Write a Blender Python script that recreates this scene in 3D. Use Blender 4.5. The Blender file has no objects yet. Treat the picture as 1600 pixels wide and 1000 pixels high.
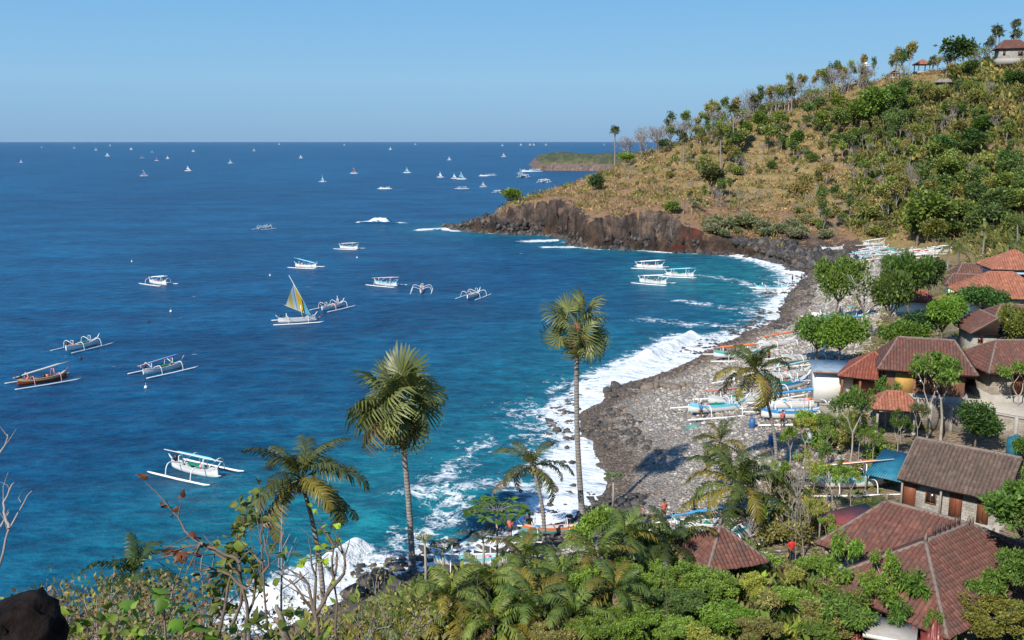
import bpy, bmesh, math, random
import numpy as np
from mathutils import Vector, Matrix
PI = math.pi
sc = bpy.context.scene
col = sc.collection
R = math.radians
# ------------------------------------------------------------ camera, sky, sun, exposure
CAM_H = 30.0
FPX = 1500.0
PITCH = math.atan(279/FPX)
cam_d = bpy.data.cameras.new('camera'); cam = bpy.data.objects.new('camera', cam_d); col.objects.link(cam)
cam_d.sensor_width = 36; cam_d.lens = 36*FPX/1600
cam_d.clip_start = 0.1; cam_d.clip_end = 120000
cam.location = (0, 0, CAM_H); cam.rotation_euler = (PI/2-PITCH, 0, 0)
sc.camera = cam
SUN_EL, SUN_AZ = 42.0, 212.0      # azimuth clockwise from +Y
w = bpy.data.worlds.new('World'); sc.world = w; w.use_nodes = True
nt = w.node_tree
sky = nt.nodes.new('ShaderNodeTexSky'); sky.sky_type = 'NISHITA'; sky.sun_disc = False
sky.sun_elevation = R(SUN_EL); sky.sun_rotation = R(SUN_AZ)
sky.altitude = 0; sky.air_density = 1.25; sky.dust_density = 0.25; sky.ozone_density = 2.8
# clear even blue air: the physical sky with its yellow horizon band turned towards blue, the same all round
_tc = nt.nodes.new('ShaderNodeTexCoord'); _sx = nt.nodes.new('ShaderNodeSeparateXYZ'); nt.links.new(_tc.outputs['Generated'], _sx.inputs[0])
_rp = nt.nodes.new('ShaderNodeValToRGB'); _e = _rp.color_ramp.elements
for _i, (_p, _c) in enumerate([(0.0, (1.60, 3.25, 5.3)), (0.06, (2.0, 4.05, 6.2)), (0.14, (1.45, 3.65, 6.3)), (0.5, (.8, 2.3, 5.2)), (1.0, (.5, 1.5, 4.1))]):
    _x = _e[_i] if _i < 2 else _e.new(_p); _x.position = _p; _x.color = (_c[0]/8, _c[1]/8, _c[2]/8, 1)
nt.links.new(_sx.outputs[2], _rp.inputs[0])
_vm = nt.nodes.new('ShaderNodeVectorMath'); _vm.operation = 'SCALE'; _vm.inputs[3].default_value = 8.0; nt.links.new(_rp.outputs[0], _vm.inputs[0])
_mx = nt.nodes.new('ShaderNodeMix'); _mx.data_type = 'RGBA'; _mx.inputs[0].default_value = .92
nt.links.new(sky.outputs[0], _mx.inputs[6]); nt.links.new(_vm.outputs[0], _mx.inputs[7]); nt.links.new(_mx.outputs[2], nt.nodes['Background'].inputs[0])
nt.nodes['Background'].inputs[1].default_value = 0.095
sun_d = bpy.data.lights.new('sun', 'SUN'); sun_d.energy = 4.3; sun_d.angle = R(0.53); sun_d.color = (1, 0.93, 0.82)
sun = bpy.data.objects.new('sun', sun_d); col.objects.link(sun)
_sd = Vector((math.sin(R(SUN_AZ))*math.cos(R(SUN_EL)), math.cos(R(SUN_AZ))*math.cos(R(SUN_EL)), math.sin(R(SUN_EL))))
sun.rotation_euler = _sd.to_track_quat('Z', 'Y').to_euler(); sun.location = (-200, -100, 300)
sc.view_settings.view_transform = 'Standard'; sc.view_settings.look = 'None'
sc.view_settings.exposure = 0.42; sc.view_settings.gamma = 1
try: sc.view_settings.use_curve_mapping = False
except Exception: pass
sc.cycles.max_bounces = 6; sc.cycles.diffuse_bounces = 2; sc.cycles.glossy_bounces = 2
sc.cycles.transmission_bounces = 3; sc.cycles.transparent_max_bounces = 6; sc.cycles.volume_bounces = 0
sc.cycles.caustics_reflective = False; sc.cycles.caustics_refractive = False
# ------------------------------------------------------------ helpers
def ray(px, py):
    dx = (px-800)/FPX; u = -(py-500)/FPX
    return np.array((dx, math.cos(PITCH)+u*math.sin(PITCH), -math.sin(PITCH)+u*math.cos(PITCH)))
def G(px, py, z=0.0):                    # the world point of a photo pixel at height z
    d = ray(px, py); t = (z-CAM_H)/d[2]
    return np.array((d[0]*t, d[1]*t, z))
def P(px, py, Y):                        # ... at distance Y
    d = ray(px, py); t = Y/d[1]
    return np.array((d[0]*t, Y, CAM_H+d[2]*t))
def project(p):
    x, y, z = p[0], p[1], p[2]-CAM_H
    dep = y*math.cos(PITCH)-z*math.sin(PITCH); up = y*math.sin(PITCH)+z*math.cos(PITCH)
    return 800+FPX*x/dep, 500-FPX*up/dep
_rs = np.random.RandomState(7)
_NT = [_rs.rand(256, 256) for _ in range(8)]
def vnoise(x, y, s=0):
    x = np.asarray(x, float); y = np.asarray(y, float)
    xi = np.floor(x).astype(int); yi = np.floor(y).astype(int); fx = x-xi; fy = y-yi
    fx = fx*fx*(3-2*fx); fy = fy*fy*(3-2*fy); T = _NT[s % 8]
    a = T[xi & 255, yi & 255]; b = T[(xi+1) & 255, yi & 255]; c = T[xi & 255, (yi+1) & 255]; d = T[(xi+1) & 255, (yi+1) & 255]
    return (a*(1-fx)+b*fx)*(1-fy)+(c*(1-fx)+d*fx)*fy
def fbm(x, y, o=4, s=0, rid=False):
    t = 0; a = 1; n = 0
    for k in range(o):
        v = vnoise(x*2**k+17.3*k, y*2**k+9.1*k, s+k)
        if rid: v = 1-np.abs(2*v-1)
        t = t+a*v; n += a; a *= .5
    return t/n
def sstep(a, b, x):
    t = np.clip((x-a)/(b-a), 0, 1); return t*t*(3-2*t)
def mesh_np(name, v, quads=None, tris=None, mats=(), midx=None, smooth=False):
    me = bpy.data.meshes.new(name)
    v = np.asarray(v, np.float32).reshape(-1, 3)
    q = np.zeros((0, 4), int) if quads is None or len(quads) == 0 else np.asarray(quads, int).reshape(-1, 4)
    t = np.zeros((0, 3), int) if tris is None or len(tris) == 0 else np.asarray(tris, int).reshape(-1, 3)
    me.vertices.add(len(v)); me.vertices.foreach_set('co', v.ravel())
    nl = q.size+t.size
    me.loops.add(nl); me.loops.foreach_set('vertex_index', np.concatenate([q.ravel(), t.ravel()]).astype(np.int32))
    me.polygons.add(len(q)+len(t))
    st = np.concatenate([np.arange(len(q))*4, q.size+np.arange(len(t))*3]).astype(np.int32)
    me.polygons.foreach_set('loop_start', st)
    me.update(calc_edges=True)
    if smooth: me.polygons.foreach_set('use_smooth', np.ones(len(me.polygons), bool))
    if midx is not None: me.polygons.foreach_set('material_index', np.asarray(midx, np.int32))
    for m in mats: me.materials.append(m)
    me.validate(); me.update()
    return me
def vattr(me, name, arr):
    a = me.attributes.new(name, 'FLOAT', 'POINT'); a.data.foreach_set('value', np.asarray(arr, np.float32).ravel())
def vcol(me, name, arr):
    a = me.attributes.new(name, 'FLOAT_COLOR', 'POINT')
    arr = np.asarray(arr, np.float32); arr = np.concatenate([arr, np.ones((len(arr), 1), np.float32)], 1)
    a.data.foreach_set('color', arr.ravel())
def link(name, me, parent=None, loc=None, rot=None, scale=None, color=None):
    o = bpy.data.objects.new(name, me); col.objects.link(o)
    if parent is not None: o.parent = parent
    if loc is not None: o.location = [float(c) for c in loc]
    if rot is not None: o.rotation_euler = rot
    if scale is not None: o.scale = scale if hasattr(scale, '__len__') else (scale,)*3
    if color is not None: o.color = (color[0], color[1], color[2], 1)
    return o
def tag(o, label=None, cat=None, group=None, kind=None):
    if label: o['label'] = label
    if cat: o['category'] = cat
    if group: o['group'] = group
    if kind: o['kind'] = kind
    return o
def empty(name, loc, rz=0, label=None, cat=None, group=None):
    o = link(name, None, loc=loc, rot=(0, 0, rz)); o.empty_display_size = .3
    return tag(o, label, cat, group)
def copy_tree(o, parent=None):
    c = o.copy(); col.objects.link(c)
    if parent is not None: c.parent = parent
    for ch in list(KIDS.get(o.name, [])):
        k = copy_tree(ch, c); KIDS.setdefault(c.name, []).append(k)
    return c
KIDS = {}
def kid(name, me, parent, **k):
    o = link(name, me, parent, **k); KIDS.setdefault(parent.name, []).append(o); return o
class MB:                                # collects plain geometry and becomes one mesh
    def __init__(s): s.v = []; s.q = []; s.t = []; s.qm = []; s.tm = []; s.n = 0
    def add(s, v, q=(), t=(), m=0):
        v = np.asarray(v, float).reshape(-1, 3)
        if len(q): q = np.asarray(q, int).reshape(-1, 4); s.q.append(q+s.n); s.qm.append(np.full(len(q), m))
        if len(t): t = np.asarray(t, int).reshape(-1, 3); s.t.append(t+s.n); s.tm.append(np.full(len(t), m))
        s.v.append(v); s.n += len(v)
    def box(s, c, sz, rz=0, m=0, top=1.0):
        x, y, z = [a/2 for a in sz]
        p = np.array([(-x, -y, -z), (x, -y, -z), (x, y, -z), (-x, y, -z), (-x*top, -y*top, z), (x*top, -y*top, z), (x*top, y*top, z), (-x*top, y*top, z)])
        if rz:
            ca, sa = math.cos(rz), math.sin(rz); p = np.stack([p[:, 0]*ca-p[:, 1]*sa, p[:, 0]*sa+p[:, 1]*ca, p[:, 2]], 1)
        s.add(p+np.array(c), [(0, 3, 2, 1), (4, 5, 6, 7), (0, 1, 5, 4), (1, 2, 6, 5), (2, 3, 7, 6), (3, 0, 4, 7)], m=m); return s
    def tube(s, pts, rad, n=6, m=0, cap=True, flat=1.0):
        pts = np.asarray(pts, float); k = len(pts)
        rad = np.full(k, rad) if np.isscalar(rad) else np.asarray(rad, float)
        tg = np.gradient(pts, axis=0); tg /= np.linalg.norm(tg, axis=1)[:, None]+1e-9
        ref = np.array((0, 0, 1.)) if abs(tg[0][2]) < .9 else np.array((1., 0, 0))
        a = np.cross(tg, ref); a /= np.linalg.norm(a, axis=1)[:, None]+1e-9; b = np.cross(tg, a)
        th = np.arange(n)*2*PI/n
        v = pts[:, None]+rad[:, None, None]*(a[:, None]*np.cos(th)[None, :, None]+flat*b[:, None]*np.sin(th)[None, :, None])
        i = np.arange(k-1)[:, None]*n+np.arange(n)[None]; j = np.arange(k-1)[:, None]*n+(np.arange(n)[None]+1) % n
        q = np.stack([i, j, j+n, i+n], -1).reshape(-1, 4)
        t = []
        v = v.reshape(-1, 3)
        if cap:
            v = np.concatenate([v, pts[:1], pts[-1:]]); c0 = k*n; c1 = k*n+1
            for e in range(n):
                t.append((c0, (e+1) % n, e)); t.append((c1, (k-1)*n+e, (k-1)*n+(e+1) % n))
        s.add(v, q, t, m); return s
    def mesh(s, name, mats, smooth=False):
        v = np.concatenate(s.v) if s.v else np.zeros((0, 3))
        q = np.concatenate(s.q) if s.q else None; t = np.concatenate(s.t) if s.t else None
        mi = np.concatenate([np.concatenate(s.qm) if s.qm else np.zeros(0), np.concatenate(s.tm) if s.tm else np.zeros(0)])
        if not hasattr(mats, '__len__'): mats = [mats]
        return mesh_np(name, v, q, t, mats, mi, smooth)
    def obj(s, name, mats, parent=None, smooth=False, **k):
        me = s.mesh(name, mats, smooth)
        return kid(name, me, parent, **k) if parent is not None else link(name, me, **k)
# ------------------------------------------------------------ materials
def newmat(name):
    m = bpy.data.materials.new(name); m.use_nodes = True
    t = m.node_tree; b = t.nodes['Principled BSDF']
    b.inputs['Roughness'].default_value = .8
    return m, t, b
def N(t, ty, **k):
    n = t.nodes.new(ty)
    for a, v in k.items(): setattr(n, a, v)
    return n
def ramp(t, pts, fac=None, interp='LINEAR'):
    n = t.nodes.new('ShaderNodeValToRGB'); e = n.color_ramp.elements; n.color_ramp.interpolation = interp
    while len(e) > 1: e.remove(e[-1])
    e[0].position = pts[0][0]; e[0].color = (*pts[0][1], 1)
    for p, c in pts[1:]:
        x = e.new(p); x.color = (*c, 1)
    if fac is not None: t.links.new(fac, n.inputs[0])
    return n
def noise(t, scale, detail=4, rough=.55, vec=None, w3=None):
    n = t.nodes.new('ShaderNodeTexNoise'); n.inputs['Scale'].default_value = scale
    n.inputs['Detail'].default_value = detail; n.inputs['Roughness'].default_value = rough
    if vec is not None: t.links.new(vec, n.inputs['Vector'])
    return n
def geo_pos(t, sc_=(1, 1, 1)):
    g = t.nodes.new('ShaderNodeNewGeometry'); mp = t.nodes.new('ShaderNodeMapping'); mp.inputs['Scale'].default_value = sc_
    t.links.new(g.outputs['Position'], mp.inputs[0]); return mp.outputs[0]
def obj_pos(t, sc_=(1, 1, 1)):
    g = t.nodes.new('ShaderNodeTexCoord'); mp = t.nodes.new('ShaderNodeMapping'); mp.inputs['Scale'].default_value = sc_
    t.links.new(g.outputs['Object'], mp.inputs[0]); return mp.outputs[0]
def mix(t, a, b, fac, mode='MIX'):
    n = t.nodes.new('ShaderNodeMix'); n.data_type = 'RGBA'; n.blend_type = mode
    for s_, i in ((a, 6), (b, 7), (fac, 0)):
        if isinstance(s_, (int, float)): n.inputs[i].default_value = s_ if i == 0 else (s_, s_, s_, 1)
        elif isinstance(s_, (tuple, list)): n.inputs[i].default_value = (*s_, 1)
        else: t.links.new(s_, n.inputs[i])
    return n.outputs[2]
def mth(t, op, a, b=None, clamp=False):
    n = t.nodes.new('ShaderNodeMath'); n.operation = op; n.use_clamp = clamp
    for s_, i in ((a, 0), (b, 1)):
        if s_ is None: continue
        if isinstance(s_, (int, float)): n.inputs[i].default_value = s_
        else: t.links.new(s_, n.inputs[i])
    return n.outputs[0]
def bump(t, b, h, strength=.4, dist=.1):
    n = t.nodes.new('ShaderNodeBump'); n.inputs['Strength'].default_value = strength; n.inputs['Distance'].default_value = dist
    t.links.new(h, n.inputs['Height']); t.links.new(n.outputs[0], b.inputs['Normal']); return n
def attr(t, name, out='Fac'):
    n = t.nodes.new('ShaderNodeAttribute'); n.attribute_name = name; return n.outputs[out]
def paint(name, c, rough=.6, var=.18, scale=3.0, dirt=.3, metal=0):     # worn painted or plain surface
    m, t, b = newmat(name)
    p = obj_pos(t); n1 = noise(t, scale, 5, .6, p); n2 = noise(t, scale*9, 3, .6, p)
    lo = tuple(x*(1-var) for x in c); hi = tuple(min(1, x*(1+var*.6)) for x in c)
    r = ramp(t, [(.3, lo), (.7, hi)], n1.outputs[0])
    dr = ramp(t, [(.55, (0, 0, 0)), (.75, (1, 1, 1))], n2.outputs[0])
    c2 = mix(t, r.outputs[0], tuple(x*.45+.02 for x in c), mth(t, 'MULTIPLY', dr.outputs[0], dirt))
    t.links.new(c2, b.inputs['Base Color']); b.inputs['Roughness'].default_value = rough; b.inputs['Metallic'].default_value = metal
    bump(t, b, n2.outputs[0], .25, .02)
    return m
def leafmat(name, rough=.55, trans=.3, use_attr=None, spread=.35, spec=.3):
    m, t, b = newmat(name)
    if use_attr: base = attr(t, use_attr, 'Color')
    else:
        oi = N(t, 'ShaderNodeObjectInfo'); base = oi.outputs['Color']
    g = N(t, 'ShaderNodeNewGeometry')
    r = ramp(t, [(0, (1-spread*1.1,)*3), (.55, (1, 1, 1)), (.85, (1+spread*.9, 1+spread*.8, 1.0)), (1, (1+spread*1.9, 1+spread*1.25, .8))], g.outputs['Random Per Island'])
    c = mix(t, base, r.outputs[0], 1.0, 'MULTIPLY')
    t.links.new(c, b.inputs['Base Color']); b.inputs['Roughness'].default_value = rough
    b.inputs['Specular IOR Level'].default_value = spec
    tr = N(t, 'ShaderNodeBsdfTranslucent'); c2 = mix(t, c, (1.25, 1.3, .5), 1.0, 'MULTIPLY'); t.links.new(c2, tr.inputs[0])
    mx = N(t, 'ShaderNodeMixShader'); mx.inputs[0].default_value = trans
    t.links.new(b.outputs[0], mx.inputs[1]); t.links.new(tr.outputs[0], mx.inputs[2])
    t.links.new(mx.outputs[0], t.nodes['Material Output'].inputs[0])
    return m
# ------------------------------------------------------------ shape of the land
SHORE_PX = [(700,357),(735,361),(775,365),(830,366),(868,368),(905,384),(940,388),(985,390),(1030,393),(1080,395),(1130,397),(1170,401),(1215,409),(1245,420),(1264,433),(1250,447),(1228,463),(1215,485),(1208,505),(1165,522),(1120,543),(1085,566),(1040,580),(985,598),(945,606),(955,625),(905,652),(925,690),(945,740),(935,785),(880,825),(800,850),(700,884),(625,900),(560,930),(500,965),(455,995)]
shore = [tuple(G(x, y, 0)[:2]) for x, y in SHORE_PX]
shore = shore+[(-20,46),(-32,36),(-48,22),(-70,5),(-110,-30),(-110,-160),(560,-160),(560,720),(430,700),(330,650),(250,600),(170,540),(105,470),(62,430),(38,405),(14,372),(-8,349),(-21,341)]
SH = np.array(shore)
def shore_dist(x, y):                    # signed distance to the waterline, positive on land
    x = x+1.6*(fbm(x/9, y/9, 3, 2)-.5)*2; y = y+1.6*(fbm(x/9+40, y/9, 3, 3)-.5)*2
    px = x[..., None]; py = y[..., None]
    out = np.full(x.shape, 1e9); ins = np.zeros(x.shape, bool)
    for i in range(len(SH)):
        ax, ay = SH[i]; bx, by = SH[(i+1) % len(SH)]
        ex, ey = bx-ax, by-ay; t = np.clip(((x-ax)*ex+(y-ay)*ey)/(ex*ex+ey*ey), 0, 1)
        out = np.minimum(out, np.hypot(x-ax-t*ex, y-ay-t*ey))
        c = ((ay > y) != (by > y)) & (x < (bx-ax)*(y-ay)/(by-ay+1e-12)+ax); ins ^= c
    return np.where(ins, out, -out)
CP = []
def cp(p): CP.append(tuple(float(a) for a in p))
for x, y, z in [(1264,433,.1),(1228,463,.1),(1208,505,.1),(1120,543,.1),(1040,580,.1),(945,606,.1),(905,652,.1),(945,740,.1),(935,785,.1),(800,850,.1),(700,884,.1),(560,930,.1),
                (1290,425,1.6),(1260,480,1.8),(1250,520,2.0),(1200,560,2.0),(1150,590,1.8),(1050,620,1.6),(1080,680,2.2),(1020,700,1.4),(1000,790,1.8),(1100,760,2.4),(1180,690,2.6),(1240,640,2.8),(1260,580,2.6),
                (1300,520,2.8),(1340,450,2.8),(1330,400,2.6),(1420,395,3.4),(1300,385,3.0),(1480,385,4.5),(1600,400,7),
                (1440,665,3.1),(1600,690,3.6),(1300,660,3.0),(1250,740,2.9),(1350,760,3.0),(1400,720,3.0),(1500,780,3.5),(1200,850,3.0),(1100,900,3.2),(900,880,2.6),(760,900,2.4),(640,930,2.5),(1000,960,3.6),(1300,880,3.5),
                (1330,570,4.2),(1420,560,5.5),(1500,560,6.3),(1590,560,6.6),(1500,470,6.0),(1600,480,7.5),(1450,450,4.5)]:
    cp(G(x, y, z))
for x, y, Y in [(850,306,332),(800,314,331),(765,340,334),(735,352,335),(820,322,320),(860,318,314),(900,330,300),(950,322,292),(1000,322,286),(1040,316,278),(1075,318,275),(1095,328,275),(1050,306,284),(1080,304,284),(1130,362,268),(1180,372,262),(1240,378,256),
                (930,283,340),(960,262,352),(1000,244,365),(1050,226,376),(1100,210,382),(1150,192,388),(1200,174,392),(1250,160,390),(1300,146,386),(1350,133,382),(1400,120,378),(1440,110,372),(1500,102,362),(1545,92,352),(1600,76,352),(1660,60,345),(1800,40,330),
                (1100,270,325),(1150,320,290),(1200,300,300),(1250,330,275),(1300,290,290),(1400,260,290),(1350,200,335),(1450,180,330),(1350,350,256),(1500,330,255),(1600,260,270),(1550,160,315),(1700,330,225),(1800,200,240),(1000,290,320),
                ]:
    cp(P(x, y, Y))
for p in [(0,0,28),(-20,0,28),(-60,-10,20),(20,0,28.5),(60,0,29),(120,0,40),(200,0,60),(0,12,20.2),(-12,12,20),(20,12,21),(0,25,12),(-12,25,11.5),(20,25,12.5),(45,25,14),(0,38,4.3),(20,38,4.8),(45,38,6.0),(-15,38,3.5),(70,50,9),(100,80,16),(110,120,18),(160,160,30),(200,240,45),
          (300,100,80),(400,300,80),(250,330,62),(350,450,40),(420,600,20),(200,450,25),(120,420,16),(60,400,9),(40,385,12),(300,-100,90),(0,-60,45),(-80,-100,35),
          (1000/10,500,10),(170,520,6)]:
    cp(p)
CPA = np.array(CP)
def _rbf():
    X = CPA[:, :2]; D = np.linalg.norm(X[:, None]-X[None], axis=2)
    n = len(X); A = np.zeros((n+3, n+3)); A[:n, :n] = D; A[:n, n] = 1; A[:n, n+1:] = X; A[n, :n] = 1; A[n+1:, :n] = X.T
    b = np.zeros(n+3); b[:n] = CPA[:, 2]
    return np.linalg.solve(A, b)
_W = _rbf()
def terrain(x, y, full=False):
    x = np.asarray(x, float); y = np.asarray(y, float); sh = x.shape; x = x.ravel(); y = y.ravel()
    H = np.zeros_like(x); n = len(CPA)
    for s in range(0, len(x), 60000):
        e = slice(s, s+60000)
        D = np.sqrt((x[e, None]-CPA[None, :, 0])**2+(y[e, None]-CPA[None, :, 1])**2)
        H[e] = D@_W[:n]+_W[n]+_W[n+1]*x[e]+_W[n+2]*y[e]
    d = shore_dist(x, y)
    head = sstep(205, 250, y)*sstep(108, 88, x)              # the rocky headland
    far = sstep(150, 250, y)
    # cliffs: the hill is cut back by a steep broken face
    rz = fbm(x/7, y/7, 4, 1, True)-.5; r2 = fbm(x/2.2, y/2.2, 3, 4, True)-.5; r3 = fbm(x/16, y/16, 2, 5)-.5
    dd = d+head*(rz*9+r3*10+r2*3.0)
    cl = np.where(dd < 2.5, dd*.75, 1.9+(dd-2.5)*2.3)
    rock = head*(1-sstep(-1.0, 3.0, cl-H))*sstep(-6, 0, d)
    hill = H+far*(fbm(x/14, y/14, 4, 2)-.5)*3.2*sstep(6, 22, H)+far*(fbm(x/3, y/3, 3, 6)-.5)*1.1*sstep(4, 12, H)
    # terraces on the dry slope
    tz = hill/2.2+fbm(x/30, y/30, 2, 3)*2; fr = tz-np.floor(tz); ter = (sstep(.55, 1, fr)-fr)*2.2
    hill = hill+ter*.55*far*sstep(8, 16, hill)
    h = np.where(head > .02, np.minimum(hill, cl)*head+hill*(1-head), hill)
    h = h+rock*(r2*2.6+rz*2.2)
    stone = (1-head)*sstep(3.3, 1.0, H)*sstep(75, 85, y+x*.3)
    h = h+.22*(fbm(x/1.3, y/1.3, 3, 5)-.5)*sstep(30, 60, y)
    land = np.where(d > 0, np.maximum(h, .06*np.minimum(d, 6)), np.minimum(h, .12*d))
    land = np.where(d < -1, np.maximum(-8, .16*d), land)
    if full: return land.reshape(sh), d, head, rock, H
    return land.reshape(sh)
def tz(x, y): return float(terrain(np.array([x]), np.array([y]))[0])
def hit(px, py, y0=20, y1=420):          # where the line of sight of a photo pixel meets the ground
    d = ray(px, py); Y = np.concatenate([np.arange(y0, 120, .5), np.arange(120, y1, 1.0)])
    X = d[0]/d[1]*Y; Z = CAM_H+d[2]/d[1]*Y; g = terrain(X, Y)
    k = np.nonzero(Z <= np.maximum(g, 0))[0]
    if len(k) == 0:
        j = int(np.argmin(Z-g)); return np.array((X[j], Y[j], g[j]))
    k = k[0]
    if k == 0: return np.array((X[0], Y[0], g[0]))
    a0 = Z[k-1]-max(g[k-1], 0); a1 = Z[k]-max(g[k], 0); f = a0/(a0-a1+1e-9)
    x, y = X[k-1]+f*(X[k]-X[k-1]), Y[k-1]+f*(Y[k]-Y[k-1])
    return np.array((x, y, tz(x, y)))
def polar(thetas, rads):
    T, Rr = np.meshgrid(R(1)*thetas, rads); x = Rr*np.sin(T); y = Rr*np.cos(T)
    n, m = T.shape; i = np.arange(n-1)[:, None]*m+np.arange(m-1)[None]
    return x, y, np.stack([i, i+1, i+m+1, i+m], -1).reshape(-1, 4)
def steps(a, b, f):
    o = [a]
    while o[-1] < b: o.append(o[-1]+f(o[-1]))
    return np.array(o)
# ------------------------------------------------------------ ground material
gm, t, b = newmat('ground')
pos = geo_pos(t)
n_big = noise(t, .045, 4, .6, pos); n_mid = noise(t, .28, 5, .65, pos); n_fine = noise(t, 2.2, 4, .7, pos); n_vf = noise(t, 9, 3, .7, pos)
grass = ramp(t, [(.32, (.12, .13, .045)), (.43, (.20, .18, .065)), (.5, (.32, .22, .105)), (.62, (.36, .23, .12)), (.75, (.30, .155, .085))], n_mid.outputs[0])
grass2 = ramp(t, [(.35, (.17, .15, .055)), (.55, (.32, .235, .11)), (.7, (.22, .13, .075))], n_fine.outputs[0])
gcol = mix(t, grass.outputs[0], grass2.outputs[0], .5)
vor = N(t, 'ShaderNodeTexVoronoi'); vor.inputs['Scale'].default_value = .45; t.links.new(geo_pos(t, (1, 1, .5)), vor.inputs['Vector'])
rk = ramp(t, [(.3, (.026, .022, .021)), (.46, (.08, .064, .056)), (.58, (.17, .125, .10)), (.72, (.30, .205, .15))], n_mid.outputs[0])
rkc = mix(t, rk.outputs[0], ramp(t, [(.3, (.35, .35, .36)), (.7, (1.25, 1.2, 1.15))], n_fine.outputs[0]).outputs[0], 1.0, 'MULTIPLY')
v2 = N(t, 'ShaderNodeTexVoronoi'); v2.inputs['Scale'].default_value = 2.6; t.links.new(pos, v2.inputs['Vector'])
peb = ramp(t, [(0, (.20, .18, .155)), (.35, (.30, .27, .235)), (.7, (.40, .36, .31)), (1, (.52, .47, .41))], v2.outputs['Color'])
v3 = N(t, 'ShaderNodeTexVoronoi'); v3.inputs['Scale'].default_value = 2.6; v3.feature = 'DISTANCE_TO_EDGE'; t.links.new(pos, v3.inputs['Vector'])
pebc = mix(t, (.16, .145, .13), peb.outputs[0], ramp(t, [(0, (0, 0, 0)), (.14, (1, 1, 1))], v3.outputs[0]).outputs[0])
dirt = ramp(t, [(.3, (.15, .11, .07)), (.5, (.27, .20, .14)), (.7, (.38, .31, .23))], n_fine.outputs[0])
dirtc = mix(t, dirt.outputs[0], (.06, .085, .02), ramp(t, [(.5, (0, 0, 0)), (.62, (1, 1, 1))], n_mid.outputs[0]).outputs[0])
zone = attr(t, 'zone', 'Color'); sep = N(t, 'ShaderNodeSeparateColor'); t.links.new(zone, sep.inputs[0])
wet = attr(t, 'wet'); red = attr(t, 'redrock')
gcol = mix(t, gcol, ramp(t, [(.3, (.17, .095, .062)), (.55, (.29, .165, .105)), (.75, (.38, .25, .17))], n_fine.outputs[0]).outputs[0], mth(t, 'MULTIPLY', attr(t, 'brown'), .75))
c = mix(t, gcol, dirtc, sep.outputs['Blue'])
pw = mth(t, 'ADD', sep.outputs['Green'], mth(t, 'MULTIPLY', mth(t, 'SUBTRACT', n_mid.outputs[0], .5), .9))
c = mix(t, c, pebc, ramp(t, [(.42, (0, 0, 0)), (.58, (1, 1, 1))], pw).outputs[0])
rw = mth(t, 'ADD', sep.outputs['Red'], mth(t, 'MULTIPLY', mth(t, 'SUBTRACT', n_mid.outputs[0], .52), 2.0))
rkc = mix(t, rkc, (.16, .045, .03), red)
c = mix(t, c, rkc, ramp(t, [(.4, (0, 0, 0)), (.6, (1, 1, 1))], rw).outputs[0])
wetc = mix(t, c, (.48, .43, .39), 1.0, 'MULTIPLY')
wn = mth(t, 'ADD', wet, mth(t, 'MULTIPLY', mth(t, 'SUBTRACT', n_mid.outputs[0], .5), .8))
c = mix(t, c, wetc, ramp(t, [(.35, (0, 0, 0)), (.65, (1, 1, 1))], wn).outputs[0])
t.links.new(c, b.inputs['Base Color']); b.inputs['Roughness'].default_value = .85; b.inputs['Specular IOR Level'].default_value = .25
bh = mth(t, 'ADD', n_fine.outputs[0], mth(t, 'MULTIPLY', v3.outputs[0], 2.0))
bump(t, b, bh, .8, .25)
th = np.concatenate([np.arange(-100, -24, 2.0), np.arange(-24, -6, .25), np.arange(-6, 29, .075), np.arange(29, 34, .25), np.arange(34, 95, 2.0)])
rr = steps(3.0, 760, lambda r: .5 if r < 40 else (.42 if r < 130 else (.7 if r < 240 else (.62 if r < 352 else 3.0))))
x, y, q = polar(th, rr)
h, d, head, rock, H = terrain(x, y, True)
xf, yf = x.ravel(), y.ravel(); hf = h.ravel()
keepv = (hf > -3.0); keep = keepv[q].all(1); q = q[keep]
used = np.unique(q); rem = -np.ones(len(hf), int); rem[used] = np.arange(len(used)); q = rem[q]
xs, ys, hs, ds, hd, rk_, Hs = [a[used] for a in (xf, yf, hf, d, head, rock, H)]
me = mesh_np('land', np.stack([xs, ys, hs], 1), q, mats=[gm], smooth=True)
farm = sstep(150, 215, ys+xs*.35)
beach = sstep(3.1, 2.3, hs)*(1-hd)*sstep(40, 58, ys)+sstep(205, 190, ys)*0
beach = np.clip(beach-.9*sstep(24, 40, ds)*sstep(170, 140, ys), 0, 1)
dirtz = (1-sstep(175, 215, ys))
slope_rock = np.clip(rk_*1.3+hd*sstep(9, 3, hs)*.75, 0, 1)
vcol(me, 'zone', np.stack([slope_rock, beach, np.clip(dirtz, 0, 1)], 1))
vattr(me, 'wet', np.clip(sstep(5.0, .5, ds)*(1-.5*hd)*1.0+sstep(2.2, .4, hs)*hd*.6, 0, 1)*(ds < 14))
a0 = G(1040, 392, 0); a1 = P(1082, 350, 272)
ln = np.abs((xs-a0[0])*(a1[1]-a0[1])-(ys-a0[1])*(a1[0]-a0[0]))/np.hypot(a1[0]-a0[0], a1[1]-a0[1])
vattr(me, 'brown', np.clip(sstep(70, 40, xs)*hd*sstep(24, 10, hs)+hd*sstep(15, 8, hs)*(xs < 90), 0, 1))
vattr(me, 'redrock', sstep(2.6, .8, np.abs(xs-46.5-(hs-2)*.9))*sstep(12, 7, hs)*hd*sstep(300, 285, ys))
tag(link('ground', me), 'dry grassy hillside with dark rock cliffs, pebble beach and village ground', kind='structure')
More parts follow.
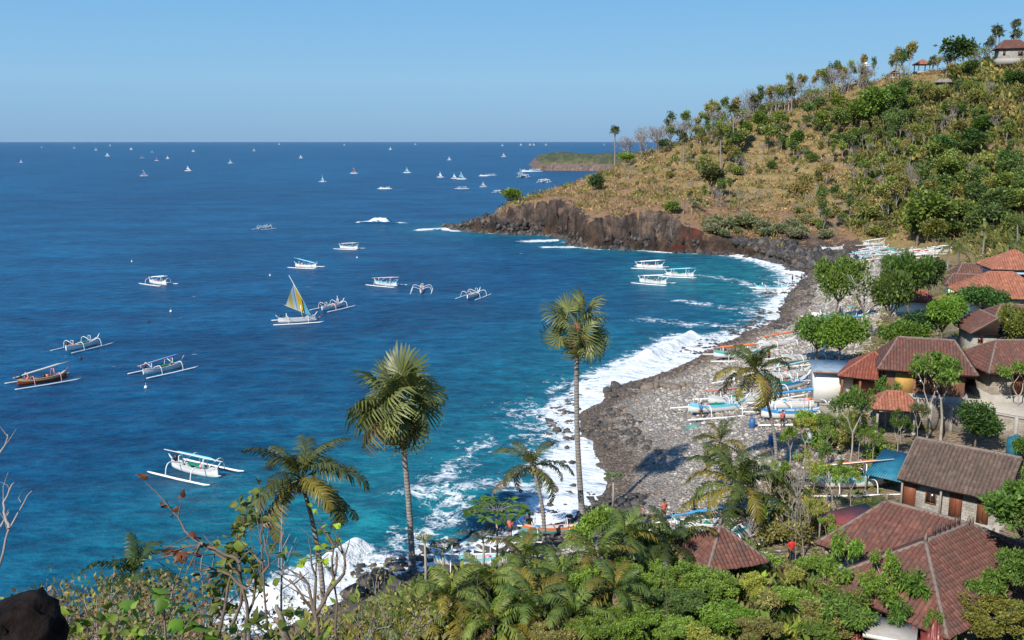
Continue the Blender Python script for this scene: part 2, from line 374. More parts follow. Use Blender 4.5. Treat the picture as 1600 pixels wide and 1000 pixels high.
# ------------------------------------------------------------ distant headland
x = np.linspace(20, 330, 320)[None].repeat(150, 0); y = np.linspace(985, 1300, 150)[:, None].repeat(320, 1)
L = G(838, 267, 0)
edge = 1000+14*(fbm(x/40, x*0+3, 3, 1)-.5)*2+.0009*(x-150)**2
left = L[0]+6*(fbm(y/25, y*0, 3, 2)-.5)
dl = np.minimum(y-edge, (x-left)*.9)+(fbm(x/9, y/9, 3, 3, True)-.5)*6
hh = np.minimum(dl*1.2, 9+.045*(x-left)+(fbm(x/30, y/30, 3, 4)-.5)*5+4*np.exp(-((x-62)/22)**2))
hh = np.clip(hh+(fbm(x/5, y/5, 3, 5)-.5)*5.0*(dl > 6), -3, 60)
fm, t, b = newmat('far_headland')
pos = geo_pos(t); nn = noise(t, .12, 5, .7, pos); nv = noise(t, .5, 4, .7, geo_pos(t, (1, 1, .15)))
top = ramp(t, [(.35, (.03, .048, .02)), (.5, (.055, .072, .028)), (.68, (.15, .12, .055))], nn.outputs[0])
clf = ramp(t, [(.3, (.05, .038, .033)), (.55, (.15, .105, .085)), (.7, (.24, .175, .14))], nv.outputs[0])
c = mix(t, clf.outputs[0], top.outputs[0], ramp(t, [(.45, (0, 0, 0)), (.6, (1, 1, 1))], attr(t, 'top')).outputs[0])
t.links.new(c, b.inputs['Base Color']); bump(t, b, nn.outputs[0], .6, 1.0)
n_, m_ = x.shape; i = np.arange(n_-1)[:, None]*m_+np.arange(m_-1)[None]
me = mesh_np('far_headland', np.stack([x, y, hh], -1), np.stack([i, i+1, i+m_+1, i+m_], -1).reshape(-1, 4), mats=[fm], smooth=True)
vattr(me, 'top', sstep(4, 9, dl.ravel())*1.0)
tag(link('distant_headland', me), 'low flat topped headland with pale cliffs far across the bay', kind='structure')
# ------------------------------------------------------------ sea
def seg_dist(x, y, pts):
    out = np.full(x.shape, 1e9)
    for (ax, ay), (bx, by) in zip(pts[:-1], pts[1:]):
        ex, ey = bx-ax, by-ay; tt = np.clip(((x-ax)*ex+(y-ay)*ey)/(ex*ex+ey*ey+1e-9), 0, 1)
        out = np.minimum(out, np.hypot(x-ax-tt*ex, y-ay-tt*ey))
    return out
def pxline(l): return [tuple(G(a, b_, 0)[:2]) for a, b_ in l]
th = np.concatenate([np.arange(-80, -31, 3.0), np.arange(-31, 31, .16), np.arange(31, 80, 3.0)])
rr = steps(30.0, 60000, lambda r: .38 if r < 150 else (.0035*r if r < 420 else .012*r))
rr = np.concatenate([[8, 16, 24], rr])
x, y, q = polar(th, rr); xs, ys = x.ravel(), y.ravel()
near = ys < 520
d = np.full(xs.shape, -400.0); d[near] = shore_dist(xs[near], ys[near])
# swell and chop as geometry close by, as bump beyond
amp = sstep(420, 120, np.hypot(xs, ys))
z = .10*amp*(fbm(xs/9+ys/30, ys/5, 3, 1)-.5)*2+.07*amp*(fbm(xs/2.2, ys/1.4, 2, 3)-.5)*2
foam = np.zeros(xs.shape)
wdt = np.full(xs.shape, 4.0)
m = near
X, Y = xs[m], ys[m]; D = -d[m]
headz = sstep(235, 262, Y)
wd = (4.5+2.0*sstep(70, 110, Y))*(1-headz)+2.6*headz
wd = wd*(.35+1.2*fbm(X/11, Y/11, 3, 6))
wd = wd*(1+.35*np.exp(-(((X-9)/8)**2+((Y-98)/16)**2)))
core = sstep(wd*1.1, wd*.15, D); wisp = .54*sstep(wd*2.4, wd*.4, D)
F = np.maximum(core*.95, wisp)
def line_foam(F, pts, w, s): return np.maximum(F, s*np.exp(-(seg_dist(X, Y, pxline(pts))/w)**2))
# broken water: breakers, run-up, patches behind submerged rocks
F = line_foam(F, [(960,590),(1000,570),(1040,550),(1078,528)], 4.6, 1.1)
F = line_foam(F, [(880,640),(960,590)], 4, .85)
F = line_foam(F, [(560,348),(585,346),(605,347),(630,349)], 1.8, 1.0)
F = line_foam(F, [(575,346),(598,345)], 3.2, 1.15)
F = line_foam(F, [(655,360),(690,358),(712,361)], 2.6, 1.0)
F = line_foam(F, [(830,377),(880,375),(912,372)], 4.5, .98)
F = line_foam(F, [(855,386),(905,386),(945,389)], 3.0, .95)
F = line_foam(F, [(1150,397),(1200,408),(1245,425),(1256,440)], 6.0, 1.05)
F = line_foam(F, [(1110,432),(1150,438),(1190,452)], 3.5, .52)
F = line_foam(F, [(1060,470),(1130,480),(1190,486)], 3.0, .55)
F = line_foam(F, [(1010,500),(1080,508),(1160,508)], 3.5, .55)
F = line_foam(F, [(760,690),(700,740),(640,775)], 3.0, .52)
F = line_foam(F, [(700,780),(780,760),(850,770)], 4.0, .62)
F = line_foam(F, [(600,880),(650,830),(720,800)], 2.6, .6)
F = line_foam(F, [(480,905),(520,885),(556,866)], 2.0, 1.1)
F = line_foam(F, [(400,960),(450,935),(500,905)], 4.0, 1.0)
F = line_foam(F, [(895,715),(905,760),(870,810)], 4.5, 1.15)
F = line_foam(F, [(700,860),(600,880),(520,940)], 3.0, .8)
F = line_foam(F, [(1105,575),(1150,560),(1200,548)], 3.5, .75)
F = line_foam(F, [(648,311),(655,312)], 2.0, .0)
foam[m] = F
# breaking crests stand up
def crest(pts, w, hgt, skew=.0):
    sd = seg_dist(xs[m], ys[m], pxline(pts)); return hgt*np.exp(-(sd/w)**2)*(.7+.6*fbm(X/2.0, Y/2.0, 3, 4))
zz = z[m]
zz = zz+crest([(1010,562),(1040,548),(1080,526)], 1.2, .95)+crest([(930,610),(1010,562)], 1.8, .4)
zz = zz+crest([(585,346),(603,346)], 1.6, 1.6)+crest([(560,348),(630,349)], 1.2, .5)+crest([(655,360),(700,358)], 1.2, .6)
zz = zz+crest([(600,800),(640,775),(700,768),(760,780)], 2.2, .75)+crest([(430,935),(480,905),(520,885),(556,864)], 1.1, 1.1)
zz = zz+crest([(880,378),(912,370)], 1.5, .7)+crest([(1150,398),(1245,427)], 1.8, .5)
zz = zz+core*.22*(fbm(X/1.1, Y/1.1, 3, 2)-.4)
z[m] = np.where(d[m] > 1.5, -.15, zz)
keepv = d < 12; q = q[keepv[q].any(1)]
shallow = np.zeros(xs.shape)
tz_ = np.exp(-np.maximum(-d, 0)/16.0)*.72
bay = G(1110, 432, 0); tz_ = tz_+.9*np.exp(-(((xs-bay[0])/21)**2+((ys-bay[1])/30)**2))
bay2 = G(640, 740, 0); tz_ = tz_+.42*np.exp(-(((xs-bay2[0])/15)**2+((ys-bay2[1])/16)**2))
bay3 = G(300, 830, 0); tz_ = tz_+.28*np.exp(-(((xs-bay3[0])/18)**2+((ys-bay3[1])/17)**2))
bay4 = G(850, 540, 0); tz_ = tz_+.20*np.exp(-(((xs-bay4[0])/22)**2+((ys-bay4[1])/40)**2))
shallow = np.where(ys < 480, tz_, 0)
wm, t, b = newmat('sea_water')
pos = geo_pos(t)
nb = noise(t, .006, 3, .5, geo_pos(t, (1, .45, 1))); nb2 = noise(t, .05, 4, .6, geo_pos(t, (.6, 1, 1)))
nc = noise(t, .42, 5, .66, geo_pos(t, (.5, 1, 1))); nd = noise(t, 1.6, 3, .6, geo_pos(t, (.45, 1, 1)))
deep = ramp(t, [(.3, (.0010, .042, .118)), (.7, (.0018, .072, .178))], nb.outputs[0])
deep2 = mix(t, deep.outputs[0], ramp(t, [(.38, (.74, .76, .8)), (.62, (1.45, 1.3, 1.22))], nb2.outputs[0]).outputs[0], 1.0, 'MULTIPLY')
sh = mth(t, 'ADD', attr(t, 'shallow'), mth(t, 'MULTIPLY', mth(t, 'SUBTRACT', nb2.outputs[0], .5), .25))
tq = ramp(t, [(0, (0, 0, 0)), (.25, (.25, .25, .25)), (.8, (1, 1, 1))], sh)
c = mix(t, deep2, (.007, .132, .180), tq.outputs[0])
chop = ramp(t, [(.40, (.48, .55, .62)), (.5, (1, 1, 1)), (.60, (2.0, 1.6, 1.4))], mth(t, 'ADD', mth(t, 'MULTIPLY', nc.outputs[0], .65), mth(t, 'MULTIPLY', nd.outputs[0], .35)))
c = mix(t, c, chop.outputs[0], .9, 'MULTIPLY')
fv = geo_pos(t, (1, 1, 1)); wn = noise(t, .35, 4, .6, fv)
wv = N(t, 'ShaderNodeVectorMath', operation='MULTIPLY_ADD'); t.links.new(wn.outputs[1], wv.inputs[0]); wv.inputs[1].default_value = (3, 3, 3); t.links.new(fv, wv.inputs[2])
fvn = N(t, 'ShaderNodeTexVoronoi'); fvn.feature = 'DISTANCE_TO_EDGE'; fvn.inputs['Scale'].default_value = .75; t.links.new(wv.outputs[0], fvn.inputs['Vector'])
fvn2 = N(t, 'ShaderNodeTexVoronoi'); fvn2.feature = 'DISTANCE_TO_EDGE'; fvn2.inputs['Scale'].default_value = 2.1; t.links.new(wv.outputs[0], fvn2.inputs['Vector'])
fn = noise(t, .55, 6, .68, wv.outputs[0])
cell = mth(t, 'SUBTRACT', .44, mth(t, 'MULTIPLY', mth(t, 'ADD', fvn.outputs[0], mth(t, 'MULTIPLY', fvn2.outputs[0], 1.3)), .9))
fo = mth(t, 'ADD', attr(t, 'foam'), mth(t, 'ADD', mth(t, 'MULTIPLY', cell, .55), mth(t, 'MULTIPLY', mth(t, 'SUBTRACT', fn.outputs[0], .5), 1.75)))
fmask = ramp(t, [(.58, (0, 0, 0)), (.70, (.45, .45, .45)), (.92, (1, 1, 1))], fo)
wh = noise(t, .5, 2, .5, geo_pos(t, (.5, 1, 1)))                # scattered white caps far out
whm = mth(t, 'MULTIPLY', ramp(t, [(.765, (0, 0, 0)), (.80, (1, 1, 1))], wh.outputs[0]).outputs[0], .5)
fm_ = mth(t, 'MAXIMUM', fmask.outputs[0], whm)
c = mix(t, c, ramp(t, [(.3, (.62, .68, .70)), (.7, (.86, .88, .88))], fn.outputs[0]).outputs[0], fm_)
t.links.new(c, b.inputs['Base Color'])
ro = mth(t, 'ADD', mth(t, 'MULTIPLY', fm_, .4), .34); t.links.new(ro, b.inputs['Roughness'])
b.inputs['IOR'].default_value = 1.33; b.inputs['Specular IOR Level'].default_value = .2
bh = mth(t, 'ADD', mth(t, 'MULTIPLY', nc.outputs[0], 1.3), mth(t, 'ADD', mth(t, 'MULTIPLY', nd.outputs[0], .28), mth(t, 'MULTIPLY', nb2.outputs[0], 2.5)))
bump(t, b, bh, .7, 1.0)
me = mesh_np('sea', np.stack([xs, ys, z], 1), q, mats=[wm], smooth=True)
vattr(me, 'foam', foam); vattr(me, 'shallow', shallow)
tag(link('sea', me), 'deep blue bay turning turquoise and white with surf at the shore', kind='structure')
# ------------------------------------------------------------ foliage materials
M_leaf = leafmat('leaf', .5, .28)
M_palm = leafmat('palm_leaf', .45, .22, spread=.3, spec=.4)
M_tint = leafmat('tinted_leaf', .7, .15, use_attr='tint', spread=.3, spec=.15)
def barkmat(name, c, sc1=2.0, ring=0):
    m, t, b = newmat(name); p = obj_pos(t, (1, 1, .35)); n = noise(t, sc1*2.5, 5, .65, p)
    r = ramp(t, [(.3, tuple(x*.5 for x in c)), (.7, c)], n.outputs[0]); cc = r.outputs[0]
    if ring:
        wv = N(t, 'ShaderNodeTexWave'); wv.wave_type = 'BANDS'; wv.bands_direction = 'Z'; wv.inputs['Scale'].default_value = ring
        wv.inputs['Distortion'].default_value = 1.5; t.links.new(obj_pos(t), wv.inputs[0])
        cc = mix(t, cc, ramp(t, [(.1, (.55, .53, .5)), (.35, (1, 1, 1))], wv.outputs[0]).outputs[0], .8, 'MULTIPLY')
        bump(t, b, wv.outputs[0], .4, .04)
    else: bump(t, b, n.outputs[0], .5, .04)
    t.links.new(cc, b.inputs['Base Color']); b.inputs['Roughness'].default_value = .9; return m
M_bark = barkmat('bark', (.22, .17, .125)); M_pale = barkmat('pale_bark', (.46, .41, .35)); M_grey = barkmat('grey_twig', (.40, .35, .32))
M_palmtrunk = barkmat('palm_trunk_bark', (.36, .33, .30), 3, 1.3); M_dark = barkmat('dark_bark', (.11, .085, .065)); M_dryleaf = leafmat('dry_leaf', .8, .2, spread=.3)
def unit(v): return v/(np.linalg.norm(v)+1e-9)
def grow(rng, h, levels=3, spread=.75, trunk=.4, nb=(3, 4), shrink=.68, r0=.14, up=.25, fork0=None, lean=(0, 0)):
    """branches as (points, radii) and the tips, in metres"""
    br = []; tips = []
    def rec(p, dr, ln, r, lv):
        n = 4 if lv else 5; pts = [p]; d = dr.copy()
        for k in range(n):
            d = unit(d+rng.normal(0, .13, 3)+np.array((0, 0, up*.18))); pts.append(pts[-1]+d*ln/n)
        br.append((np.array(pts), np.linspace(r, r*.62, n+1)))
        if lv >= levels:
            tips.append((pts[-1], d)); tips.append((pts[-2], d)); return
        k = rng.randint(nb[0], nb[1]+1); a0 = rng.rand()*6.28
        for i in range(k):
            a = a0+i*2*PI/k+rng.normal(0, .3)
            side = np.array((math.cos(a), math.sin(a), 0)); s_ = spread*(.7+.6*rng.rand())
            nd = unit(d*(1-.35*s_)+side*s_+np.array((0, 0, up*.5)))
            st = pts[-1] if (i or lv == 0 and rng.rand() < .6) else pts[-1]
            if lv and rng.rand() < .35: st = pts[-2]
            rec(st, nd, ln*shrink*(.75+.5*rng.rand()), r*.6, lv+1)
    L0 = h*trunk
    rec(np.zeros(3), unit(np.array((lean[0], lean[1], 1.0))), L0, r0, 0)
    return br, tips
def wood_mesh(name, br, mat, n=5, minr=.008):
    mb = MB()
    for pts, rad in br: mb.tube(pts, np.maximum(rad, minr), n if rad[0] > .05 else 3, cap=False)
    return mb.mesh(name, mat, True)
def leaf_quads(rng, centres, dirs, size, aspect=.45, fold=.0, droop=0.0):
    """one diamond shaped leaf per centre"""
    n = len(centres); a = dirs+rng.normal(0, .55, (n, 3)); a[:, 2] += -droop; a /= np.linalg.norm(a, axis=1)[:, None]+1e-9
    b = np.cross(a, rng.normal(0, 1, (n, 3))*.6+np.array((0, 0, 1.0))); b /= np.linalg.norm(b, axis=1)[:, None]+1e-9
    s = size*(.65+.7*rng.rand(n))[:, None]
    nrm = np.cross(b, a)
    v = np.stack([centres, centres+a*s*.5-b*s*aspect*.5+nrm*s*fold, centres+a*s, centres+a*s*.5+b*s*aspect*.5+nrm*s*fold], 1)
    q = np.arange(n*4).reshape(n, 4)
    return v.reshape(-1, 3), q
def crown_mesh(name, rng, tips, mat, per=60, rad=.7, size=.3, aspect=.5, flat=.7, droop=.1, fold=.0):
    C = []; D = []
    for p, d in tips:
        k = max(3, int(per*(.6+.8*rng.rand()))); o = rng.normal(0, 1, (k, 3)); o /= np.linalg.norm(o, axis=1)[:, None]
        o *= (rng.rand(k)**.45)[:, None]*rad*(.7+.6*rng.rand()); o[:, 2] *= flat
        C.append(p+o+d*rad*.3); D.append(o/rad+np.array((0, 0, .25)))
    v, q = leaf_quads(rng, np.concatenate(C), np.concatenate(D), size, aspect, fold, droop)
    return mesh_np(name, v, q, mats=[mat])
# tree kinds: lists of (trunk mesh, crown mesh, height)
def kind(n, seed, **k):
    out = []
    for i in range(n):
        rng = np.random.RandomState(seed+i)
        br, tips = grow(rng, k.get('h', 7), k.get('levels', 3), k.get('spread', .75), k.get('trunk', .4), k.get('nb', (3, 4)), k.get('shrink', .68), k.get('r0', .16), k.get('up', .25))
        wm_ = wood_mesh('trunk', br, k.get('bark', M_bark), minr=k.get('minr', .008)); cm = None
        if k.get('per', 0): cm = crown_mesh('crown', rng, tips, k.get('leaf', M_leaf), k['per'], k.get('rad', .8), k.get('size', .3), k.get('aspect', .5), k.get('flat', .7), k.get('droop', .1))
        hh = max(t_[0][2] for t_ in tips)+k.get('rad', 0)*.4
        out.append((wm_, cm, hh))
    return out
K_far = kind(5, 100, h=7, per=20, rad=1.15, size=.6, aspect=.7, levels=2, nb=(4, 5), spread=.72, up=.7, flat=.95)           # leafy, hillside
K_sparse = kind(4, 130, h=7, per=7, rad=.9, size=.42, levels=2, nb=(4, 5), bark=M_grey, spread=.7)       # thin crown on pale stems
K_bare = kind(5, 160, h=6, levels=4, spread=.65, nb=(3, 3), shrink=.7, bark=M_grey, r0=.13, trunk=.30, minr=.026)     # leafless
K_dense = kind(4, 190, h=7, per=125, rad=.92, size=.36, aspect=.55, levels=2, nb=(5, 6), spread=.95, up=.55, flat=.85, trunk=.3, shrink=.8)       # village, full crown
K_hill = kind(5, 400, h=7.5, per=90, rad=.9, size=.42, aspect=.6, levels=2, nb=(4, 5), spread=.62, up=.9, flat=1.05, trunk=.28, shrink=.8)
K_slim = kind(5, 430, h=8, per=24, rad=.55, size=.38, aspect=.6, levels=3, nb=(2, 3), spread=.42, up=.8, flat=1.1, trunk=.34, bark=M_grey, r0=.11)
K_open = kind(4, 220, h=8, per=75, rad=.62, size=.30, aspect=.55, levels=3, nb=(2, 3), spread=.7, bark=M_pale)   # clumps on pale branches
K_bush = kind(5, 250, h=2.4, per=42, rad=.55, size=.26, aspect=.5, levels=2, nb=(4, 5), trunk=.22, spread=1.1, r0=.05)
K_big = kind(2, 280, h=8, per=150, rad=.75, size=.34, aspect=.5, levels=3, nb=(3, 4), spread=.85, r0=.25)
K_twig = kind(4, 310, h=2.2, levels=4, spread=.55, nb=(2, 3), shrink=.72, bark=M_grey, r0=.03, trunk=.3)
def tree(K, pos, height, colr, name='tree', label=None, cat='tree', group=None, rz=None, wide=1.0, rng=random, sink=.15):
    v = K[rng.randrange(len(K))]; s = height/v[2]
    o = empty(name, (pos[0], pos[1], pos[2]-sink), rng.random()*6.28 if rz is None else rz, label, cat, group)
    o.scale = (s*wide, s*wide, s)
    kid('trunk', v[0], o)
    if v[1]:
        j = .85+.3*rng.random(); kid('crown', v[1], o, color=[c*j*1.35 for c in colr])
    return o
# ------------------------------------------------------------ palms
def frond_mesh(rng, L=3.4, droop=1.0, leaf=.75, n=34, wind=.25, name='frond', mat=None):
    t_ = np.linspace(0, 1, 12); ang = .9-droop*1.55*t_**1.3
    seg = L/11; x = np.concatenate([[0], np.cumsum(np.cos(ang[:-1])*seg)]); z = np.concatenate([[0], np.cumsum(np.sin(ang[:-1])*seg)])
    y = wind*t_**2*rng.uniform(-1, 1)*.8; rc = np.stack([x, y, z], 1)
    mb = MB(); mb.tube(rc, np.linspace(.045, .008, 12), 3, cap=False)
    s = np.linspace(.12, .995, n)
    base = np.stack([np.interp(s, t_, rc[:, i]) for i in range(3)], 1); tg = np.gradient(base, axis=0); tg /= np.linalg.norm(tg, axis=1)[:, None]
    V = []; Q = []
    for sd in (-1, 1):
        ll = leaf*(np.sin(np.clip(s*1.02, 0, 1)*PI)**.5*.85+.2)*(.8+.35*rng.rand(n))
        side = np.cross(tg, (0, 0, 1.)); side /= np.linalg.norm(side, axis=1)[:, None]; side *= sd
        d = side*.8+tg*.75+np.array((0, 0, .12))+rng.normal(0, .12, (n, 3)); d /= np.linalg.norm(d, axis=1)[:, None]
        w_ = tg*.038*(.8+.5*rng.rand(n))[:, None]
        m1 = base+d*ll[:, None]*.5; d2 = d+np.array((0, 0, -.95)); d2 /= np.linalg.norm(d2, axis=1)[:, None]; e = m1+d2*ll[:, None]*.55
        v = np.stack([base-w_, base+w_, m1-w_*1.2, m1+w_*1.2, e-w_*.2, e+w_*.2], 1).reshape(-1, 3)
        i = np.arange(n)[:, None]*6; q = np.concatenate([i+[0, 1, 3, 2], i+[2, 3, 5, 4]]); mb.add(v, q)
    return mb.mesh(name, mat or M_palm)
def fan_mesh(rng, Rr=1.15, pet=.9, droop=.5, n=30, name='fan_leaf', mat=None):
    mb = MB(); a0 = 0; hub = np.array((pet, 0, 0.0))
    mb.tube([(0, 0, 0), (pet*.5, 0, .05), hub+(0, 0, 0)], [.035, .028, .02], 4, cap=False)
    th = np.linspace(-2.35, 2.35, n)
    for k, a in enumerate(th):
        l = Rr*(.82+.18*math.cos(a))*(.88+.2*rng.rand()); d = np.array((math.cos(a), math.sin(a), 0)); s_ = np.array((-math.sin(a), math.cos(a), 0))
        hw = 2.35/n*1.02
        pts = [hub]; z0 = .02 if k % 2 else -.02
        p1 = hub+d*l*.5+(0, 0, z0*2+.05*math.cos(a)); p2 = hub+d*l*.8+(0, 0, -.12*droop-rng.rand()*.08); p3 = hub+d*l*(1.0-.12*droop)+(0, 0, -.42*droop-.25*rng.rand()*droop)+s_*rng.normal(0, .04)
        v = [hub-s_*.01, hub+s_*.01, p1-s_*hw*l*.5, p1+s_*hw*l*.5, p2-s_*hw*l*.42, p2+s_*hw*l*.42, p3-s_*.008, p3+s_*.008]
        # pleat: lift one edge
        v = [np.array(q_, float) for q_ in v]; v[3][2] += .035; v[5][2] += .03
        mb.add(v, [(0, 1, 3, 2), (2, 3, 5, 4), (4, 5, 7, 6)])
    return mb.mesh(name, mat or M_palm)
_r = np.random.RandomState(5)
FR = [frond_mesh(_r, 3.4, d_, .8, 34, w_) for d_, w_ in ((.55, .3), (.8, .5), (1.0, .4), (1.2, .6), (1.45, .5), (.35, .2))]
FR_LO = [frond_mesh(_r, 3.2, d_, .75, 14, .3) for d_ in (.5, .8, 1.1, 1.4)]
FAN = [fan_mesh(_r, 1.15, .95, d_) for d_ in (.3, .6, .9, 1.3)]
FAN_DRY = [fan_mesh(_r, .95, .6, 1.6, 22, mat=M_dryleaf) for _ in range(2)]
FAN_LO = [fan_mesh(_r, 1.15, .8, d_, 9) for d_ in (.4, .9)]
COCO = MB()
for k in range(7):
    bm = bmesh.new(); bmesh.ops.create_icosphere(bm, subdivisions=1, radius=.13); a = k*.9
    COCO.add([np.array(v.co)*[1, 1, 1.2]+[math.cos(a)*.22, math.sin(a)*.22, -.25-.12*(k % 3)] for v in bm.verts], t=[[v.index for v in f.verts] for f in bm.faces]); bm.free()
M_nut = paint('coconut_husk', (.20, .19, .05), .6); M_sheath = paint('palm_sheath', (.20, .09, .045), .9)
COCO_ME = COCO.mesh('coconuts', M_nut, True)
def trunk_curve(base, top, bend, n=12):
    base = np.array(base, float); top = np.array(top, float); t_ = np.linspace(0, 1, n)[:, None]
    return base+(top-base)*t_+np.array(bend)*np.sin(t_*PI)
def orient(dirv, roll=0.0):
    """rotation that takes +X to dirv with +Z kept up"""
    x = Vector(dirv).normalized(); z = Vector((0, 0, 1)); y = z.cross(x)
    if y.length < 1e-3: y = Vector((0, 1, 0))
    y.normalize(); z = x.cross(y); m = Matrix((x, y, z)).transposed()
    return (m.to_4x4() @ Matrix.Rotation(roll, 4, 'X')).to_euler()
def coconut_palm(base, top, label, bend=(0, 0, 0), n=18, r=.16, size=1.0, colr=(.075, .10, .022), seed=0, lo=False, group=None, nuts=True, cat='palm tree', yellow=.25, low=-.35):
    rng = np.random.RandomState(seed); o = empty('coconut_palm', base, 0, label, cat, group); base = np.array(base, float); top = np.array(top, float)
    if np.linalg.norm(top-base) > .3:
        c = trunk_curve(np.array((0, 0, -.4)), top-base, bend, 12 if not lo else 5); rr_ = np.linspace(r*1.15, r*.72, len(c)); rr_[0] *= 1.5
        mb = MB(); mb.tube(c, rr_, 9 if not lo else 5, cap=False); mb.obj('trunk', M_palmtrunk, o, True)
    hd = top-base; ms = FR_LO if lo else FR
    for k in range(n):
        a = k*2.39996+rng.normal(0, .25); f = k/(n-1)      # 0 = youngest, upright
        el = 1.2-(1.2-low)*f**1.1+rng.normal(0, .1); d = (math.cos(a)*math.cos(el), math.sin(a)*math.cos(el), math.sin(el))
        me_ = ms[min(len(ms)-1, int((.15+.75*f+rng.rand()*.25)*len(ms)*.9))] if not lo else ms[rng.randint(len(ms))]
        # the mesh itself starts at ~50 degrees up, so aim it by the yaw only and pitch the rest
        e = orient((math.cos(a), math.sin(a), math.tan(max(-1.25, min(1.1, el-.75)))), rng.normal(0, .25))
        y_ = rng.rand() < yellow*f*1.6; cc = (.20, .17, .03) if y_ else colr; j = .75+.5*rng.rand()
        if f > .85 and rng.rand() < .4: cc = (.22, .15, .08)
        kid('frond', me_, o, loc=hd+np.array(d)*.08, rot=e, scale=size*(.8+.3*rng.rand())*(.75+.25*min(1, f*3)), color=[x_*j for x_ in cc])
    if nuts and not lo: kid('coconuts', COCO_ME, o, loc=hd+(0, 0, -.05), scale=size)
    return o
def fan_palm(base, top, label, bend=(0, 0, 0), n=34, r=.2, size=1.0, colr=(.16, .185, .065), seed=0, lo=False, group=None, skirt=10, low=-.95, cat='palm tree'):
    rng = np.random.RandomState(seed); o = empty('fan_palm', base, 0, label, cat, group); base = np.array(base, float); hd = np.array(top, float)-base
    c = trunk_curve(np.array((0, 0, -.4)), hd, bend, 14 if not lo else 5); rr_ = np.interp(np.linspace(0, 1, len(c)), [0, .06, .15, .6, 1], [r*2.0, r*1.35, r*1.05, r*.85, r*.8])
    mb = MB(); mb.tube(c, rr_, 10 if not lo else 5, cap=False); mb.obj('trunk', M_palmtrunk, o, True)
    if not lo:
        mb = MB(); mb.tube([hd+(0, 0, -.7), hd+(0, 0, -.3), hd+(0, 0, .25)], [r*.9, r*1.7, r*1.1], 8); mb.obj('leaf_sheaths', M_sheath, o, True)
    ms = FAN_LO if lo else FAN
    for k in range(n):
        a = k*2.39996+rng.normal(0, .2); f = k/(n-1); el = 1.35-(1.35-low)*f**.85+rng.normal(0, .12)
        d = np.array((math.cos(a)*math.cos(el), math.sin(a)*math.cos(el), math.sin(el)))
        me_ = ms[min(len(ms)-1, int(f**.6*len(ms)))]; j = .75+.55*rng.rand()
        cc = colr if not (f > .8 and rng.rand() < .5) else (.24, .19, .09)
        kid('fan_leaf', me_, o, loc=hd+d*.15, rot=orient(d, rng.normal(0, .95)), scale=size*(.68+.5*rng.rand()), color=[x_*j for x_ in cc])
    if not lo:
        for k in range(skirt):
            a = k*2.39996; el = -1.15-.25*rng.rand(); d = np.array((math.cos(a)*math.cos(el), math.sin(a)*math.cos(el), math.sin(el)))
            kid('dead_leaf', FAN_DRY[k % 2], o, loc=hd+d*.25, rot=orient(d, rng.normal(0, .5)), scale=size*(.9+.3*rng.rand()), color=[(.30, .20, .13), (.34, .15, .085), (.30, .25, .17)][k % 3])
    return o
def top_at(base, px, py):                # point above the base (same distance) that lands on a photo pixel
    return P(px, py, base[1])
# ------------------------------------------------------------ vegetation of the hillside
rg = random.Random(11)
GREENS = [(.13, .18, .045), (.17, .215, .055), (.105, .155, .045), (.21, .22, .07), (.09, .135, .045)]
OLIVE = [(.23, .21, .075), (.27, .22, .09), (.19, .18, .065)]
# single large or telling trees, by where they stand in the view
def T(K, px, py, h, c, label, name='tree', wide=1.0, cat='tree', group=None, y0=140):
    return tree(K, hit(px, py, y0), h, c, name, label, cat, group, rng=rg, wide=wide)
T(K_far, 980, 262, 5.0, (.16, .24, .03), 'bright lime green round tree beside the lone fan palm on the headland', wide=1.5)
T(K_bush, 802, 308, 3.6, (.12, .17, .03), 'green bush on the very tip of the headland above the cliff', 'bush', 1.2, 'bush')
T(K_bush, 932, 296, 4.2, (.05, .085, .025), 'dark green bush alone on the brown grass of the headland', 'bush', .8, 'bush')
T(K_bare, 982, 282, 5.6, (0, 0, 0), 'silvery leafless tree just below the lime green tree', wide=1.2)
T(K_hill, 1112, 308, 8.5, (.075, .085, .03), 'wide dark olive tree above the cliff cleft', wide=1.35)
T(K_hill, 1432, 385, 12.5, (.10, .145, .03), 'largest round green tree at the foot of the hill behind the beached boats', wide=1.2)
T(K_hill, 1455, 395, 7.5, (.15, .16, .04), 'yellowish tree in front of the large round tree by the beached boats', wide=1.1)
T(K_hill, 1370, 205, 13, (.12, .19, .035), 'tall dense green tree high on the slope below the white tower', wide=1.0)
T(K_hill, 1345, 215, 12, (.10, .155, .03), 'bright green tree left of the tall dense one on the upper slope', wide=1.0)
T(K_hill, 1395, 190, 11, (.085, .15, .03), 'dark green tree right of the tall dense one on the upper slope', wide=1.0)
T(K_hill, 1310, 190, 9, (.13, .16, .03), 'yellow green tree near the ridge left of the dense clump', wide=1.1)
T(K_far, 1405, 118, 9.0, (.045, .085, .025), 'dark flat crowned tree on the skyline left of the orange gazebo', wide=1.0)
T(K_far, 1492, 116, 11.5, (.05, .085, .025), 'broad dark tree on the skyline right of the orange gazebo', wide=1.25)
T(K_far, 1512, 112, 9, (.055, .09, .03), 'dark tree beside the broad skyline tree, nearer the hilltop house')
T(K_hill, 1582, 142, 6.0, (.055, .10, .022), 'dense dark green tree right below the hilltop house', wide=1.35)
T(K_hill, 1530, 218, 6.5, (.07, .14, .022), 'vivid green bushy tree on the slope left of the upper red roofed house', wide=1.3)
T(K_hill, 1520, 246, 8, (.05, .11, .03), 'deep green tree on the slope near the upper red roofed house', wide=1.3)
T(K_hill, 1462, 258, 7.5, (.05, .11, .035), 'blue green tree in the middle of the slope', wide=1.3)
T(K_hill, 1575, 285, 7.5, (.04, .10, .025), 'dark green tree in front of the upper red roofed house', wide=1.2)
